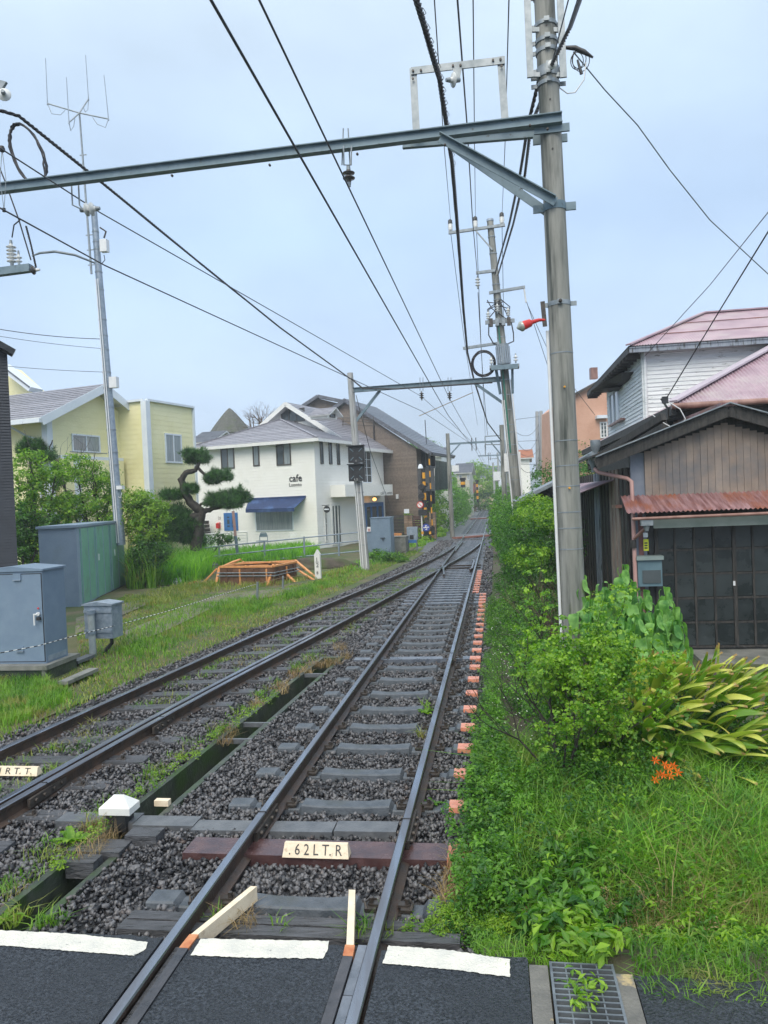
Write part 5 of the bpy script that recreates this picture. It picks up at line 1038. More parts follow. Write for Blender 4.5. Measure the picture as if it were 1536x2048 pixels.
MB().tube([T(13.6,1.75,3.10), T(21,1.9,3.06)], .05, 8).build('gutter', M_galv, rh); MB().tube([T(13.3,1.62,2.95), T(11.98,1.62,2.95)], .05, 8).build('gutter', M_galv, rh)
for x, y, s_ in ((1191, 898, 13.0), (1186, 926, 12.6)): c = DS(x, y, s_); MB().lathe(c-UP*.15, [(0,.03),(.08,.035),(.16,.07),(.22,.085),(.30,.085)], UP, 12).build('collector', M_galv, rh)
MB().tube([DS(1190,938,12.5), DS(1197,945,12.4), DS(1255,957,12.2), DS(1263,963,12.1), DS(1265,1000,12.1), DS(1272,1190,12.0), DS(1276,1300,12.0)], .032, 8).build('downpipe', M_pinkp, rh)
c = DS(1293, 1045, 11.75); MB().box(c, (.17,.12,.09), TN).lathe(c-UP*.13, [(0,.03),(.08,.05)], UP, 8).build('collector', M_galv, rh); MB().tube([c-UP*.1, DS(1290,1058,11.85), DS(1268,1077,12.0)], .026, 8).build('spout', M_pipe, rh); MB().tube([DS(1266,1080,12.02), DS(1267,1096,12.02)], .05, 8).build('pipe_joint', M_dkwood, rh)
mt = thing('meter_box', 'blue grey meter box with dark window beside the garage doors', 'meter box', DS(1298, 1142, 12.1)); c = DS(1298, 1142, 12.1)
MB().box(c, (.36,.16,.46), TN).build('case', M_meter, mt); MB().box(c-TD*.085-UP*.08+TN*.02, (.27,.02,.20), TN).build('window', M_glass, mt); MB().box(c+UP*.21-TD*.02, (.40,.22,.06), TN).build('lid', mat('meter_lid', (.2,.26,.26), (.25,.3,.3)), mt)
yt = thing('inspection_tag', 'yellow tag hanging above the meter box', 'tag', DS(1292, 1090, 12.1)); MB().box(DS(1292,1090,12.1), (.075,.012,.18), TN).build('plate', M_yl, yt); MB().box(DS(1291,1070,12.1), (.07,.012,.07), TN).build('sticker', M_trim, yt); 
for k in range(3): MB().box(DS(1292,1086+k*5,12.09), (.045,.006,.02), TN).build('print_line', M_black, yt)
# upper storey
zu0, zu1 = 3.75, 5.55; su = 17.0; uu = 3.28
def bds(O, U, Nn, ln, z0, z1, pitch=.088):
    z = z0
    while z < z1: 
        q_ = MB(); P = lambda u_, zz, n_: np.array([O[0],O[1],0.])+U*u_+UP*zz+Nn*n_; e_ = random.uniform(0, .006)
        q_.add([P(0,z,.016+e_),P(ln,z,.016+e_),P(ln,z+pitch,.002),P(0,z+pitch,.002),P(0,z,-.01),P(ln,z,-.01),P(ln,z+pitch,-.01),P(0,z+pitch,-.01)], [(0,1,2,3),(0,4,5,1),(0,3,7,4),(1,5,6,2),(2,6,7,3)]); q_.build('board', M_wbd, rh); z += pitch
bds(T(su,uu), TN, -TD, 5.0, zu0, zu1); bds(T(su,uu), TD, -TN, 5.25, zu0, zu1)
MB().fr(T(su+.02,uu+.02,zu0), TN, TD, UP, 5, 5.2, zu1-zu0).build('upper_wall', M_dkwood, rh)
MB().fr(T(su-.03,uu-.03,zu0), TN, TD, UP, .09, .09, zu1-zu0).build('corner_board', M_wbd, rh); MB().tube([T(su-.06,uu+.03,zu0-.1), T(su-.06,uu+.03,zu1-.05)], .035, 8).build('downpipe', M_wbd, rh)
pxwin(rh, T(su,uu), TD, -TN, 1221, 788, 1241, 848, M_trim, M_curt, nx=2, w=.06); 
a0, z0 = upx(1218, 852, T(su,uu-.1), TD); a1, z1 = upx(1243, 842, T(su,uu-.1), TD); MB().fr(T(su+a1,uu-.12,4.16), TD, TN, UP, a0-a1, .12, .05).build('sill', M_pipe, rh)
MB().prism([DU(1180,783,2.75), DU(1195,772,2.75), DU(1243,745,3.0), DU(1243,762,3.1), DU(1205,785,3.0)], TN*.5).build('rotten_canopy', M_dkwood, rh)
MB().prism([DU(1194,780,2.9), DU(1216,776,2.9), DU(1216,783,3.0), DU(1194,784,3.0)], TN*.4).build('broken_board', M_dkwood, rh)
e1 = DS(1257, 692, su-.35); ze2 = e1[2]; ue2 = st(e1)[1]; apx = DS(1408, 627, su+2.0); ua2 = st(apx)[1]; za2 = apx[2]
k_ = (za2-ze2)/2.35; hipu = ua2-ue2
corr(T(su-.35,ue2,ze2), TN*7, TD*2.35+UP*(za2-ze2), UP, 120, M_purp, 'upper_roof', rh, amp=.010, seg=4, poly=lambda t: (0, min(1, t*7/hipu)))
MB().add([T(su-.35,ue2,ze2),T(su+7,ue2,ze2),T(su+4,ua2,za2),T(su+2.0,ua2,za2)], [(0,1,2,3)]).add([T(su-.35,ue2,ze2-.05),T(su+7,ue2,ze2-.05),T(su+7,ue2+7,ze2-.05),T(su-.35,ue2+7,ze2-.05)], [(0,1,2,3)]).build('side_roof', M_dkwood, rh)
MB().beam(T(su-.35,ue2,ze2+.03), T(su+2,ua2,za2+.03), .14, .03).beam(T(su+2,ua2,za2+.02), T(su+2,ua2+4,za2+.02), .14, .03).build('hip_cap', M_purp, rh)
for t_ in (.32, .66): MB().beam(T(su-.35+2.35*t_,ue2+hipu*t_,ze2+(za2-ze2)*t_+.012), T(su-.35+2.35*t_,ue2+7,ze2+(za2-ze2)*t_+.012), .03, .012).build('sheet_lap', M_rroof, rh)
MB().fr(T(su-.33,ue2+.02,ze2-.14), TN, TD, UP, 7, .04, .12).build('fascia', M_blbd, rh); MB().fr(T(su-.3,ue2,ze2-.14), TD, TN, UP, 7.3, .04, .12).build('fascia', M_dkwood, rh)
for s in np.arange(su, su+7, .4): MB().fr(T(s,ue2,ze2-.22), TD, TN, UP, .06, .3, .10).build('rafter', M_dkwood, rh)
# peach building
Y = 34; pc = thing('peach_house', 'peach rendered house with white framed window behind the old white house', 'house', D(1180, 1000, Y)*np.array([1,1,0]))
MB().prism([D(1130,1020,Y), D(1130,806,Y), D(1143,795,Y), D(1186,766,Y), D(1260,735,Y), D(1260,1020,Y)], (0,5,0)).build('wall', M_peach, pc)
MB().beam(D(1128,800,Y-.1), D(1262,728,Y-.1), .3, .10).build('roof_edge', M_frame, pc); MB().box(D(1187,747,Y), (.30,.3,.5)).build('vent_cap', M_pipe, pc)
pxwin(pc, D(1200,900,Y), np.array([1.,0,0]), np.array([0,-1.,0]), 1199, 844, 1215, 876, M_white, M_glass, nx=2, nz=4, w=.06); MB().box(D(1203,834,Y-.15), (.5,.4,.14)).build('window_hood', M_trim, pc)
lt = thing('lean_to_shed', 'dark tin roofed lean-to behind the hedge left of the big pole', 'shed', DS(1085, 1000, 21)); 
MB().prism([DS(1030,1002,19.5), DS(1125,955,19.5), DS(1125,962,19.5), DS(1034,1008,19.5)], TD*3).build('roof', M_galv, lt); MB().prism([DS(1045,1002,20), DS(1125,962,20), DS(1125,1020,20), DS(1048,1020,20)], TD*2.4).build('wall', M_dkwood, lt)
# ------------------------------------------------------------------ left trackside equipment
def cabinet(name, lab, x, y, z, ang_, la, lb, h, m_, base=None, doors=1, peak=0.0):
    a, b = frame(ang_); p = G(x, y, z); o = thing(name, lab, 'cabinet', p); P0 = np.array([p[0], p[1], 0.])
    MB().obox(P0, a, b, la, lb, z, z+h).build('case', m_, o)
    mb = MB(); f = P0-a*.03-b*.03; r_ = [f+UP*(z+h), f+b*(lb+.06)+UP*(z+h), f+b*(lb+.06)+a*(la+.06)+UP*(z+h), f+a*(la+.06)+UP*(z+h)]
    if peak: mb.prism([r_[0], r_[1], r_[1]+UP*.03, (r_[0]+r_[1])/2+UP*(.03+peak), r_[0]+UP*.03], a*(la+.06))
    else: mb.prism(r_, UP*.035)
    mb.build('lid', m_, o); return o, P0, a, b
o, P0, a, b = cabinet('equipment_cabinet', 'large blue grey steel cabinet on a concrete plinth, nearest the left frame edge', 93, 1327, .09, 8.5, .60, 1.05, 1.46, M_cab, peak=.05)
MB().obox(P0-a*.006+b*.008, a, b, .005, .954, .118, 1.512).build('door_gap', M_black, o); MB().obox(P0-a*.012+b*.02, a, b, .012, .93, .13, 1.50).build('door', M_cab, o)  # thin black box behind the door paints the shaded gap around its edge
for z in (.25, .80, 1.35): MB().tube([P0-a*.015+b*.965+UP*z, P0-a*.015+b*.965+UP*(z+.09)], .012, 6).build('hinge', M_cab2, o)
MB().obox(P0-b*.006+a*.05, a, b, .50, .006, .12, .20).build('side_plate', M_cab2, o)

dd = PL(77, 1228, P0-a*.03, b); hd = MB().lathe(dd, [(0,.03),(.03,.03)], -a, 10); hd.beam(dd-a*.04+b*.05, dd-a*.04+b*.05-UP*.17, .018, .018, tuple(a)); hd.beam(dd-a*.04, dd-a*.04+b*.06, .02, .02); hd.build('handle', M_wplas, o)
MB().box(dd-UP*.07-a*.02-b*.01, (.06,.04,.05), b).build('padlock', M_black, o); MB().box(dd+UP*.09-a*.003, (.025,.006,.025), b).build('red_mark', M_red, o)
for x, y in ((34, 1154), (40, 1297)): c = PL(x, y, P0-a*.02, b); MB().box(c, (.13,.02,.10 if y < 1200 else .07), b).build('vent_cover', M_cab, o); MB().box(c-UP*.05, (.13,.05,.012), b).build('vent_lip', M_cab2, o)
pl_ = thing('concrete_plinth', 'concrete plinth carrying the blue grey cabinet', 'plinth', P0); MB().obox(P0-a*.16-b*.10, a, b, .95, 1.5, .02, .088).build('slab', M_conc, pl_); MB().obox(P0-a*.10-b*.06, a, b, .84, 1.4, -.35, .02).build('footing', M_drain, pl_); MB().obox(P0-a*.135-b*.06, a, b, .06, .06, -.3, .02).build('corner_post', M_conc, pl_)
for (x, y, l_, lab) in ((165, 1318, .35, 'short dark slab leaning behind the plinth'), (158, 1352, .55, 'short square steel channel offcut lying by the plinth')):
    c = G(x, y, -.08); o2 = thing('channel_offcut', lab, 'scrap', c); MB().beam(c-TD*l_*.8, c+TD*l_*.8, .16, .05).build('top_flange', M_conc if y > 1330 else M_trough, o2); MB().beam(c-TD*l_*.8-UP*.06-TN*.07, c+TD*l_*.8-UP*.06-TN*.07, .02, .10).build('web', M_conc, o2)
o, P0, a, b = cabinet('junction_box', 'galvanised box mounted on a short pipe post beside the big cabinet', 226, 1277, .13, 12, .34, .56, .60, M_cab2, peak=.04)
post = P0-a*.09+b*.36; MB().tube([post*np.array([1,1,0])-UP*.25, post*np.array([1,1,0])+UP*.64], .062, 14).build('post', mat('weathered_pipe', (.30,.35,.37), (.42,.46,.47), scale=8, rough=.6), o)
for z in (.60, .24): MB().obox(P0-a*.02+b*-.0, a, b, .02, .56, z, z+.05).build('strap', M_cab2, o); MB().tube([post*np.array([1,1,0])+UP*(z-.01), post*np.array([1,1,0])+UP*(z+.06)], .075, 14).build('clamp', M_cab2, o)
c = P0+b*.12+a*.15; MB().tube([c+UP*.13, c+UP*.02, c+b*.10-UP*.08, c+b*.2-UP*.25], .035, 8).build('cable_sleeve', M_black, o)
# storage shed
ash, bsh = frame(-7); P = G(160, 1216, -.2); P0 = np.array([P[0], P[1], 0.]); sh = thing('storage_shed', 'tall storage shed with grey sides and sliding green doors', 'storage shed', P)
lsh, _z = upx(252, 1180, P0, ash); zt = PL(152, 1055, P0, ash)[2]; wsh, _z = upx(80, 1150, P0, bsh)
MB().obox(P0+ash*.03, ash, bsh, lsh-.06, wsh, -.2, zt).build('body', M_shed, sh)
MB().obox(P0-ash*.03-bsh*.05, ash, bsh, lsh+.06, wsh+.1, zt, zt+.07).build('roof', M_shed, sh)
for k in (0, 1): MB().obox(P0+ash*(k*(lsh-.05)), ash, bsh, .05, .05, -.2, zt).build('corner_frame', M_shed, sh)
for k, (x0, x1, out_) in enumerate(((.05,.32,.02),(.32,.62,.04),(.64,.97,.04))):
    d_ = MB().obox(P0-bsh*out_+ash*lsh*x0, ash, bsh, lsh*(x1-x0), .02, -.12, zt-.04).build('sliding_door', M_shg, sh)
    for f_ in (.02, .5, .95): MB().obox(P0-bsh*(out_+.012)+ash*(lsh*x0+lsh*(x1-x0)*f_), ash, bsh, .025, .012, -.12, zt-.04).build('rib', M_shed, d_)
for f_ in (.36, .72): MB().obox(P0-bsh*.06+ash*lsh*f_, ash, bsh, .05, .02, .95, 1.15).build('handle', M_wplas, sh)
# cabinets by the signal pole
o, P0, a, b = cabinet('equipment_cabinet', 'tall blue grey cabinet right of the signal pole', 783, 1111, -.15, 12, .8, .92, 1.72, M_cab)
MB().obox(P0-a*.012+b*.03, a, b, .012, .86, -.08, 1.5).build('door', M_cab, o); dd = PL(766, 1076, P0-a*.03, b); MB().beam(dd-b*.10-a*.03, dd+b*.12-a*.03, .03, .03).beam(dd-a*.03, dd-a*.03-UP*.14, .03, .03, tuple(a)).build('handle', M_black, o)
o, P0, a, b = cabinet('equipment_cabinet', 'low wide concrete grey cabinet between the tall cabinet and the small box', 812, 1108, -.2, 12, .9, .72, .80, M_conc)
o, P0, a, b = cabinet('equipment_cabinet', 'narrow blue grey cabinet hidden behind the signal pole foot', 745, 1108, -.2, 12, .7, .30, 1.05, M_cab)
p = G(834, 1105, -.2); o = thing('relay_box', 'small grey box on a galvanised stand left of the crossing signal', 'cabinet', p); c = p*np.array([1,1,0])
for dx in (-.42, .0): 
    for dy in (0, .3): MB().tube([c+TN*dx+TD*dy-UP*.2, c+TN*dx+TD*dy+UP*.4], .02, 6).build('leg', M_galv, o)
MB().box(c-TN*.2+TD*.15+UP*.72, (.50,.34,.62), TN).build('case', M_cab2, o); MB().box(c-TN*.22-TD*.03+UP*.55, (.18,.03,.2), TN).build('window', M_black, o); MB().box(c-TN*.2+TD*.15+UP*.34, (.40,.34,.14), TN).build('base_box', M_bluedoor, o)
# crossing signal
p = G(851, 1083, -.2); cs_ = thing('crossing_signal', 'level crossing signal post striped yellow and black with dark lamps', 'crossing signal', p); c = p*np.array([1,1,0]); sC = st(p)[0]
def cx(x, y): return DS(x, y, sC)
MB().prism([c-TN*.35-UP*.2, c+TN*.35-UP*.2, c+TN*.14+UP*.9, c-TN*.14+UP*.9], TD*.3).build('base', M_black, cs_)
ys = [938, 945, 957, 963, 971, 986, 1000, 1015, 1040]
for i, (y0, y1) in enumerate(zip(ys, ys[1:])): MB().tube([cx(847+(y0-940)*.045, y0), cx(847+(y1-940)*.045, y1)], .095, 10).build('stripe', M_hiyel if i % 2 else M_black, cs_)
MB().lathe(cx(841,937)-TN*.0, [(0,.16),(.14,.14),(.26,.06)], UP, 12).build('bell', M_trim, cs_)
for y in (972, 990): MB().lathe(cx(843, y+2)+TD*.0, [(-.05,.10),(0,.21),(.05,.22),(.30,.17)], -TD, 14).lathe(cx(852,y-2), [(0,.14),(.25,.10)], TD, 10).build('lamp', M_black, cs_)
c2 = cx(840.5, 1009.5)-TD*.1; MB().lathe(c2, [(0,.20),(.02,.20)], -TD, 20).build('sign_disc', M_red, cs_); MB().lathe(c2-TD*.021, [(0,.155),(.006,.155)], -TD, 20).build('sign_face', M_white, cs_); MB().beam(c2-TD*.03-TN*.11+UP*.11, c2-TD*.03+TN*.11-UP*.11, .035, .01, tuple(-TD)).build('sign_bar', M_red, cs_)
MB().box(cx(845.5, 1025), (.50,.3,.34), TN).build('control_box', M_black, cs_); MB().lathe(cx(853,1038), [(0,.10),(.2,.12)], -TD, 10).build('lower_lamp', M_black, cs_)
mk = thing('direction_marker', 'round blue marker with white arrow pattern at the crossing', 'sign', cx(853.5, 1054.5)-TD*.4); c2 = WO[mk]
MB().lathe(c2, [(0,.22),(.02,.22)], -TD, 20).build('disc', mat('marker_blue', (.03,.06,.35), (.04,.08,.4)), mk)
for dx, dy, w, h in ((-.08,0,.18,.05),(.08,.02,.18,.05),(0,.11,.10,.05),(0,-.11,.10,.05),(-.04,.07,.04,.09),(.04,-.07,.04,.09)): MB().box(c2-TD*.026+TN*dx+UP*dy, (w,.01,h), TN).build('arrow_bar', M_white, mk)
for x in (846, 861): MB().box(cx(x,1065)-TD*.3, (.13,.05,.16), TN).build('stripe_tab', M_hiyel, mk)
ga = thing('crossing_gate_arm', 'raised yellow and black crossing barrier arm standing upright', 'barrier', cx(862, 1075))
for i in range(14): y0 = 905+i*12.2; MB().tube([cx(856.8+(y0-905)*.045, y0)+TD*.4, cx(856.8+(y0+12-905)*.045, y0+12)+TD*.4], .045, 8).build('stripe', M_hiyel if i % 2 else M_black, ga)
MB().box(cx(864,1062)+TD*.4, (.25,.3,.5), TN).build('gate_motor', M_black, ga)
wp = thing('white_post', 'slim white post left of the crossing signal', 'post', cx(845, 1084)); MB().tube([cx(845.5,1084), cx(843,1031)], .045, 8).build('shaft', M_white, wp); MB().lathe(cx(843,1031), [(0,.045),(.04,.02)], UP, 8).build('cap', M_white, wp)
for k, (x, yt, yb, s_, lab) in enumerate(((925.5, 958, 975, 62, 'short yellow and black post top above the left hedge'), (953.5, 962, 1004, 92, 'distant yellow and black crossing post by the bend'))):
    o = thing('crossing_post', lab, 'crossing signal', DS(x, yb, s_)); n = 3 if k == 0 else 7
    for i in range(n): y0 = yt+(yb-yt)*i/n; y1 = yt+(yb-yt)*(i+1)/n; MB().tube([DS(x+(i*.3), y0, s_), DS(x+(i*.3)+.2, y1, s_)], .20 if k == 0 else .14, 8).build('stripe', M_black if i % 2 == 0 else M_hiyel, o)
    MB().box(DS(x, yt, s_), (.5,.3,.2), TN).build('head', M_black, o)
# red-brown deck edges of the far crossings
for (x0, y0, x1, y1), lab in (((908,1076,998,1069), 'near red brown crossing deck edge across the rails'), ((940,1038,1000,1034.5), 'second red brown crossing deck edge farther on')):
    a, b = G(x0, y0, -.06), G(x1, y1, -.06); o = thing('crossing_deck', lab, 'crossing deck', a); MB().beam(a, b, .35, .10).build('edge_beam', mat('deck_red', (.24,.10,.08), (.32,.15,.12), scale=2, rough=.4) if y0 > 1050 else bpy.data.materials['deck_red'], o)
    d_ = (b-a)/np.linalg.norm(b-a); MB().prism([a+TD*.3-UP*.0, b+TD*.3, b+TD*3.0, a+TD*3.0], UP*.03).build('deck', M_bedfar, o)
o = thing('crossing_deck', 'pale concrete crossing strip at the far bend', 'crossing deck', DS(980, 1008, 100)); MB().beam(G(962,1010,-.1), G(994,1008,-.1), 1.2, .06).build('edge_beam', M_trim, o)
# brick piers and planter by the crossing
br = thing('brick_gate', 'brick gate piers with dark red slats and black timber planter by the crossing', 'gate', DS(820, 1070, 45.5))
for x0, y0, x1, y1, m_, n_ in ((809,1031,826,1068,M_brownw,'pier'),(860,1024,873,1078,M_brownw,'pier')):
    q_ = DS(x0,y1,45.6); w_ = np.linalg.norm(DS(x1,y1,45.6)-q_); z0 = q_[2]; z1 = DS(x0,y0,45.6)[2]; z = z0
    pr_ = MB().fr(q_*np.array([1,1,0])+UP*z0+TD*.01, TN, TD, UP, w_, .5, z1-z0).build(n_, M_frame, br); nr = max(4, int((z1-z0)/.16)); hh = (z1-z0)/nr
    for r in range(nr):
        for cc_ in range(2): MB().fr(q_*np.array([1,1,0])+UP*(z0+r*hh)+TN*(cc_*w_/2+.005), TN, TD, UP, w_/2-.015, .03, hh-.015).build('brick', mat('gate_brick', (.24,.17,.12), (.36,.26,.19), objrand=1, scale=4) if 'gate_brick' not in bpy.data.materials else bpy.data.materials['gate_brick'], pr_)
for k in range(5): MB().beam(DS(826,1034+k*4.5,45.4), DS(846,1034+k*4.5,45.4), .06, .10).build('slat', M_steel, br)
for k in range(6): MB().beam(DS(772,1034+k*6.6,44.5), DS(808,1033+k*6.6,44.5), .12, .18).build('timber', M_dkwood, br)
c = DS(826,1013.5,45.2); MB().box(c-TN*.4+UP*-.25, (.3,.1,.26), TN).build('name_plate', M_trim, br)
gf = thing('green_fence', 'dark green slatted fence along the track by the white house', 'fence', DS(883, 1045, 50))
for k in range(10): MB().beam(DS(873+k*2.1,1050-k*.8,51+k*.8), DS(872+k*2.1,1025+k*.3,51+k*.8), .10, .03, tuple(-TD)).build('slat', mat('fence_green', (.05,.085,.08), (.08,.12,.11)) if k == 0 else bpy.data.materials['fence_green'], gf)
# km post
p = G(636, 1159, -.2); kp = thing('distance_post', 'white distance post numbered 1/2 and 8 standing in the grass', 'distance post', p); c = p*np.array([1,1,0]); hw = .10
MB().prism([c-TN*hw-UP*.2, c+TN*hw-UP*.2, c+TN*hw+UP*.66, c+UP*.82, c-TN*hw+UP*.66], TD*.16).build('post', M_white, kp)
for tx, z, h in (('1', .42, .13), ('2', .22, .14), ('8', -.02, .10)): text(tx, c-TN*(.02 if tx == '1' else .04)-TD*.012+UP*z, TN, UP, h, M_black, kp, 'numeral')
MB().box(c+UP*.395-TD*.012, (.10,.006,.014), TN).build('fraction_bar', M_black, kp)
# formwork
fm = thing('concrete_formwork', 'brown formwork box with steel pipes and orange timber braces', 'formwork', G(520, 1170, -.2))
qa, qb, qc = G(442, 1171, -.2), G(548, 1171, -.2), G(593, 1160, -.2); qd = qa+(qc-qb)
zt = PL(445, 1135, qa, (qb-qa)/np.linalg.norm(qb-qa))[2]
for p0, p1 in ((qa,qb),(qb,qc),(qc,qd),(qd,qa)):
    ln = np.linalg.norm(p1-p0); d_ = (p1-p0)/ln; nn_ = np.array([d_[1],-d_[0],0]); n = max(3, int(ln/.45))
    for k in range(n): MB().fr(p0+d_*ln*k/n, d_, nn_, UP, ln/n-.012, .03, zt+.2).build('panel', M_form, fm)
    MB().beam(p0+UP*(zt+.22), p1+UP*(zt+.22), .10, .06).build('top_plate', M_lumb, fm)
    for k in range(n): MB().fr(p0+d_*(ln*(k+.5)/n)+nn_*.03, d_, nn_, UP, .05, .04, zt+.15).build('stud', M_lumb if k % 2 else M_form, fm)
    for z in (.30, .40): MB().tube([p0-d_*.1+nn_*.06+UP*(z+.02), p1+d_*.1+nn_*.06+UP*(z+.02)], .018, 8).build('pipe', M_galv, fm)
for (x0,y0,x1,y1) in ((439,1134,432,1169),(492,1131,476,1170),(547,1128,535,1171),(553,1129,592,1166),(573,1126,628,1160),(590,1120,632,1155),(434,1137,405,1167),(480,1120,500,1130)):
    a = G(x1, y1, -.18); b = D(x0, y0, (a[1]+ (.25 if x1 < 560 else .9))); MB().beam(b, a, .09, .035).build('brace', M_lumb, fm)
for (x0,y0,x1,y1) in ((470,1128,590,1121),(450,1131,480,1119),(500,1132,560,1128),(440,1136,470,1122),(540,1124,585,1130)):
    MB().beam(D(x0,y0,25.5), D(x1,y1,26.3), .10, .05).build('loose_plank', M_lumb, fm)
# pipe fence
fe = thing('pipe_fence', 'grey three rail pipe fence in front of the cafe', 'fence', G(560, 1120, -.2)); fO = G(438, 1131, -.2); fE = G(724, 1111, -.2); fV = (fE-fO)/np.linalg.norm(fE-fO); fO = fO*np.array([1,1,0])
for ya, yb in ((1097, 1064), (1116, 1081), (1133, 1102)):
    p0 = PL(396, ya, fO, fV); p1 = PL(722, yb, fO, fV); MB().tube([p0, p1], .030, 8).build('rail', M_cab2, fe)
for x, y0, y1 in ((438, 1091, 1131), (528.5, 1081, 1126), (608, 1073, 1122), (677, 1067, 1117)): MB().tube([PL(x+1, y1, fO, fV), PL(x, y0, fO, fV)], .045, 8).build('post', M_cab2, fe)
mf = thing('mesh_fence', 'white welded mesh fence among the weeds left of the cafe awning', 'fence', G(440, 1110, -.2)); sM = 37.5
for x in (392, 464, 495): MB().tube([DS(x, 1105, sM), DS(x-1, 1064, sM)], .035, 6).build('post', M_white, mf)
for y in (1066, 1072, 1078, 1084, 1090, 1096): MB().tube([DS(388, y+4, sM), DS(495, y-2, sM)], .018 if y > 1066 else .035, 4).build('rail', M_white, mf)
k_ = MB()
for x in range(392, 495, 4): k_.tube([DS(x, 1104, sM), DS(x, 1068, sM)], .010, 3)
o = k_.build('mesh_wire', M_white, mf); o['kind'] = 'stuff'
pw = thing('marker_pole', 'leaning pole in the garden, pinkish white above and blue below', 'pole', DS(473, 1100, 33)); MB().tube([DS(475, 1108, 33), DS(471, 1072, 33)], .07, 8).build('lower_shaft', M_beam, pw); MB().tube([DS(471, 1072, 33), DS(466, 1022, 33)], .065, 8).build('upper_shaft', M_pinkp, pw)
for x in range(3): pass
fp = thing('flower_pots', 'terracotta pots with plants on the low cabinet', 'flower pot', DS(792, 1072, 36)); 
for k, dx in enumerate((0, 6, 12)): MB().lathe(DS(788+dx, 1073, 36), [(0,.08),(.16,.11)], UP, 10).build('pot', M_lumb, fp)
sb_ = thing('sandwich_board', 'small white menu board beside the narrow cabinet', 'sign', DS(738, 1062, 36)); MB().prism([DS(733,1068,36),DS(743,1068,36),DS(742,1054,36),DS(734,1054,36)], TD*.05).build('board', M_white, sb_); MB().box(DS(738,1060,35.97), (.12,.01,.14), TN).build('picture', M_pinkp, sb_)
# rope fence
rp_ = thing('rope_barrier', 'thin black and white striped rope strung on stakes along the grass verge', 'rope', G(300, 1260, -.2))
RO = [D(-60, 1318, 10.4), D(0, 1306, 10.7), D(75, 1292, 11.3), D(148, 1272, 12.3), D(250, 1246, 14), D(350, 1218, 15.8), D(440, 1190, 18), D(513, 1168, 20.2)]; RO2 = [RO[-1], D(565, 1155, 22.5), D(640, 1148, 26), D(720, 1140, 29)]
def rope(P):
    P2 = []
    for a, b in zip(P, P[1:]):
        n = max(2, int(np.linalg.norm(b-a)/.07)); P2 += [a+(b-a)*i/n for i in range(n)]
    for k, m_ in ((0, M_white), (1, M_black)):
        mb = MB()
        for i in range(k, len(P2)-1, 2): mb.tube([P2[i], P2[i+1]], .007 if k == 0 else .0075, 4, cap=False)
        mb.build('strand', m_, rp_)
rope(RO); MB().tube(RO2, .007, 4).build('strand', M_dry, rp_)
for x, y0, y1, Y in ((515, 1206, 1164, 20.2), (566, 1180, 1152, 22.5)): MB().tube([D(x, y1, Y), D(x-.5, y0, Y)][::-1], .032, 8).build('stake', M_galv, rp_)
# debris heap with green net
db = thing('debris_heap', 'heap of rubbish under green netting with blue sheet and bags beside the shed', 'debris', G(330, 1170, -.2))
sN = st(G(330, 1170, -.2))[0]
M_net = mat('green_net', (.01,.12,.09), (.03,.20,.15), scale=20, rough=.8); M_bag = mat('pale_bag', (.45,.5,.52), (.6,.64,.65), rough=.5); M_bsheet = mat('blue_sheet', (.04,.20,.32), (.07,.28,.42), rough=.4)
def lump(name, c, r, m_, par, amp=.2, sq=1.):
    V = ICO_V.copy(); Fs = ICO_F
    for _ in range(2):
        mid = {}; V = list(map(tuple, V)); nf = []
        def md(a, b):
            k = (min(a, b), max(a, b))
            if k not in mid: v = np.array(V[a])+np.array(V[b]); v /= np.linalg.norm(v); mid[k] = len(V); V.append(tuple(v))
            return mid[k]
        for a, b, c_ in Fs: x, y, z = md(a, b), md(b, c_), md(c_, a); nf += [(a,x,z),(b,y,x),(c_,z,y),(x,y,z)]
        Fs = np.array(nf); V = np.array(V)
    V = V*(1+amp*(np.sin(V[:, :1]*5+c[0])*np.cos(V[:, 1:2]*4)+.5*np.sin(V[:, 2:]*9)))
    mb = MB(); mb.add(np.array(c)+V*np.array(r), [tuple(f) for f in Fs], 0, True); return mb.build(name, m_, par)
lump('net', DS(310,1150,sN+.8), (.75,.5,.45), M_net, db); lump('net', DS(335,1158,sN+.5), (.6,.4,.28), M_net, db)
MB().prism([DS(308,1145,sN+.3),DS(333,1146,sN+.3),DS(322,1131,sN+.3)], TD*.5).build('sheet', M_bsheet, db)
for x, y, r in ((352,1164,.15),(330,1166,.14),(343,1168,.12)): lump('bag', DS(x,y,sN), (r*1.6,r,r*.9), M_bag, db)
for k in range(6): a = DS(352+k*2,1176-k*1.2,sN); MB().beam(a, a+TN*.6+UP*.12+TD*random.uniform(-.2,.2), .06, .04).build('plank', M_lumb, db)
lump('heap', DS(294,1128,sN+1), (.16,.1,.16), mat('dull_red', (.35,.10,.09), (.4,.14,.12)), db)
lump('earth_heap', DS(640,1138,28.5), (1.3,.5,.42), M_soil, None).update_tag()
tag(bpy.data.objects['earth_heap'], 'low heap of dark excavated earth behind the distance post', 'earth heap')
for pl2, lab in (([(152,1236),(250,1206),(300,1196),(290,1210),(200,1250),(150,1268)], 0), ([(250,1262),(350,1222),(430,1190),(560,1176),(640,1172),(560,1190),(430,1213),(330,1262),(252,1290)], 1)):
    MB().sheet([G(x,y,-.125) for x, y in pl2]).build('dirt_path', M_path, kind='structure')
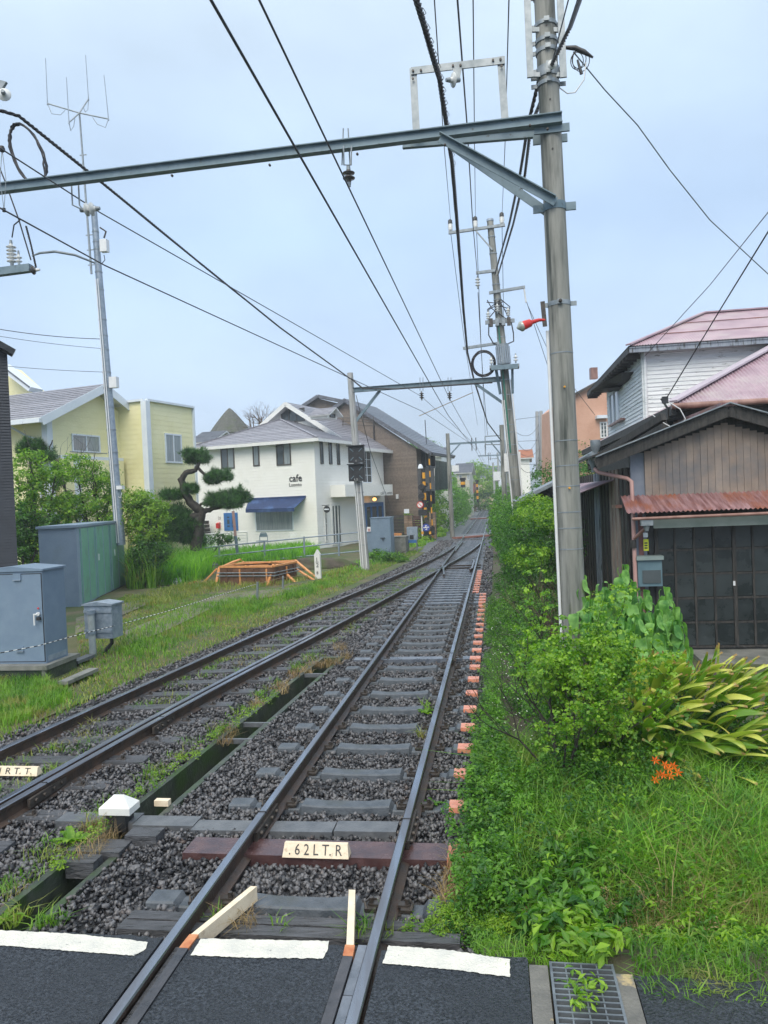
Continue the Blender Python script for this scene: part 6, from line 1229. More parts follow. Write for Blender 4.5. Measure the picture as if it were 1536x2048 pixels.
# ------------------------------------------------------------------ wires
def wire(name, label, pts, r, m_=M_wire, sag=0, cat='wire', n=5, seg=10, group=None):
    P = []
    for a, b in zip(pts, pts[1:]):
        L_ = np.linalg.norm(b-a)
        for i in range(seg): t = i/seg; P.append(a+(b-a)*t-UP*sag*L_*4*t*(1-t))
    P.append(pts[-1]); return tag(MB().tube(P, r, n).build(name, m_), label, cat, group)
def extend(a, b, t): return a+(b-a)*t
def dropper(a, b, par, loop=True):
    if loop: MB().tube([a, (a+b)/2+TN*.035, b], .004, 4).tube([a, (a+b)/2-TN*.035, b], .004, 4).build('dropper', M_galv, par)
    else: MB().tube([a, b], .005, 4).build('dropper', M_wire, par)
    MB().lathe(a-UP*.03, [(0,.022),(.03,.034),(.06,.022)], UP, 8).build('clamp', M_cable, par); MB().lathe(b-UP*.02, [(0,.018),(.04,.018)], UP, 6).build('clamp', M_cable, par)
def at_row(p, q, y):     # point of 3D line p-q seen at row y
    def proj(P_): v = P_-CAMP; return 1024-F*(v@_u)/(v@_f)
    lo, hi = -.9, 4.
    for _ in range(50):
        mid = (lo+hi)/2
        if (proj(p+(q-p)*mid)-y)*(proj(p+(q-p)*lo)-y) <= 0: hi = mid
        else: lo = mid
    return p+(q-p)*lo
m1, m2 = DS(699, 378, SP-.1), DS(899, 797, SG-.3); c1, c2 = DS(703, 492, SP), DS(896, 830, SG-.3)
m0 = m1-(m2-m1)*.35; c0 = c1-(c2-c1)*.35; m3 = DS(953, 893, 47); c3 = DS(952, 902, 47); m4, c4 = DS(971, 928, 80), DS(970, 934, 80)
mw = wire('messenger_wire', 'upper catenary wire over the main track with round clamps', [m0, m1, m2, m3, m4], .010)
cw = wire('contact_wire', 'lower contact wire over the main track', [c0, c1, c2, c3, c4], .011)
for ya, yb in ((147, 300), (520, 614), (658, 716), (730, 778)):
    dropper(at_row(m1, m2, ya), at_row(c1, c2, yb), mw)
a = at_row(c1, c2, 590); 
for k in (-1, 0, 1): MB().lathe(a+(c2-c1)/np.linalg.norm(c2-c1)*k*.10-UP*.03, [(0,.02),(.03,.035),(.08,.02)], UP, 8).build('splice', M_cable, cw)
# siding catenary
a1, a2 = DS(200, 425, SP+.6), DS(843, 793, SG-.2); b1, b2 = DS(210, 531, SP+.6), DS(843, 822, SG-.2)
aw_ = wire('messenger_wire', 'thin catenary wire of the siding, passing the white disc insulator', [DS(0, 296, SP-1.6), a1, a2, DS(945, 885, 44)], .009)
bw_ = wire('contact_wire', 'contact wire of the siding, reached by the pale curved arm', [DS(0, 416, SP-1.6), b1, b2, DS(950, 893, 47)], .010)
for ya, yb in ((557, 632), (682, 730), (747, 775)): dropper(at_row(a1, a2, ya), at_row(b1, b2, yb), aw_)
dropper(DS(4, 298, SP-1.5), DS(8, 420, SP-1.5), aw_)
# twisted thick cables
def twisted(name, label, pts, r, pitch, sag=0.):
    P = []
    for a, b in zip(pts, pts[1:]):
        L_ = np.linalg.norm(b-a); n = max(3, int(L_/(pitch/6)))
        for i in range(n): t = i/n; P.append(a+(b-a)*t-UP*sag*L_*4*t*(1-t))
    P.append(pts[-1]); P = np.array(P); o = thing(name, label, 'cable', P[0])
    ph = np.cumsum(np.r_[0, np.linalg.norm(np.diff(P, axis=0), axis=1)])*2*math.pi/pitch
    d = np.gradient(P, axis=0); d /= np.linalg.norm(d, axis=1)[:, None]; x = np.cross(d, UP); x /= np.linalg.norm(x, axis=1)[:, None]; y = np.cross(x, d)
    for k in range(3):
        Q = P+(x*np.cos(ph+k*2.094)[:, None]+y*np.sin(ph+k*2.094)[:, None])*r*.62; MB().tube(list(Q), r*.62, 4, cap=False).build('strand', M_cable, o)
    return o, P
g0 = DS(30, 232, SP)
o, P = twisted('feeder_cable', 'thick black cable running from upper left down to the signal pole top', [DS(-30, 212, SP-.4), DS(38, 232, SP), DS(200, 362, SP+2.2), DS(400, 526, SP+7), DS(560, 655, SP+11.8), DS(700, 757, s0_-.2)], .022, .30)
wire('feeder_cable', 'black cable drooping from the signal pole along the second gantry beam', [DS(702,757,s0_-.2), DS(726,777,SG-.2), DS(790,778,SG-.3), DS(985,765,SG-.6)], .03, M_cable, cat='cable')
k1 = DS(912, 185, SP-.2)
tc, P = twisted('spiral_cable', 'heavy black spiral bound cable rising from the transformer pole to the top of the picture', [DS(822, -40, SP-2.4), DS(880, 160, SP-.25), DS(905, 330, SP+2.2), DS(917, 480, SP+5.8), DS(927, 620, SP+11), DS(935, 706, S2-.14)], .030, .26)
for i in range(6, len(P)-30, 7): MB().tube([P[i]+TN*.03+UP*.03, P[i]+TN*.055-UP*.02, P[i]+TN*.02-UP*.05], .004, 3, cap=False).build('tie_loop', M_cable, tc) if i < 110 else None
wire('spiral_cable', 'black cable continuing from the bracket arm down to the far poles', [DS(935,706,S2-.14), DS(948,760,S2+3), DS(975,845,43), DS(1003,882,46)], .035, M_cable, cat='cable')
tw2, P = twisted('service_cable', 'pair of thick grey black cables from the big pole down to the transformer pole', [onp(150)-TN*.1, DS(1056,250,SP+1), DS(1040,350,SP+3.2), DS(1018,450,SP+8), DS(990,548,S2-.15)], .022, .35, .0)
tw3, P = twisted('service_cable', 'second thick cable leaving the big pole just right of its twin', [onp(190)-TN*.08, DS(1062,250,SP+1), DS(1050,350,SP+3.2), DS(1026,450,SP+8), DS(996,550,S2-.1)], .022, .35, .0)
tw4, P = twisted('drop_cable', 'thick black cable from the top right edge to the ring insulator', [DS(1166,-20,SP-3.2), DS(1140,55,SP-1.6), DS(1104,130,SP-.26)], .020, .3)
wire('drop_wire', 'thin black wire beside the thick cable at the pole top', [DS(1142,-20,SP-2.5), DS(1104,125,SP-.26)], .007, M_cable)
for (x0, x1, x2, y2, r_, lab) in ((868, 888, 901, 440, .008, 'thin overhead line to the left end insulator'), (946, 949, 951, 437, .008, 'thin overhead line to the middle insulator'), (1018, 1010, 1004, 432, .008, 'thin overhead line to the right end insulator')):
    wire('overhead_line', lab+' of the top crossarm', [DS(x0, -10, SP-1), DS(x1, 290, SP+5), DS(x2, y2, S2-.14)], r_)
for (x0, y0, x1, y1, lab) in ((901,462,955,850,'left'),(953,458,972,900,'middle'),(1004,450,1012,860,'right')): wire('overhead_line', 'continuing '+lab+' line beyond the top crossarm', [DS(x0, y0, S2), DS((x0+x1)/2, (y0+y1)/2+20, S2+5), DS(x1, y1, 60)], .011)
wire('overhead_line', 'dark line passing inside the portal frame to the disc below the short arm', [DS(914,-10,SP-1), DS(934,250,SP+2.6), DS(945,440,SP+9), DS(955,553,S2-.14)], .012, M_cable)
wire('overhead_line', 'line dropping from the short arm insulator to the far gantries', [DS(956,585,S2-.14), DS(966,760,S2+6), DS(975,870,46)], .014, M_cable)
wire('service_line', 'pale wire sagging from the big pole to the right frame edge', [onp(105)+TN*.3, DS(1210,180,SP+.5), DS(1275,250,SP+1), DS(1340,340,SP+1.5), DS(1420,440,SP+2), DS(1545,556,SP+2.5)], .008, M_galv)
wire('service_line', 'thin wire from the right frame edge down to the white upper wall', [DS(1560,395,10), DS(1420,570,14), DS(1290,712,16.9)], .007, M_cable)
sl, P = twisted('service_cable', 'twisted black service wire from the right frame edge to the porch eave', [DS(1560,425,9), DS(1440,620,12), DS(1332,798,13.9)], .009, .16)
wire('service_loop', 'pale cable looping below the eave bracket of the old house', [DS(1334,802,13.8), DS(1360,818,13.8), DS(1371,838,13.8), DS(1360,852,13.8), DS(1340,853,13.8), DS(1320,842,13.8), DS(1305,830,13.8)], .010, M_wplas, cat='cable', seg=3)
eb = thing('eave_bracket', 'small black wire anchor on the eave corner of the old house', 'bracket', DS(1330,805,13.8)); MB().box(DS(1330,800,13.8), (.10,.06,.12), TN).beam(DS(1322,797,13.8), DS(1334,815,13.8), .03, .03).build('anchor', M_black, eb)
for y0, y1, sg, lab in ((657, 678, .02, 'top one of three wires from the left edge to the antenna pole'), (671, 697, .012, 'middle one of three wires from the left edge to the antenna pole'), (730, 744, .01, 'lowest of three wires from the left edge to the antenna pole')):
    wire('house_line', lab, [DS(-10, y0, AS-2), DS(202 if y0 != 730 else 205, y1, AS-.15)], .012 if y0 == 657 else .008, M_cable, sag=sg)
# coils by pole top right
wc = thing('cable_coil', 'small coil of thin wires on the right of the pole top', 'cable coil', DS(1160, 120, SP))
for cx_, cy_, r_ in ((1158,118,.10),(1162,120,.12),(1154,122,.09)): MB().tube([DS(cx_, cy_, SP)+TN*math.cos(t)*r_*.8+UP*math.sin(t)*r_*1.1 for t in np.linspace(0, 6.28, 20)], .005, 4, cap=False).build('loop', M_cable, wc)
MB().tube([DS(1130,95,SP), DS(1150,96,SP), DS(1170,105,SP), DS(1186,115,SP)], [.02,.03,.028,.012], 8).build('connector', M_black, wc); MB().tube([DS(1172,125,SP), DS(1168,160,SP), DS(1150,185,SP), DS(1135,187,SP), DS(1118,175,SP)], .008, 5).build('lead', M_wplas, wc); MB().tube([DS(1155,120,SP), DS(1163,148,SP)], [.012,.02], 6).build('plug', M_black, wc)
for k, (x0, y0, x1, y1, s_, lab) in enumerate(((1052,600,1100,745,S2,'left'),(1056,612,1105,720,S2,'right'))): wire('drop_wire', lab+' thin drop wire from the right crossarm towards the peach house', [DS(x0,y0,s_), DS(x1,y1,s_+2), DS(1150+k*40,850-k*20,30)], .010)
for k in range(7):
    y = 845+k*14; wire('street_wire', ['highest','second highest','third highest','fourth highest','fifth highest','sixth highest','lowest'][k]+' of the far wires crossing right of the leaning pole', [DS(1030,y+random.uniform(-8,8),45), DS(1078,y-12+k*2,55)], .014, M_wire, sag=.05*(k%3), cat='wire', group='far street wires')
for x0,y0,x1,y1 in ((838,832,950,783),): wire('insulated_pull_off', 'pale insulated rod and wire pulling the contact wires under the second gantry', [DS(x0,y0,SG-.3), DS(946,785,SG-.5)], .013, M_dry)
wire('antenna_mast', 'thin television aerial mast above the brown house roof', [DS(853,888,50), DS(850,840,50)], .03, M_wire, cat='antenna'); 
wire('guy_wire', 'thin stay wire slanting from the signal pole to the cafe canopy', [DS(712,790,s0_), DS(740,900,s0_+4), DS(779,1010,s0_+8)], .012, M_wire)
wire('guy_wire', 'dark sagging cable at the far left below the near beam', [DS(-5,325,SP+.3), DS(10,362,SP+.3), DS(38,440,SP+.3), DS(62,520,SP+.3)], .010, M_cable)
twisted('jumper_cable', 'short twisted black jumper dangling above the left insulator', [DS(52,452,SP+.3), DS(62,490,SP+.3), DS(72,535,SP+.3)], .012, .10)
wire('jumper_cable', 'thin black jumper arching from the siding wire to the stacked insulator', [DS(40,440,SP+.3), DS(28,450,SP+.3), DS(24,475,SP+.3)], .009, M_cable, cat='cable', seg=4)
# ------------------------------------------------------------------ vegetation
def veg(name, label, cat, base, group=None): return thing(name, label, cat, base, group)
def leafy(o, part, blobs, n, leaf, m_, **k): return fast(part, *blob_leaves(blobs, n, leaf, **k), m_, parent=o)
def onv(s, u): return T(s, u, -.16)
# --- left trees behind the shed
def tree(name, label, xb, yb, Y, blobs_px, n, leaf, m_, h=2.5, clump=.22, asp=.5, trunk_r=.07, grp=None, depth=3):
    b = D(xb, yb, Y); b[2] = -.2; o = veg(name, label, 'tree' if 'tree' in name else 'shrub', b, grp)
    mb = MB(); sc_ = Y/F
    cs_ = [D(x, y, Y+dy*sc_) for (x, y, rx, ry, dy) in blobs_px]
    for c in cs_:
        mid = b+(c-b)*.45+np.array([rng.normal(0, .12), rng.normal(0, .12), .15]); mb.tube([b+rng.normal(0, .04, 3)*np.array([1,1,0]), mid, c], [trunk_r, trunk_r*.6, trunk_r*.2], 6, cap=False)
        branches(mb, mid+(c-mid)*.4, (c-mid)/np.linalg.norm(c-mid), np.linalg.norm(c-mid)*.7, trunk_r*.35, 2, .8, .1, 3, 3)
    mb.build('trunk', M_bark, o)
    bl = [(c, (rx*sc_, (rx+ry)*.5*sc_, ry*sc_), w) for c, (x, y, rx, ry, dy), w in zip(cs_, blobs_px, [1]*len(cs_))]
    tot = sum(r[0]*r[2] for _, r, _ in bl); bl = [(c, r, r[0]*r[2]/tot) for c, r, _ in bl]
    fast('crown', *blob_leaves(bl, n, leaf, clump=clump, asp=asp, shell=.35), m_, parent=o); return o
tree('broadleaf_tree', 'bright green broadleaf tree at far left between dark building and shed', 70, 1150, 24.5, [(60,960,45,40,0),(95,1020,60,55,20),(40,1040,40,60,0),(70,1100,60,50,-10),(110,950,35,25,10),(60,915,30,20,0)], 11000, .11, M_leafA, clump=.22)
tree('maple_tree', 'light feathery maple spreading over the green shed doors', 190, 1110, 26, [(150,930,45,22,0),(185,955,45,28,0),(120,955,30,25,0),(220,985,35,30,10),(170,1010,60,30,0),(205,1040,45,30,0),(130,1015,40,30,0)], 8000, .11, M_leafA, clump=.25)
tree('maple_tree', 'yellow green maple with reddish tips right of the antenna pole', 295, 1140, 25.5, [(275,1000,35,22,0),(300,1020,35,28,0),(272,1035,26,35,0),(295,1060,36,32,0),(320,1035,18,18,0)], 8000, .10, M_leafY, clump=.22)
tree('broadleaf_shrub', 'dark green shrubs filling in behind the grey storage shed', 55, 1180, 23.8, [(45,1090,30,40,0),(90,1060,40,30,20),(40,1050,30,50,0)], 5000, .10, M_leafB)
tree('bare_twig_shrub', 'thin brownish twiggy shrub between the maples', 190, 1110, 26.5, [(170,1020,40,20,0),(210,1050,40,25,0),(255,1060,25,40,0)], 700, .08, M_dry, depth=3)
def pads(name, label, base, trunk, pads_, Y, n, r=.16):
    sc_ = Y/F; b = D(*base, Y); o = veg(name, label, 'pine tree', b)
    mb = MB()
    for path, r0, r1 in trunk:
        P = [D(x, y, Y+dz) for x, y, dz in path]; Q = []
        for a, b_ in zip(P, P[1:]):
            for i in range(4): Q.append(a+(b_-a)*i/4+rng.normal(0, .015, 3))
        Q.append(P[-1]); mb.tube(Q, list(np.linspace(r0, r1, len(Q))), 8, cap=True)
    mb.build('trunk', M_bark, o)
    for (x, y, rx, ry) in pads_:
        c = D(x, y, Y+random.uniform(-.3, .3)); R_ = np.array([rx*sc_, rx*sc_*.9, ry*sc_])*1.15; k = int(n*rx*ry/900)
        d = rng.normal(size=(k, 3)); d /= np.linalg.norm(d, axis=1)[:, None]; P = c+d*R_*rng.uniform(.3, 1.12, (k, 1))*(1+.25*np.sin(d[:, :1]*7+x)); P[:, 2] = np.maximum(P[:, 2], c[2]-R_[2]*.55)
        m = 9; PP = np.repeat(P, m, 0); dd = rng.normal(size=(k*m, 3))+np.array([0, 0, 1.1])+np.repeat(d, m, 0)*.5; dd /= np.linalg.norm(dd, axis=1)[:, None]
        ln = rng.uniform(.12, .26, (k*m, 1)); sx = np.cross(dd, rng.normal(size=(k*m, 3))); sx /= np.linalg.norm(sx, axis=1)[:, None]
        V = np.stack([PP-sx*.009, PP+sx*.009, PP+dd*ln], 1).reshape(-1, 3); fast('needle_pad', V, np.arange(len(V)).reshape(-1, 3), M_pine, parent=o)
    return o
pads('garden_pine', 'cloud pruned pine with curved bare trunk in front of the yellow house and cafe', (392, 1100), [([(392,1100,0),(398,1060,0),(402,1022,0),(385,1010,0),(370,985,0),(362,960,0),(372,946,0),(392,940,0),(398,925,0),(397,905,0)], .24, .05), ([(400,1030,0),(380,1038,0),(350,1042,0),(320,1045,0)], .20, .05), ([(402,1025,0),(425,1018,0),(450,1012,0),(470,1004,0)], .12, .05), ([(395,935,0),(410,950,0),(422,957,0),(440,945,0)], .07, .04), ([(366,975,0),(382,978,0),(392,972,0)], .06, .03), ([(400,1010,0),(415,1003,0),(430,1002,0)], .06, .03)],
     [(395,917,24,13),(380,909,14,8),(437,954,24,11),(425,962,14,8),(382,980,14,9),(344,992,22,10),(440,1002,24,15),(478,996,18,16),(462,1008,18,12),(345,1030,34,16),(330,1042,26,12),(365,1050,26,18),(345,1068,26,18),(380,1075,22,16)], 31, 2300)
pads('garden_pine', 'small pine with dark layered pads above the left shrubs', (62, 1100), [([(62,1100,0),(70,980,0),(60,930,0),(58,905,0)], .10, .04), ([(66,935,0),(95,905,0),(105,880,0)], .04, .02)], [(60,890,20,9),(82,898,18,10),(92,915,18,9),(48,903,14,7)], 27.2, 1500)
# bare tree behind cafe
b = D(520, 870, 60); bt = veg('bare_tree', 'leafless wind swept tree top behind the cafe roof', 'tree', b); mb = MB()
for k in range(9): branches(mb, b+np.array([rng.normal(0, .3), 0, 0]), np.array([-.5+.12*k, .1, 1.]), 1.5, .05, 3, .55, .1, 3, 3, n=4)
mb.build('branch', M_twig, bt)
# --- tall grass and weeds left
def patch(poly, n, z=-.17, Y=None):
    xs = [p[0] for p in poly]; ys = [p[1] for p in poly]; out_ = []
    W_ = np.array([G(x, y, z)[:2] for x, y in poly]); mn, mx = W_.min(0), W_.max(0)
    while sum(map(len, out_)) < n:
        q_ = rng.uniform(mn, mx, (n*3, 2)); ins = np.zeros(len(q_), bool)
        for i in range(len(W_)):
            (x0, y0), (x1, y1) = W_[i], W_[(i+1) % len(W_)]
            ins ^= ((y0 > q_[:, 1]) != (y1 > q_[:, 1])) & (q_[:, 0] < (x1-x0)*(q_[:, 1]-y0)/((y1-y0) or 1e-9)+x0)
        out_.append(q_[ins])
        if not len(out_[-1]): break
    q_ = np.concatenate(out_)[:n]; return np.c_[q_, np.full(len(q_), z)]
def gpatch(name, label, poly, n, h0, h1, w, m_, bend=.6, z=-.17, cat='grass', flop=.3, dens=None, clumpy=0, split=None):
    P = patch(poly, n, z)
    if clumpy:
        v = np.sin(P[:, 0]*clumpy+np.sin(P[:, 1]*clumpy*.7)*1.3)*np.cos(P[:, 1]*clumpy*.9+P[:, 0]); P = P[v > rng.uniform(-1.2, .6, len(P))]
    return fast(name, *blades(P, h0, h1, w, bend, flop=flop), m_, kind='stuff', label=label, cat=cat)
gpatch('tall_grass', 'tall pale green grass clump behind the debris heap', [(300,1150),(345,1128),(410,1132),(425,1150),(390,1168),(320,1172)], 3800, .5, 1.3, .035, M_grassT, .9, flop=.5)
gpatch('tall_grass', 'tall grass behind the pipe fence under the cafe front', [(425,1120),(480,1108),(600,1098),(640,1104),(612,1118),(440,1134)], 5200, .25, .72, .04, M_grassT, .8, flop=.4)
gpatch('tall_grass', 'dark tall weeds beside the shed and under the maples', [(255,1180),(250,1140),(330,1130),(345,1150),(310,1178)], 3200, .5, 1.6, .04, M_grass, .6)
gpatch('tall_grass', 'reedy weeds along the pipe fence right of the mesh fence', [(330,1110),(400,1098),(440,1100),(425,1125),(350,1130)], 2600, .3, .6, .04, M_grassT, .8)
tree('broadleaf_shrub', 'low dark bushes at the foot of the mesh fence', 420, 1115, 36, [(400,1085,30,16,0),(445,1078,30,12,0),(375,1095,26,16,0)], 2600, .12, M_leafB)
tree('broadleaf_shrub', 'bushes behind the debris heap at the foot of the maples', 290, 1150, 25, [(283,1100,24,36,0),(305,1115,26,28,0),(272,1140,10,26,0),(322,1105,18,26,10)], 4500, .09, M_leafB)
tree('broadleaf_shrub', 'small bushes behind the tall cabinet by the signal pole', 780, 1120, 32, [(750,1108,20,10,-30),(775,1114,22,9,-60),(800,1116,16,8,-60)], 1800, .09, M_leafC)
# verge grass (short), denser near
VP_ = [(-30,1400),(-30,1502),(120,1436),(250,1374),(400,1308),(560,1238),(700,1172),(830,1110),(850,1095),(790,1112),(700,1142),(640,1160),(560,1178),(430,1190),(340,1200),(255,1190),(150,1250),(160,1330),(100,1380)]
gpatch('verge_grass', 'short rough grass on the verge left of the siding', VP_, 24000, .03, .12, .012, M_grass, .8, clumpy=1.7)
gpatch('verge_grass', 'yellowing grass mixed along the siding verge', VP_, 24000, .03, .10, .012, M_grassY, 1.0, clumpy=1.1)
gpatch('verge_grass', 'straw and dead grass on the siding verge', VP_, 9000, .02, .07, .010, M_dry, 1.3, clumpy=2.3)
gpatch('verge_grass', 'taller green grass band between dirt path and siding', [(230,1310),(260,1270),(380,1215),(560,1190),(700,1150),(690,1165),(560,1210),(420,1262),(300,1320)], 12000, .06, .24, .013, M_grass, .7, clumpy=.9)
gpatch('verge_grass', 'grass at the near left corner below the cabinet plinth', [(-40,1470),(-40,1350),(60,1350),(120,1375),(150,1395),(60,1440)], 6500, .05, .20, .010, M_grass, .8)
gpatch('verge_grass', 'grass between the dirt tracks and around the formwork', [(250,1195),(400,1165),(640,1150),(720,1130),(700,1145),(560,1172),(430,1186),(300,1215),(250,1225)], 8000, .06, .22, .016, M_grassY, .8, clumpy=1.0)
gpatch('verge_grass', 'far verge grass between formwork, cabinets and crossing', [(640,1160),(720,1122),(850,1090),(900,1060),(950,1020),(940,1018),(870,1062),(800,1108),(720,1145)], 4200, .06, .25, .03, M_grassT, .8)
def tuft(x, y, n, r, h0, h1, w, m_, z=-.16):
    c = G(x, y, z); a = rng.uniform(0, 6.28, n); rr = r*np.sqrt(rng.uniform(0, 1, n)); P = np.stack([c[0]+rr*np.cos(a), c[1]+rr*np.sin(a), np.full(n, z)], 1); return blades(P, h0, h1, w, 1.1, flop=.5)
# weeds between tracks
L_ = []; L2_ = []
for i in range(330):
    s = 4.6+22*random.random()**1.4; side = random.random(); u = trc(s)-.24-random.random()*.25 if side < .35 else lerp_path(L2, s)+random.uniform(.1, .95)
    p = T(s, u, -.16); n = random.randint(12, 46); a = rng.uniform(0, 6.28, n); r = .12*np.sqrt(rng.uniform(0, 1, n)); P = np.stack([p[0]+r*np.cos(a), p[1]+r*np.sin(a), np.full(n, -.17)], 1)
    (L_ if random.random() < .6 else L2_).append(blades(P, .03, .14, .007, 1.1, flop=.5))
fast('track_weeds', *catm(L_), M_grass, kind='stuff', label='small green weed tufts growing in the siding ballast', cat='weeds'); fast('track_weeds', *catm(L2_), M_grassY, kind='stuff', label='yellow brown weed tufts along the drain edge', cat='weeds')
L_ = [tuft(x, y, 26, .05, .05, .18, .009, None, z=-.17) for x, y in ((40,1840),(95,1850),(20,1855),(75,1862),(120,1850),(722,1875),(730,1862),(715,1890),(850,1420),(845,1475),(860,1425),(520,1395),(780,1880),(430,1850),(560,1868))]
fast('track_weeds', *catm(L_), M_grass, kind='stuff', label='thin grass tufts along the near road edge between the rails', cat='weeds')
# lettuce like weed near the white cap, dry bundle
def rosette(name, label, c, n, ln, w, m_, lift=.6, cat='plant'):
    o = veg(name, label, cat, c); 
    for i in range(n):
        a = i*2.4+random.uniform(-.3, .3); d = np.array([math.cos(a), math.sin(a), 0]); L__ = ln*random.uniform(.6, 1.1); up = lift*random.uniform(.5, 1.3); s_ = np.array([-d[1], d[0], 0]); mb = MB(); V = []
        for k in range(5):
            t = k/4; p = np.array(c)+d*L__*t+UP*(up*L__*(t-.55*t*t*1.2)); ww = w*math.sin(math.pi*(.12+.86*t))*(1+.25*(k % 2)); V += [p-s_*ww/2+UP*.01, p, p+s_*ww/2+UP*.01]
        mb.add(V, [f_ for k in range(4) for f_ in ((k*3,k*3+1,k*3+4,k*3+3),(k*3+1,k*3+2,k*3+5,k*3+4))]); mb.build('leaf', m_, o)
    return o
rosette('leafy_weed', 'bright green leafy weed left of the white capped marker', G(145, 1688, -.15), 16, .17, .055, M_leafA, 1.2)
rosette('leafy_weed', 'small leafy weed inside the right rail beside the seventh sleeper', G(852, 1428, -.16), 10, .11, .035, M_leafA, 1.0)
rosette('leafy_weed', 'flat weed rosette beside the right rail by the joint', G(862, 1610, -.15), 9, .10, .035, M_leafC, .4)
dg = fast('dry_weeds', *catm([tuft(x, y, 130, .12, .05, .22, .004, None) for x, y in ((185,1665),(210,1690),(170,1720),(680,1300),(690,1318),(670,1330),(480,1860))]), M_dry, kind='stuff', label='dead brown tangled weeds at the drain', cat='weeds')
rosette('flowering_weed', 'weed with long drooping leaves at the near drain corner', G(10, 1845, -.16), 8, .13, .03, M_leafY, 1.0)
# ------------------------------------------------------------------ right side
def region(s0, s1, u0f, u1f, n):
    s = rng.uniform(s0, s1, n); u = np.array([random.uniform(u0f(a), u1f(a)) for a in s]); return s[:, None]*TD+u[:, None]*TN+np.array([0, 0, -.17])
edgeu = lambda s: -.12+.10*math.sin(s*1.7)-(.02*(s-4) if s < 12 else .16)*.6
P = region(4.02, 7.5, lambda s: .02, lambda s: 3.6, 34000)
def shade_h(P, h0, h1):
    s = P@TD; u = P@TN; k = np.clip((s-3.9)/1.1, .34, 1.1)*np.clip(1.25-(u-1.0)*.35, .38, 1); return k
k = shade_h(P, 0, 0)
V, Fq = blades(P, .14, .42, .0085, .9, flop=.55); Pb = np.repeat(P, 5, 0); V = Pb+(V-Pb)*np.repeat(k, 5)[:, None]
fast('lush_grass', V, Fq, M_grass, kind='stuff', label='lush bending grass filling the near right bank', cat='grass')
P = region(4.0, 7.2, lambda s: .3, lambda s: 3.6, 14000); k = shade_h(P, 0, 0); V, Fq = blades(P, .10, .34, .009, 1.1, flop=.6); Pb = np.repeat(P, 5, 0); V = Pb+(V-Pb)*np.repeat(k, 5)[:, None]
fast('lush_grass', V, Fq, M_grassY, kind='stuff', label='yellow green grass mixed in at the right corner of the bank', cat='grass')
def gp(name, label, poly, n, h0, h1, w, m_, **k): return gpatch(name, label, poly, n, h0, h1, w, m_, **k)
gp('grass_clump', 'arching lime green grass clump in the middle of the bank', [(1190,1790),(1290,1775),(1330,1700),(1240,1690),(1180,1740)], 700, .16, .42, .011, M_grassT, bend=1.6)
gp('dry_grass', 'brown withered grass below the lime green clump', [(1160,1890),(1340,1890),(1420,1800),(1250,1790),(1150,1820)], 500, .05, .22, .005, M_dry, bend=1.2)
gp('dry_grass', 'thin straw stalks leaning over the right part of the bank', [(1300,1880),(1500,1850),(1520,1700),(1350,1650)], 260, .2, .45, .004, M_dry, bend=1.3)
gp('dry_grass', 'reddish dead weeds at the ballast edge beside the rail', [(870,1830),(960,1830),(980,1700),(900,1720)], 1800, .03, .14, .005, M_dry, bend=1.2)
P = region(4.0, 7.0, lambda s: .9, lambda s: 3.6, 9000); k = shade_h(P, 0, 0); V, Fq = blades(P, .12, .40, .010, 1.2, flop=.7); Pb = np.repeat(P, 5, 0); V = Pb+(V-Pb)*np.repeat(k, 5)[:, None]
fast('lush_grass', V, Fq, M_grassT, kind='stuff', label='light green flopping grass on the right half of the bank', cat='grass')
P = region(3.72, 4.25, lambda s: .62, lambda s: 3.4, 4200); P[:, 2] = -.06
fast('edge_grass', *blades(P, .03, .14, .007, 1.2, flop=.6), M_grass, kind='stuff', label='short grass fringe growing over the right asphalt edge', cat='grass')
P = region(3.98, 4.2, lambda s: -.2, lambda s: .5, 900); P[:, 2] = -.06
fast('edge_grass', *blades(P, .03, .09, .006, 1.2, flop=.6), M_grass, kind='stuff', label='short grass fringe beside the concrete strip and drain', cat='grass')
P = region(4.1, 6.6, lambda s: .1, lambda s: 3.4, 5000); k = shade_h(P, 0, 0); V, Fq = blades(P, .05, .22, .006, 1.4, flop=.7); Pb = np.repeat(P, 5, 0); V = Pb+(V-Pb)*np.repeat(k, 5)[:, None]
fast('straw_grass', V, Fq, M_dry, kind='stuff', label='scattered straw coloured stalks through the right bank', cat='grass')
def herb(name, label, xs, leaf, n_leaf, h, m_, spread=.10, asp=.36, z=-.17, cat='weeds'):
    mb = MB(); LV = []
    for x, y in xs:
        c = G(x, y, z); hh = h*random.uniform(.6, 1.2); top = c+UP*hh+rng.normal(0, spread*.7, 3)*np.array([1, 1, 0]); mb.tube([c, (c+top)/2+rng.normal(0, .012, 3), top], [.004, .003, .002], 3, cap=False)
        k = n_leaf; t = rng.uniform(.15, 1.05, k); a = rng.uniform(0, 6.28, k); rad = spread*(1.15-t*.7)*rng.uniform(.3, 1, k)
        P = c+np.outer(t, top-c)+np.stack([np.cos(a)*rad, np.sin(a)*rad, rng.normal(0, .01, k)], 1)
        Nn = np.stack([np.cos(a)*.5, np.sin(a)*.5, np.full(k, 1.)], 1); LV.append(leaves(P, Nn, leaf, asp, .35))
    n0 = len(mb.v); o = fast(name, *catm(LV), m_, kind='stuff', label=label, cat=cat); mb.build('stem', M_leafB_s, None, label=label+', stems', cat=cat, kind='stuff') if False else None; return o
M_leafB_s = M_bark
def rnd(poly, n):
    P = patch(poly, n, -.17); out_ = []
    for p in P:
        v = p-CAMP; out_.append((768+F*(v@_r)/(v@_f), 1024-F*(v@_u)/(v@_f)))
    return out_
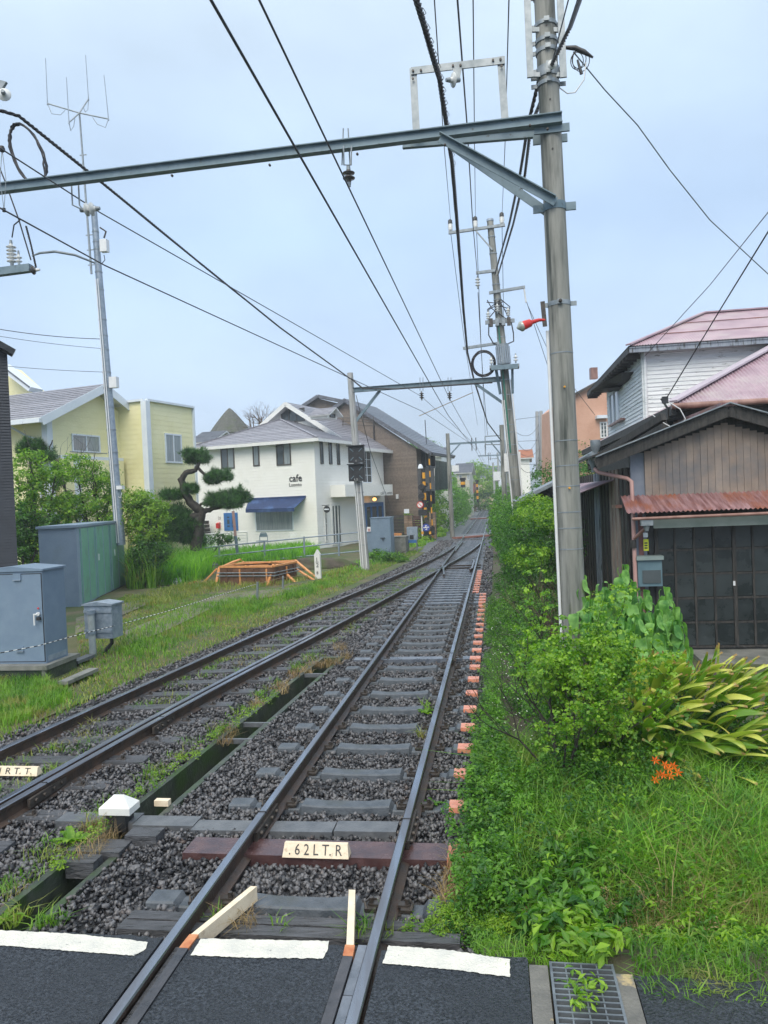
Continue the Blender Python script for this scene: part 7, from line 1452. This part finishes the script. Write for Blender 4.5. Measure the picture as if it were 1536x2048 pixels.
herb('broadleaf_weeds', 'fresh lance leaved weeds pushing over the road drain', rnd([(1075,1910),(1200,1912),(1215,1850),(1190,1740),(1070,1760),(1040,1830)], 75), .085, 34, .24, M_leafC, .085)
herb('broadleaf_weeds', 'weeds sprouting through the grating bars', rnd([(1120,2030),(1200,2030),(1190,1960),(1110,1960)], 12), .05, 8, .06, M_leafA, .05, z=-.03)
herb('broadleaf_weeds', 'mugwort like weeds along the rail side of the bank', rnd([(905,1850),(1000,1870),(1060,1700),(1030,1560),(985,1440),(968,1440),(955,1560),(925,1680)], 210), .038, 90, .33, M_leafC, .08, asp=.5)
herb('broadleaf_weeds', 'fine leaved green weeds between shrub and lilies', rnd([(1050,1780),(1250,1720),(1320,1600),(1250,1500),(1100,1560),(1020,1640)], 180), .045, 60, .36, M_leafC, .09)
herb('broadleaf_weeds', 'weeds along the right road edge', rnd([(1300,1935),(1536,1965),(1536,1900),(1350,1890)], 34), .055, 26, .12, M_leafA, .07)
herb('broadleaf_weeds', 'small creeping weeds at the near ballast edge', rnd([(800,1880),(1030,1890),(1040,1840),(940,1800),(820,1862)], 130), .022, 60, .09, M_leafY, .05)
herb('flowering_weeds', 'low weeds dotted along the painted sleeper ends', rnd([(965,1540),(1010,1520),(1005,1300),(988,1200),(978,1205),(975,1330)], 200), .035, 60, .24, M_leafC, .11)
fl = fast('tiny_flowers', *leaves(np.array([T(random.uniform(7, 17), random.uniform(-.15, .45), random.uniform(-.02, .25)) for _ in range(420)]), np.tile([0, 0, 1.], (420, 1)), .022, .9, .4), M_petal, kind='stuff', label='tiny white flowers among the weeds beside the sleeper ends', cat='flowers')
herb('edge_creepers', 'creeping weeds and leaf litter spilling over the asphalt edge on the right', rnd([(1255,1925),(1536,1962),(1560,1900),(1400,1880),(1260,1890)], 120), .040, 30, .08, M_leafC, .07)
herb('broadleaf_weeds', 'long leaved weeds leaning over the top of the grating', rnd([(1085,1925),(1240,1925),(1230,1870),(1090,1865)], 26), .085, 16, .14, M_leafA, .08, z=-.06)
herb('edge_creepers', 'brown dead leaves along the road edge by the drain', rnd([(1230,1925),(1420,1945),(1440,1900),(1240,1880)], 60), .030, 26, .05, M_dry, .07)
herb('edge_creepers', 'small weeds and moss between the ballast and the concrete strip', rnd([(900,1895),(1085,1905),(1085,1850),(960,1830),(880,1860)], 90), .026, 40, .07, M_leafC, .06)
herb('broadleaf_weeds', 'dark leafy weeds around the orange lilies', rnd([(1240,1660),(1400,1640),(1440,1560),(1300,1530),(1230,1580)], 110), .06, 34, .26, M_leafC, .08)
herb('broadleaf_weeds', 'bright leafy weeds mixed through the right half of the bank', rnd([(1060,1800),(1480,1850),(1536,1700),(1450,1600),(1200,1650)], 90), .05, 26, .30, M_leafA, .08)
herb('dry_seed_heads', 'brown seedy weeds below the lime green clump', rnd([(1060,1870),(1440,1900),(1440,1800),(1250,1770),(1080,1800)], 50), .018, 50, .16, M_dry, .07)
herb('broadleaf_weeds', 'weeds hanging over the drain walls between the tracks', rnd([(60,1800),(130,1740),(290,1592),(440,1480),(560,1392),(545,1392),(420,1480),(270,1590),(110,1735)], 80), .03, 24, .10, M_leafY, .07, z=-.13)
herb('broadleaf_weeds', 'fresh weeds on the far right of the bank near the corner', rnd([(1300,1900),(1536,1930),(1536,1740),(1380,1760)], 60), .05, 26, .14, M_leafA, .08)
herb('broadleaf_weeds', 'deep green low leaves in the middle of the bank', rnd([(1040,1840),(1300,1850),(1400,1740),(1200,1700),(1060,1760)], 90), .042, 40, .18, M_leafB, .09)
L_ = [tuft(*_p, 60, .10, .05, .20, .006, None) for _p in [(x+random.uniform(-12, 12), y+random.uniform(-6, 6)) for x, y in ((600,1352),(615,1345),(575,1372),(640,1335),(555,1392),(520,1415),(655,1325),(630,1340),(590,1362),(470,1470),(450,1490))]]
fast('dry_weeds', *catm(L_), M_dry, kind='stuff', label='withered weeds choking the far end of the drain channel', cat='weeds')
# hedge along the track on the right
def bushU(name, label, lst, n, leaf, m_, clump=.16, cat='hedge', tw=True, shell=.6):
    c0 = T(lst[0][0], lst[0][1], -.16); o = veg(name, label, cat, c0); bl = [(T(s, u, z), r, w) for s, u, z, r, w in lst]; tot = sum(b_[2] for b_ in bl); bl = [(a, r, w/tot) for a, r, w in bl]
    if tw:
        mb = MB()
        for a, r, w in bl[:8]:
            g_ = np.array([a[0], a[1], -.2]); mb.tube([g_, (g_+a)/2+rng.normal(0, .05, 3), a], [.03, .02, .01], 5, cap=False); branches(mb, (g_+a)/2, np.array([rng.normal(0,.4), rng.normal(0,.4), 1]), .6, .012, 2, .8, .2, 3, 3, n=4)
        mb.build('branch', M_bark, o)['kind'] = 'stuff'
    fast('foliage', *blob_leaves(bl, n, leaf, clump=clump, shell=shell, zmin=-.2), m_, parent=o); return o
bushU('hedge_bush', 'large dense green bush left of the big pole beside the rails', [(15.5,.62,1.0,(.55,.9,.9),1.1),(17.5,.65,1.2,(.6,1.1,1.0),1.2),(14.3,.75,.55,(.5,.7,.6),.7),(20,.7,1.3,(.6,1.6,1.0),1.0),(15.2,1.15,1.35,(.5,.8,.75),.8),(18,1.3,1.4,(.6,1.2,.9),.8),(16.5,.35,.35,(.4,1.6,.5),.8),(23,.6,1.2,(.55,2,1),.8)], 36000, .055, M_leafB, clump=.16)
bushU('hedge_bush', 'bright sprigs topping the large bush', [(16,.7,1.95,(.4,.7,.22),1),(18,.9,2.15,(.4,.9,.25),1),(15,1.1,1.95,(.35,.6,.25),1),(14.4,.6,1.25,(.4,.5,.25),.7)], 6500, .06, M_leafA, clump=.14, tw=False, cat='bush')
bushU('low_bush', 'low green growth between the sleeper ends and the large bush', [(12,.35,.15,(.35,1.2,.35),1),(10.2,.45,.15,(.35,.9,.35),1),(13.5,.3,.35,(.32,1,.45),1),(9,.35,.1,(.3,.8,.3),.8)], 15000, .045, M_leafC, clump=.13, cat='bush')
bushU('hedge_bush', 'receding hedge along the right of the far track', [(30,.7,.8,(.7,3.5,1.2),1),(38,.7,1.0,(.8,4,1.5),1),(48,.8,1.2,(.9,5,1.6),1),(60,1.0,1.2,(1.0,6,1.8),1),(75,1.1,1.4,(1.0,8,2.0),1),(95,1.6,1.4,(1.2,8,2.2),1)], 24000, .16, M_leafC, clump=.35, tw=False)
bushU('distant_tree', 'dark green trees behind the hedge left of the big pole', [(32,3.2,2.6,(1.6,3,1.5),1),(40,4.0,3.2,(2.0,3,1.6),1),(36,5.0,3.6,(1.6,3,1.5),1),(28,3.4,1.6,(1.2,2,1.2),.7),(52,5.5,3.4,(2.5,3,1.8),.8)], 17000, .14, M_leafB, clump=.35, cat='tree')
ts_ = veg('twiggy_shrub', 'brown half bare twiggy shrub in front of the large bush', 'shrub', T(12.3, 1.0, -.16)); mb = MB()
for k in range(34): a = rng.uniform(0, 6.28); branches(mb, T(12.3, 1.0, -.16)+np.array([math.cos(a)*.25, math.sin(a)*.25, 0])*random.random(), np.array([math.cos(a)*.45, math.sin(a)*.45, 1.1]), .75, .008, 2, .35, .25, 3, 3, n=3)
mb.build('twig', M_twig, ts_); fast('foliage', *blob_leaves([(T(12.3,1.0,.75), (.55,.5,.35), 1)], 1500, .03, clump=.08), M_leafC, parent=ts_)
# near shrub
sb0 = G(1128, 1585, -.16); ns = veg('green_shrub', 'open branched shrub with small fresh leaves in front of the big pole', 'shrub', sb0); mb = MB(); tips = []
for k in range(6):
    a = k*1.05+random.uniform(-.2, .2); d = np.array([math.cos(a)*.45+.08, math.sin(a)*.4, 1.1]); branches(mb, sb0+rng.normal(0, .02, 3), d/np.linalg.norm(d), .72, .012, 3, .55, .28, 4, 4, tips, n=6, shrink=.66)
branches(mb, sb0, np.array([.02, 0, 1.]), .95, .019, 3, .5, .3, 5, 4, tips, n=7)
mb.build('branch', M_bark, ns)
def clusters(P, m, r, leaf, asp=.75): 
    P = np.array(P); off = rng.normal(size=(len(P), m, 3)); off /= np.linalg.norm(off, axis=2)[:, :, None]; off[..., 2] = abs(off[..., 2])*.8; off *= r*rng.uniform(.3, 1, (len(P), m, 1)); return leaves((P[:, None]+off).reshape(-1, 3), (off/r+np.array([0, 0, .5])).reshape(-1, 3), leaf, asp, .4)
tips = [t for t in tips if t[2] > .05 and .14 < st(t)[1] < 1.6]; cen = T(6.5, .86, .74)
extra = [cen+np.array([rng.normal(0, .36), rng.normal(0, .32), rng.normal(0, .36)]) for _ in range(300)]
extra = [p for p in extra if np.linalg.norm((p-cen)/np.array([.62, .5, .80])) < 1]
fast('foliage', *clusters(tips[:900]+extra, 13, .062, .034), M_leafA, parent=ns)
bushU('leafy_shrub', 'dense darker leaves low on the right of the open shrub', [(7.0,.95,.15,(.30,.4,.3),.7)], 1500, .038, M_leafA, clump=.10, cat='shrub')
bushU('ferny_weeds', 'leafy undergrowth around the stems of the open shrub', [(6.35,.75,.0,(.35,.35,.22),1),(6.5,1.2,.02,(.4,.4,.22),1),(6.9,.6,.1,(.35,.4,.3),1),(7.4,.5,.2,(.3,.5,.35),1)], 9000, .034, M_leafC, clump=.09, tw=False, cat='weeds', shell=.3)
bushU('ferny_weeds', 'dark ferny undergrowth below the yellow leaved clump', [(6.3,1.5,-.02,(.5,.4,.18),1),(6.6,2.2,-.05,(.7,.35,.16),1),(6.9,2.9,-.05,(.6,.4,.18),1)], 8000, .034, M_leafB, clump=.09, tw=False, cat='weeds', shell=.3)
# broad leaved plant
BL = []
def broadleaf(ln, wd, droop, sd):
    r_ = random.Random(sd); V = []; n = 8
    for k in range(n+1):
        t = k/n; x = ln*t; w = wd*1.9*((t+.04)**.5)*(1-t)**.8 if k < n else 0; z = -droop*ln*t*t*1.0+.04*math.sin(t*5+sd)
        V += [(x, -w/2, z+.08*w), (x, 0, z), (x, w/2, z+.08*w+.004*r_.random())]
    me = bpy.data.meshes.new('leaf'); me.from_pydata(V, [], [f_ for k in range(n) for f_ in ((k*3,k*3+1,k*3+4,k*3+3),(k*3+1,k*3+2,k*3+5,k*3+4))]); me.polygons.foreach_set('use_smooth', [True]*len(me.polygons)); return me
for i in range(4): me = broadleaf(.235, .175, .45, i); me.materials.append(M_big); BL.append(me)
bp = veg('broad_leaf_plant', 'plant with big drooping heart shaped leaves in front of the garage doors', 'plant', T(9.4, 1.9, -.16)); mb = MB()
def place_leaf(me, p, az, pitch, roll, sc_, par, nm='leaf'):
    o = bpy.data.objects.new(nm, me); COL.objects.link(o); o.parent = par
    Mx = Matrix.Translation(Vector(tuple(np.array(p)-WO[par]))) @ Matrix.Rotation(az, 4, 'Z') @ Matrix.Rotation(pitch, 4, 'Y') @ Matrix.Rotation(roll, 4, 'X') @ Matrix.Scale(sc_, 4)
    o.matrix_local = Mx; return o
cnt = 0
for (x, y, s_) in ((1160,1150,9.0),(1210,1180,9.1),(1245,1130,9.3),(1262,1165,9.0),(1290,1180,9.1),(1185,1200,8.8),(1330,1175,9.2),(1350,1215,9.0),(1310,1220,8.8),(1235,1215,8.7),(1270,1230,8.6),(1205,1165,9.4),(1346,1240,8.9)):
    top = DS(x, y, s_); g_ = np.array([top[0]+rng.normal(0, .05), top[1]+rng.normal(0, .05), -.17]); mb.tube([g_, (g_+top)/2+rng.normal(0, .03, 3), top], [.012, .009, .005], 6, cap=False)
    for k in range(17):
        t = k/17; a = k*2.4+random.random(); p = top-UP*(t*.62)+np.array([math.cos(a), math.sin(a), 0])*(.02+.09*t); place_leaf(BL[k % 4], p, a, .55+.5*random.random(), random.uniform(-.3, .3), .55+.6*min(1, t*2.2)*random.uniform(.8, 1.1), bp); cnt += 1
mb.build('stem', M_leafC, bp)
# aspidistra clump
def strap(ln, wd, arch, sd):
    V = []; n = 10
    for k in range(n+1):
        t = k/n; x = ln*(t-.12*arch*t*t); w = wd*(math.sin(math.pi*(.04+.94*t)))**.8 if k < n else .0; z = ln*(.55*t-arch*t*t); V += [(x, -w/2, z+.16*w), (x, -w/5, z+.02), (x, w/5, z+.02), (x, w/2, z+.16*w)]
    me = bpy.data.meshes.new('leaf'); me.from_pydata(V, [], [f_ for k in range(n) for j in range(3) for f_ in ((k*4+j,k*4+j+1,k*4+j+5,k*4+j+4),)]); me.polygons.foreach_set('use_smooth', [True]*len(me.polygons)); me.materials.append(M_asp); return me
AL = [strap(.54, .10, .12+.09*i, i) for i in range(6)]
as_ = veg('aspidistra_clump', 'large clump of long yellow and green strap leaves below the garage doors', 'plant', T(7.9, 2.3, -.16)); N_ = 0
for i in range(400):
    s_ = random.uniform(6.75, 8.6); u_ = random.uniform(.75, 2.75)
    e_ = ((s_-7.65)/.90)**2+((u_-1.75)/1.0)**2
    if e_ > 1: continue
    hz = .66*math.sqrt(max(0, 1-e_))*(1 if s_ > 7.6 else .75); back = np.clip((s_-7.1)/1.5, 0, 1)
    a = math.atan2(-.75+random.uniform(-.6, .6), .30+(u_-1.75)*1.2+random.uniform(-.5, .7)); p = T(s_, u_, -.14+hz*.72); place_leaf(AL[i % 6], p, a, -.45-.7*back+random.uniform(-.3, .3)+.35*(1-back), random.uniform(-.6, .6), random.uniform(.75, 1.15), as_)
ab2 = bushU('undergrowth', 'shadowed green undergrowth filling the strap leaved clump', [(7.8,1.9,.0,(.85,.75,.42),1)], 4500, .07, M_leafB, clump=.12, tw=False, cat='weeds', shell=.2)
for x, y, ln in ((1215,1400,.5),(1300,1420,.45),(1330,1440,.5),(1260,1470,.4)):
    pass
gp('strap_grass', 'long arching blades in front of the strap leaved clump', [(1240,1560),(1330,1560),(1400,1540),(1330,1480),(1240,1500)], 46, .45, .75, .022, M_grassT, bend=1.6, flop=.6)
gp('strap_grass', 'long arching blades around the foot of the open shrub', [(1020,1640),(1130,1650),(1140,1560),(1040,1560)], 46, .35, .6, .02, M_grass, bend=1.6, flop=.6)
# orange lilies
ly = veg('orange_lily', 'orange montbretia flowers on arching stems in the right bank', 'flower', G(1330, 1620, -.16)); c0 = G(1340, 1640, -.16)
for x, y in ((1310,1521),(1330,1530),(1337,1538),(1346,1532),(1325,1550),(1340,1552),(1310,1560),(1355,1545),(1318,1548)):
    h_ = D(x, y, 5.95+random.uniform(-.1, .1)); MB().tube([c0+rng.normal(0, .04, 3)*np.array([1,1,0]), (c0+h_)/2+UP*.10, h_], .003, 4).build('stem', M_leafC, ly); mb = MB()
    for k in range(6): a = k*1.047; d = np.array([math.cos(a), math.sin(a)*.6-.4, math.sin(a)*.7+.2]); s2 = np.cross(d, [0.3, .9, .1]); s2 /= np.linalg.norm(s2); mb.add([h_, h_+d*.020+s2*.007, h_+d*.044, h_+d*.020-s2*.007], [(0,1,2,3)])
    mb.build('flower', M_flower, ly)
st_ = lump('field_stone', G(1235, 1640, -.12), (.16,.12,.09), M_conc, None, .1); tag(st_, 'rounded grey stone half buried in the right bank grass', 'stone')
# left hedge far
bushU('hedge_bush', 'rounded light green hedge shrub at the foot of the third gantry post', [(52,-4.6,1.4,(1.2,2,1.4),1),(49,-5.6,.6,(1.0,2,.9),.6)], 6000, .15, M_leafY, clump=.3, tw=False, cat='bush')
bushU('hedge_bush', 'tall dark hedge beyond the third gantry post on the left', [(58,-3.9,1.6,(1.4,3,2.0),1),(66,-3.9,1.8,(1.4,4,2.2),1),(76,-3.8,1.6,(1.3,4,2.0),1),(60,-6,2.2,(1.6,3,2.4),1),(88,-3.9,1.5,(1.2,5,2.0),1)], 19000, .17, M_leafC, clump=.4, tw=False)
bushU('low_bush', 'weedy green slope below the green fence', [(46,-4.6,-.1,(.9,3,.35),1),(52,-4.2,0,(.8,4,.5),1),(41,-4.4,-.15,(.5,1.5,.2),.4)], 6000, .12, M_leafA, clump=.2, tw=False, cat='bush')
bushU('distant_tree', 'round tree at the far bend in front of the ochre house', [(120,-3.2,4.2,(4.2,4,3.2),1)], 3200, .5, M_leafY, clump=.9, cat='tree')
bushU('distant_tree', 'tall tree above the cream house roof on the left', [(100,-9.5,8.2,(2.4,3,2.0),1),(100,-12,7.4,(2,3,1.4),.6)], 3200, .45, M_leafC, clump=.8, cat='tree')
bushU('distant_tree', 'pine like tree over the left hedge by the cream house', [(72,-6.2,4.8,(1.8,3,1.6),1),(72,-6.6,3.4,(2.0,3,1.2),1)], 3200, .25, M_leafB, clump=.5, cat='tree')
bushU('hedge_bush', 'flat topped hedge closing the view at the end of the track', [(118,-1.6,.8,(4.6,1.5,2.2),1),(112,3,1.2,(2.5,3,2.6),.6)], 5200, .35, M_leafB, clump=.6, tw=False)
# haze
if HAZE:
    hz = MB().hexa([(-420,-12,-1.7),(420,-12,-1.7),(420,860,-1.7),(-420,860,-1.7),(-420,-12,19),(420,-12,19),(420,860,19),(-420,860,19)]).build('haze', [], kind='stuff')
    hm = bpy.data.materials.new('haze'); hm.use_nodes = True; t = hm.node_tree; t.nodes.clear(); o_ = t.nodes.new('ShaderNodeOutputMaterial'); v_ = t.nodes.new('ShaderNodeVolumePrincipled'); v_.inputs['Color'].default_value = (.90,.95,1,1); v_.inputs['Density'].default_value = HAZE; v_.inputs['Anisotropy'].default_value = .3; t.links.new(v_.outputs[0], o_.inputs['Volume']); hz.data.materials.append(hm); tag(hz, 'thin rain haze in the air', 'haze')
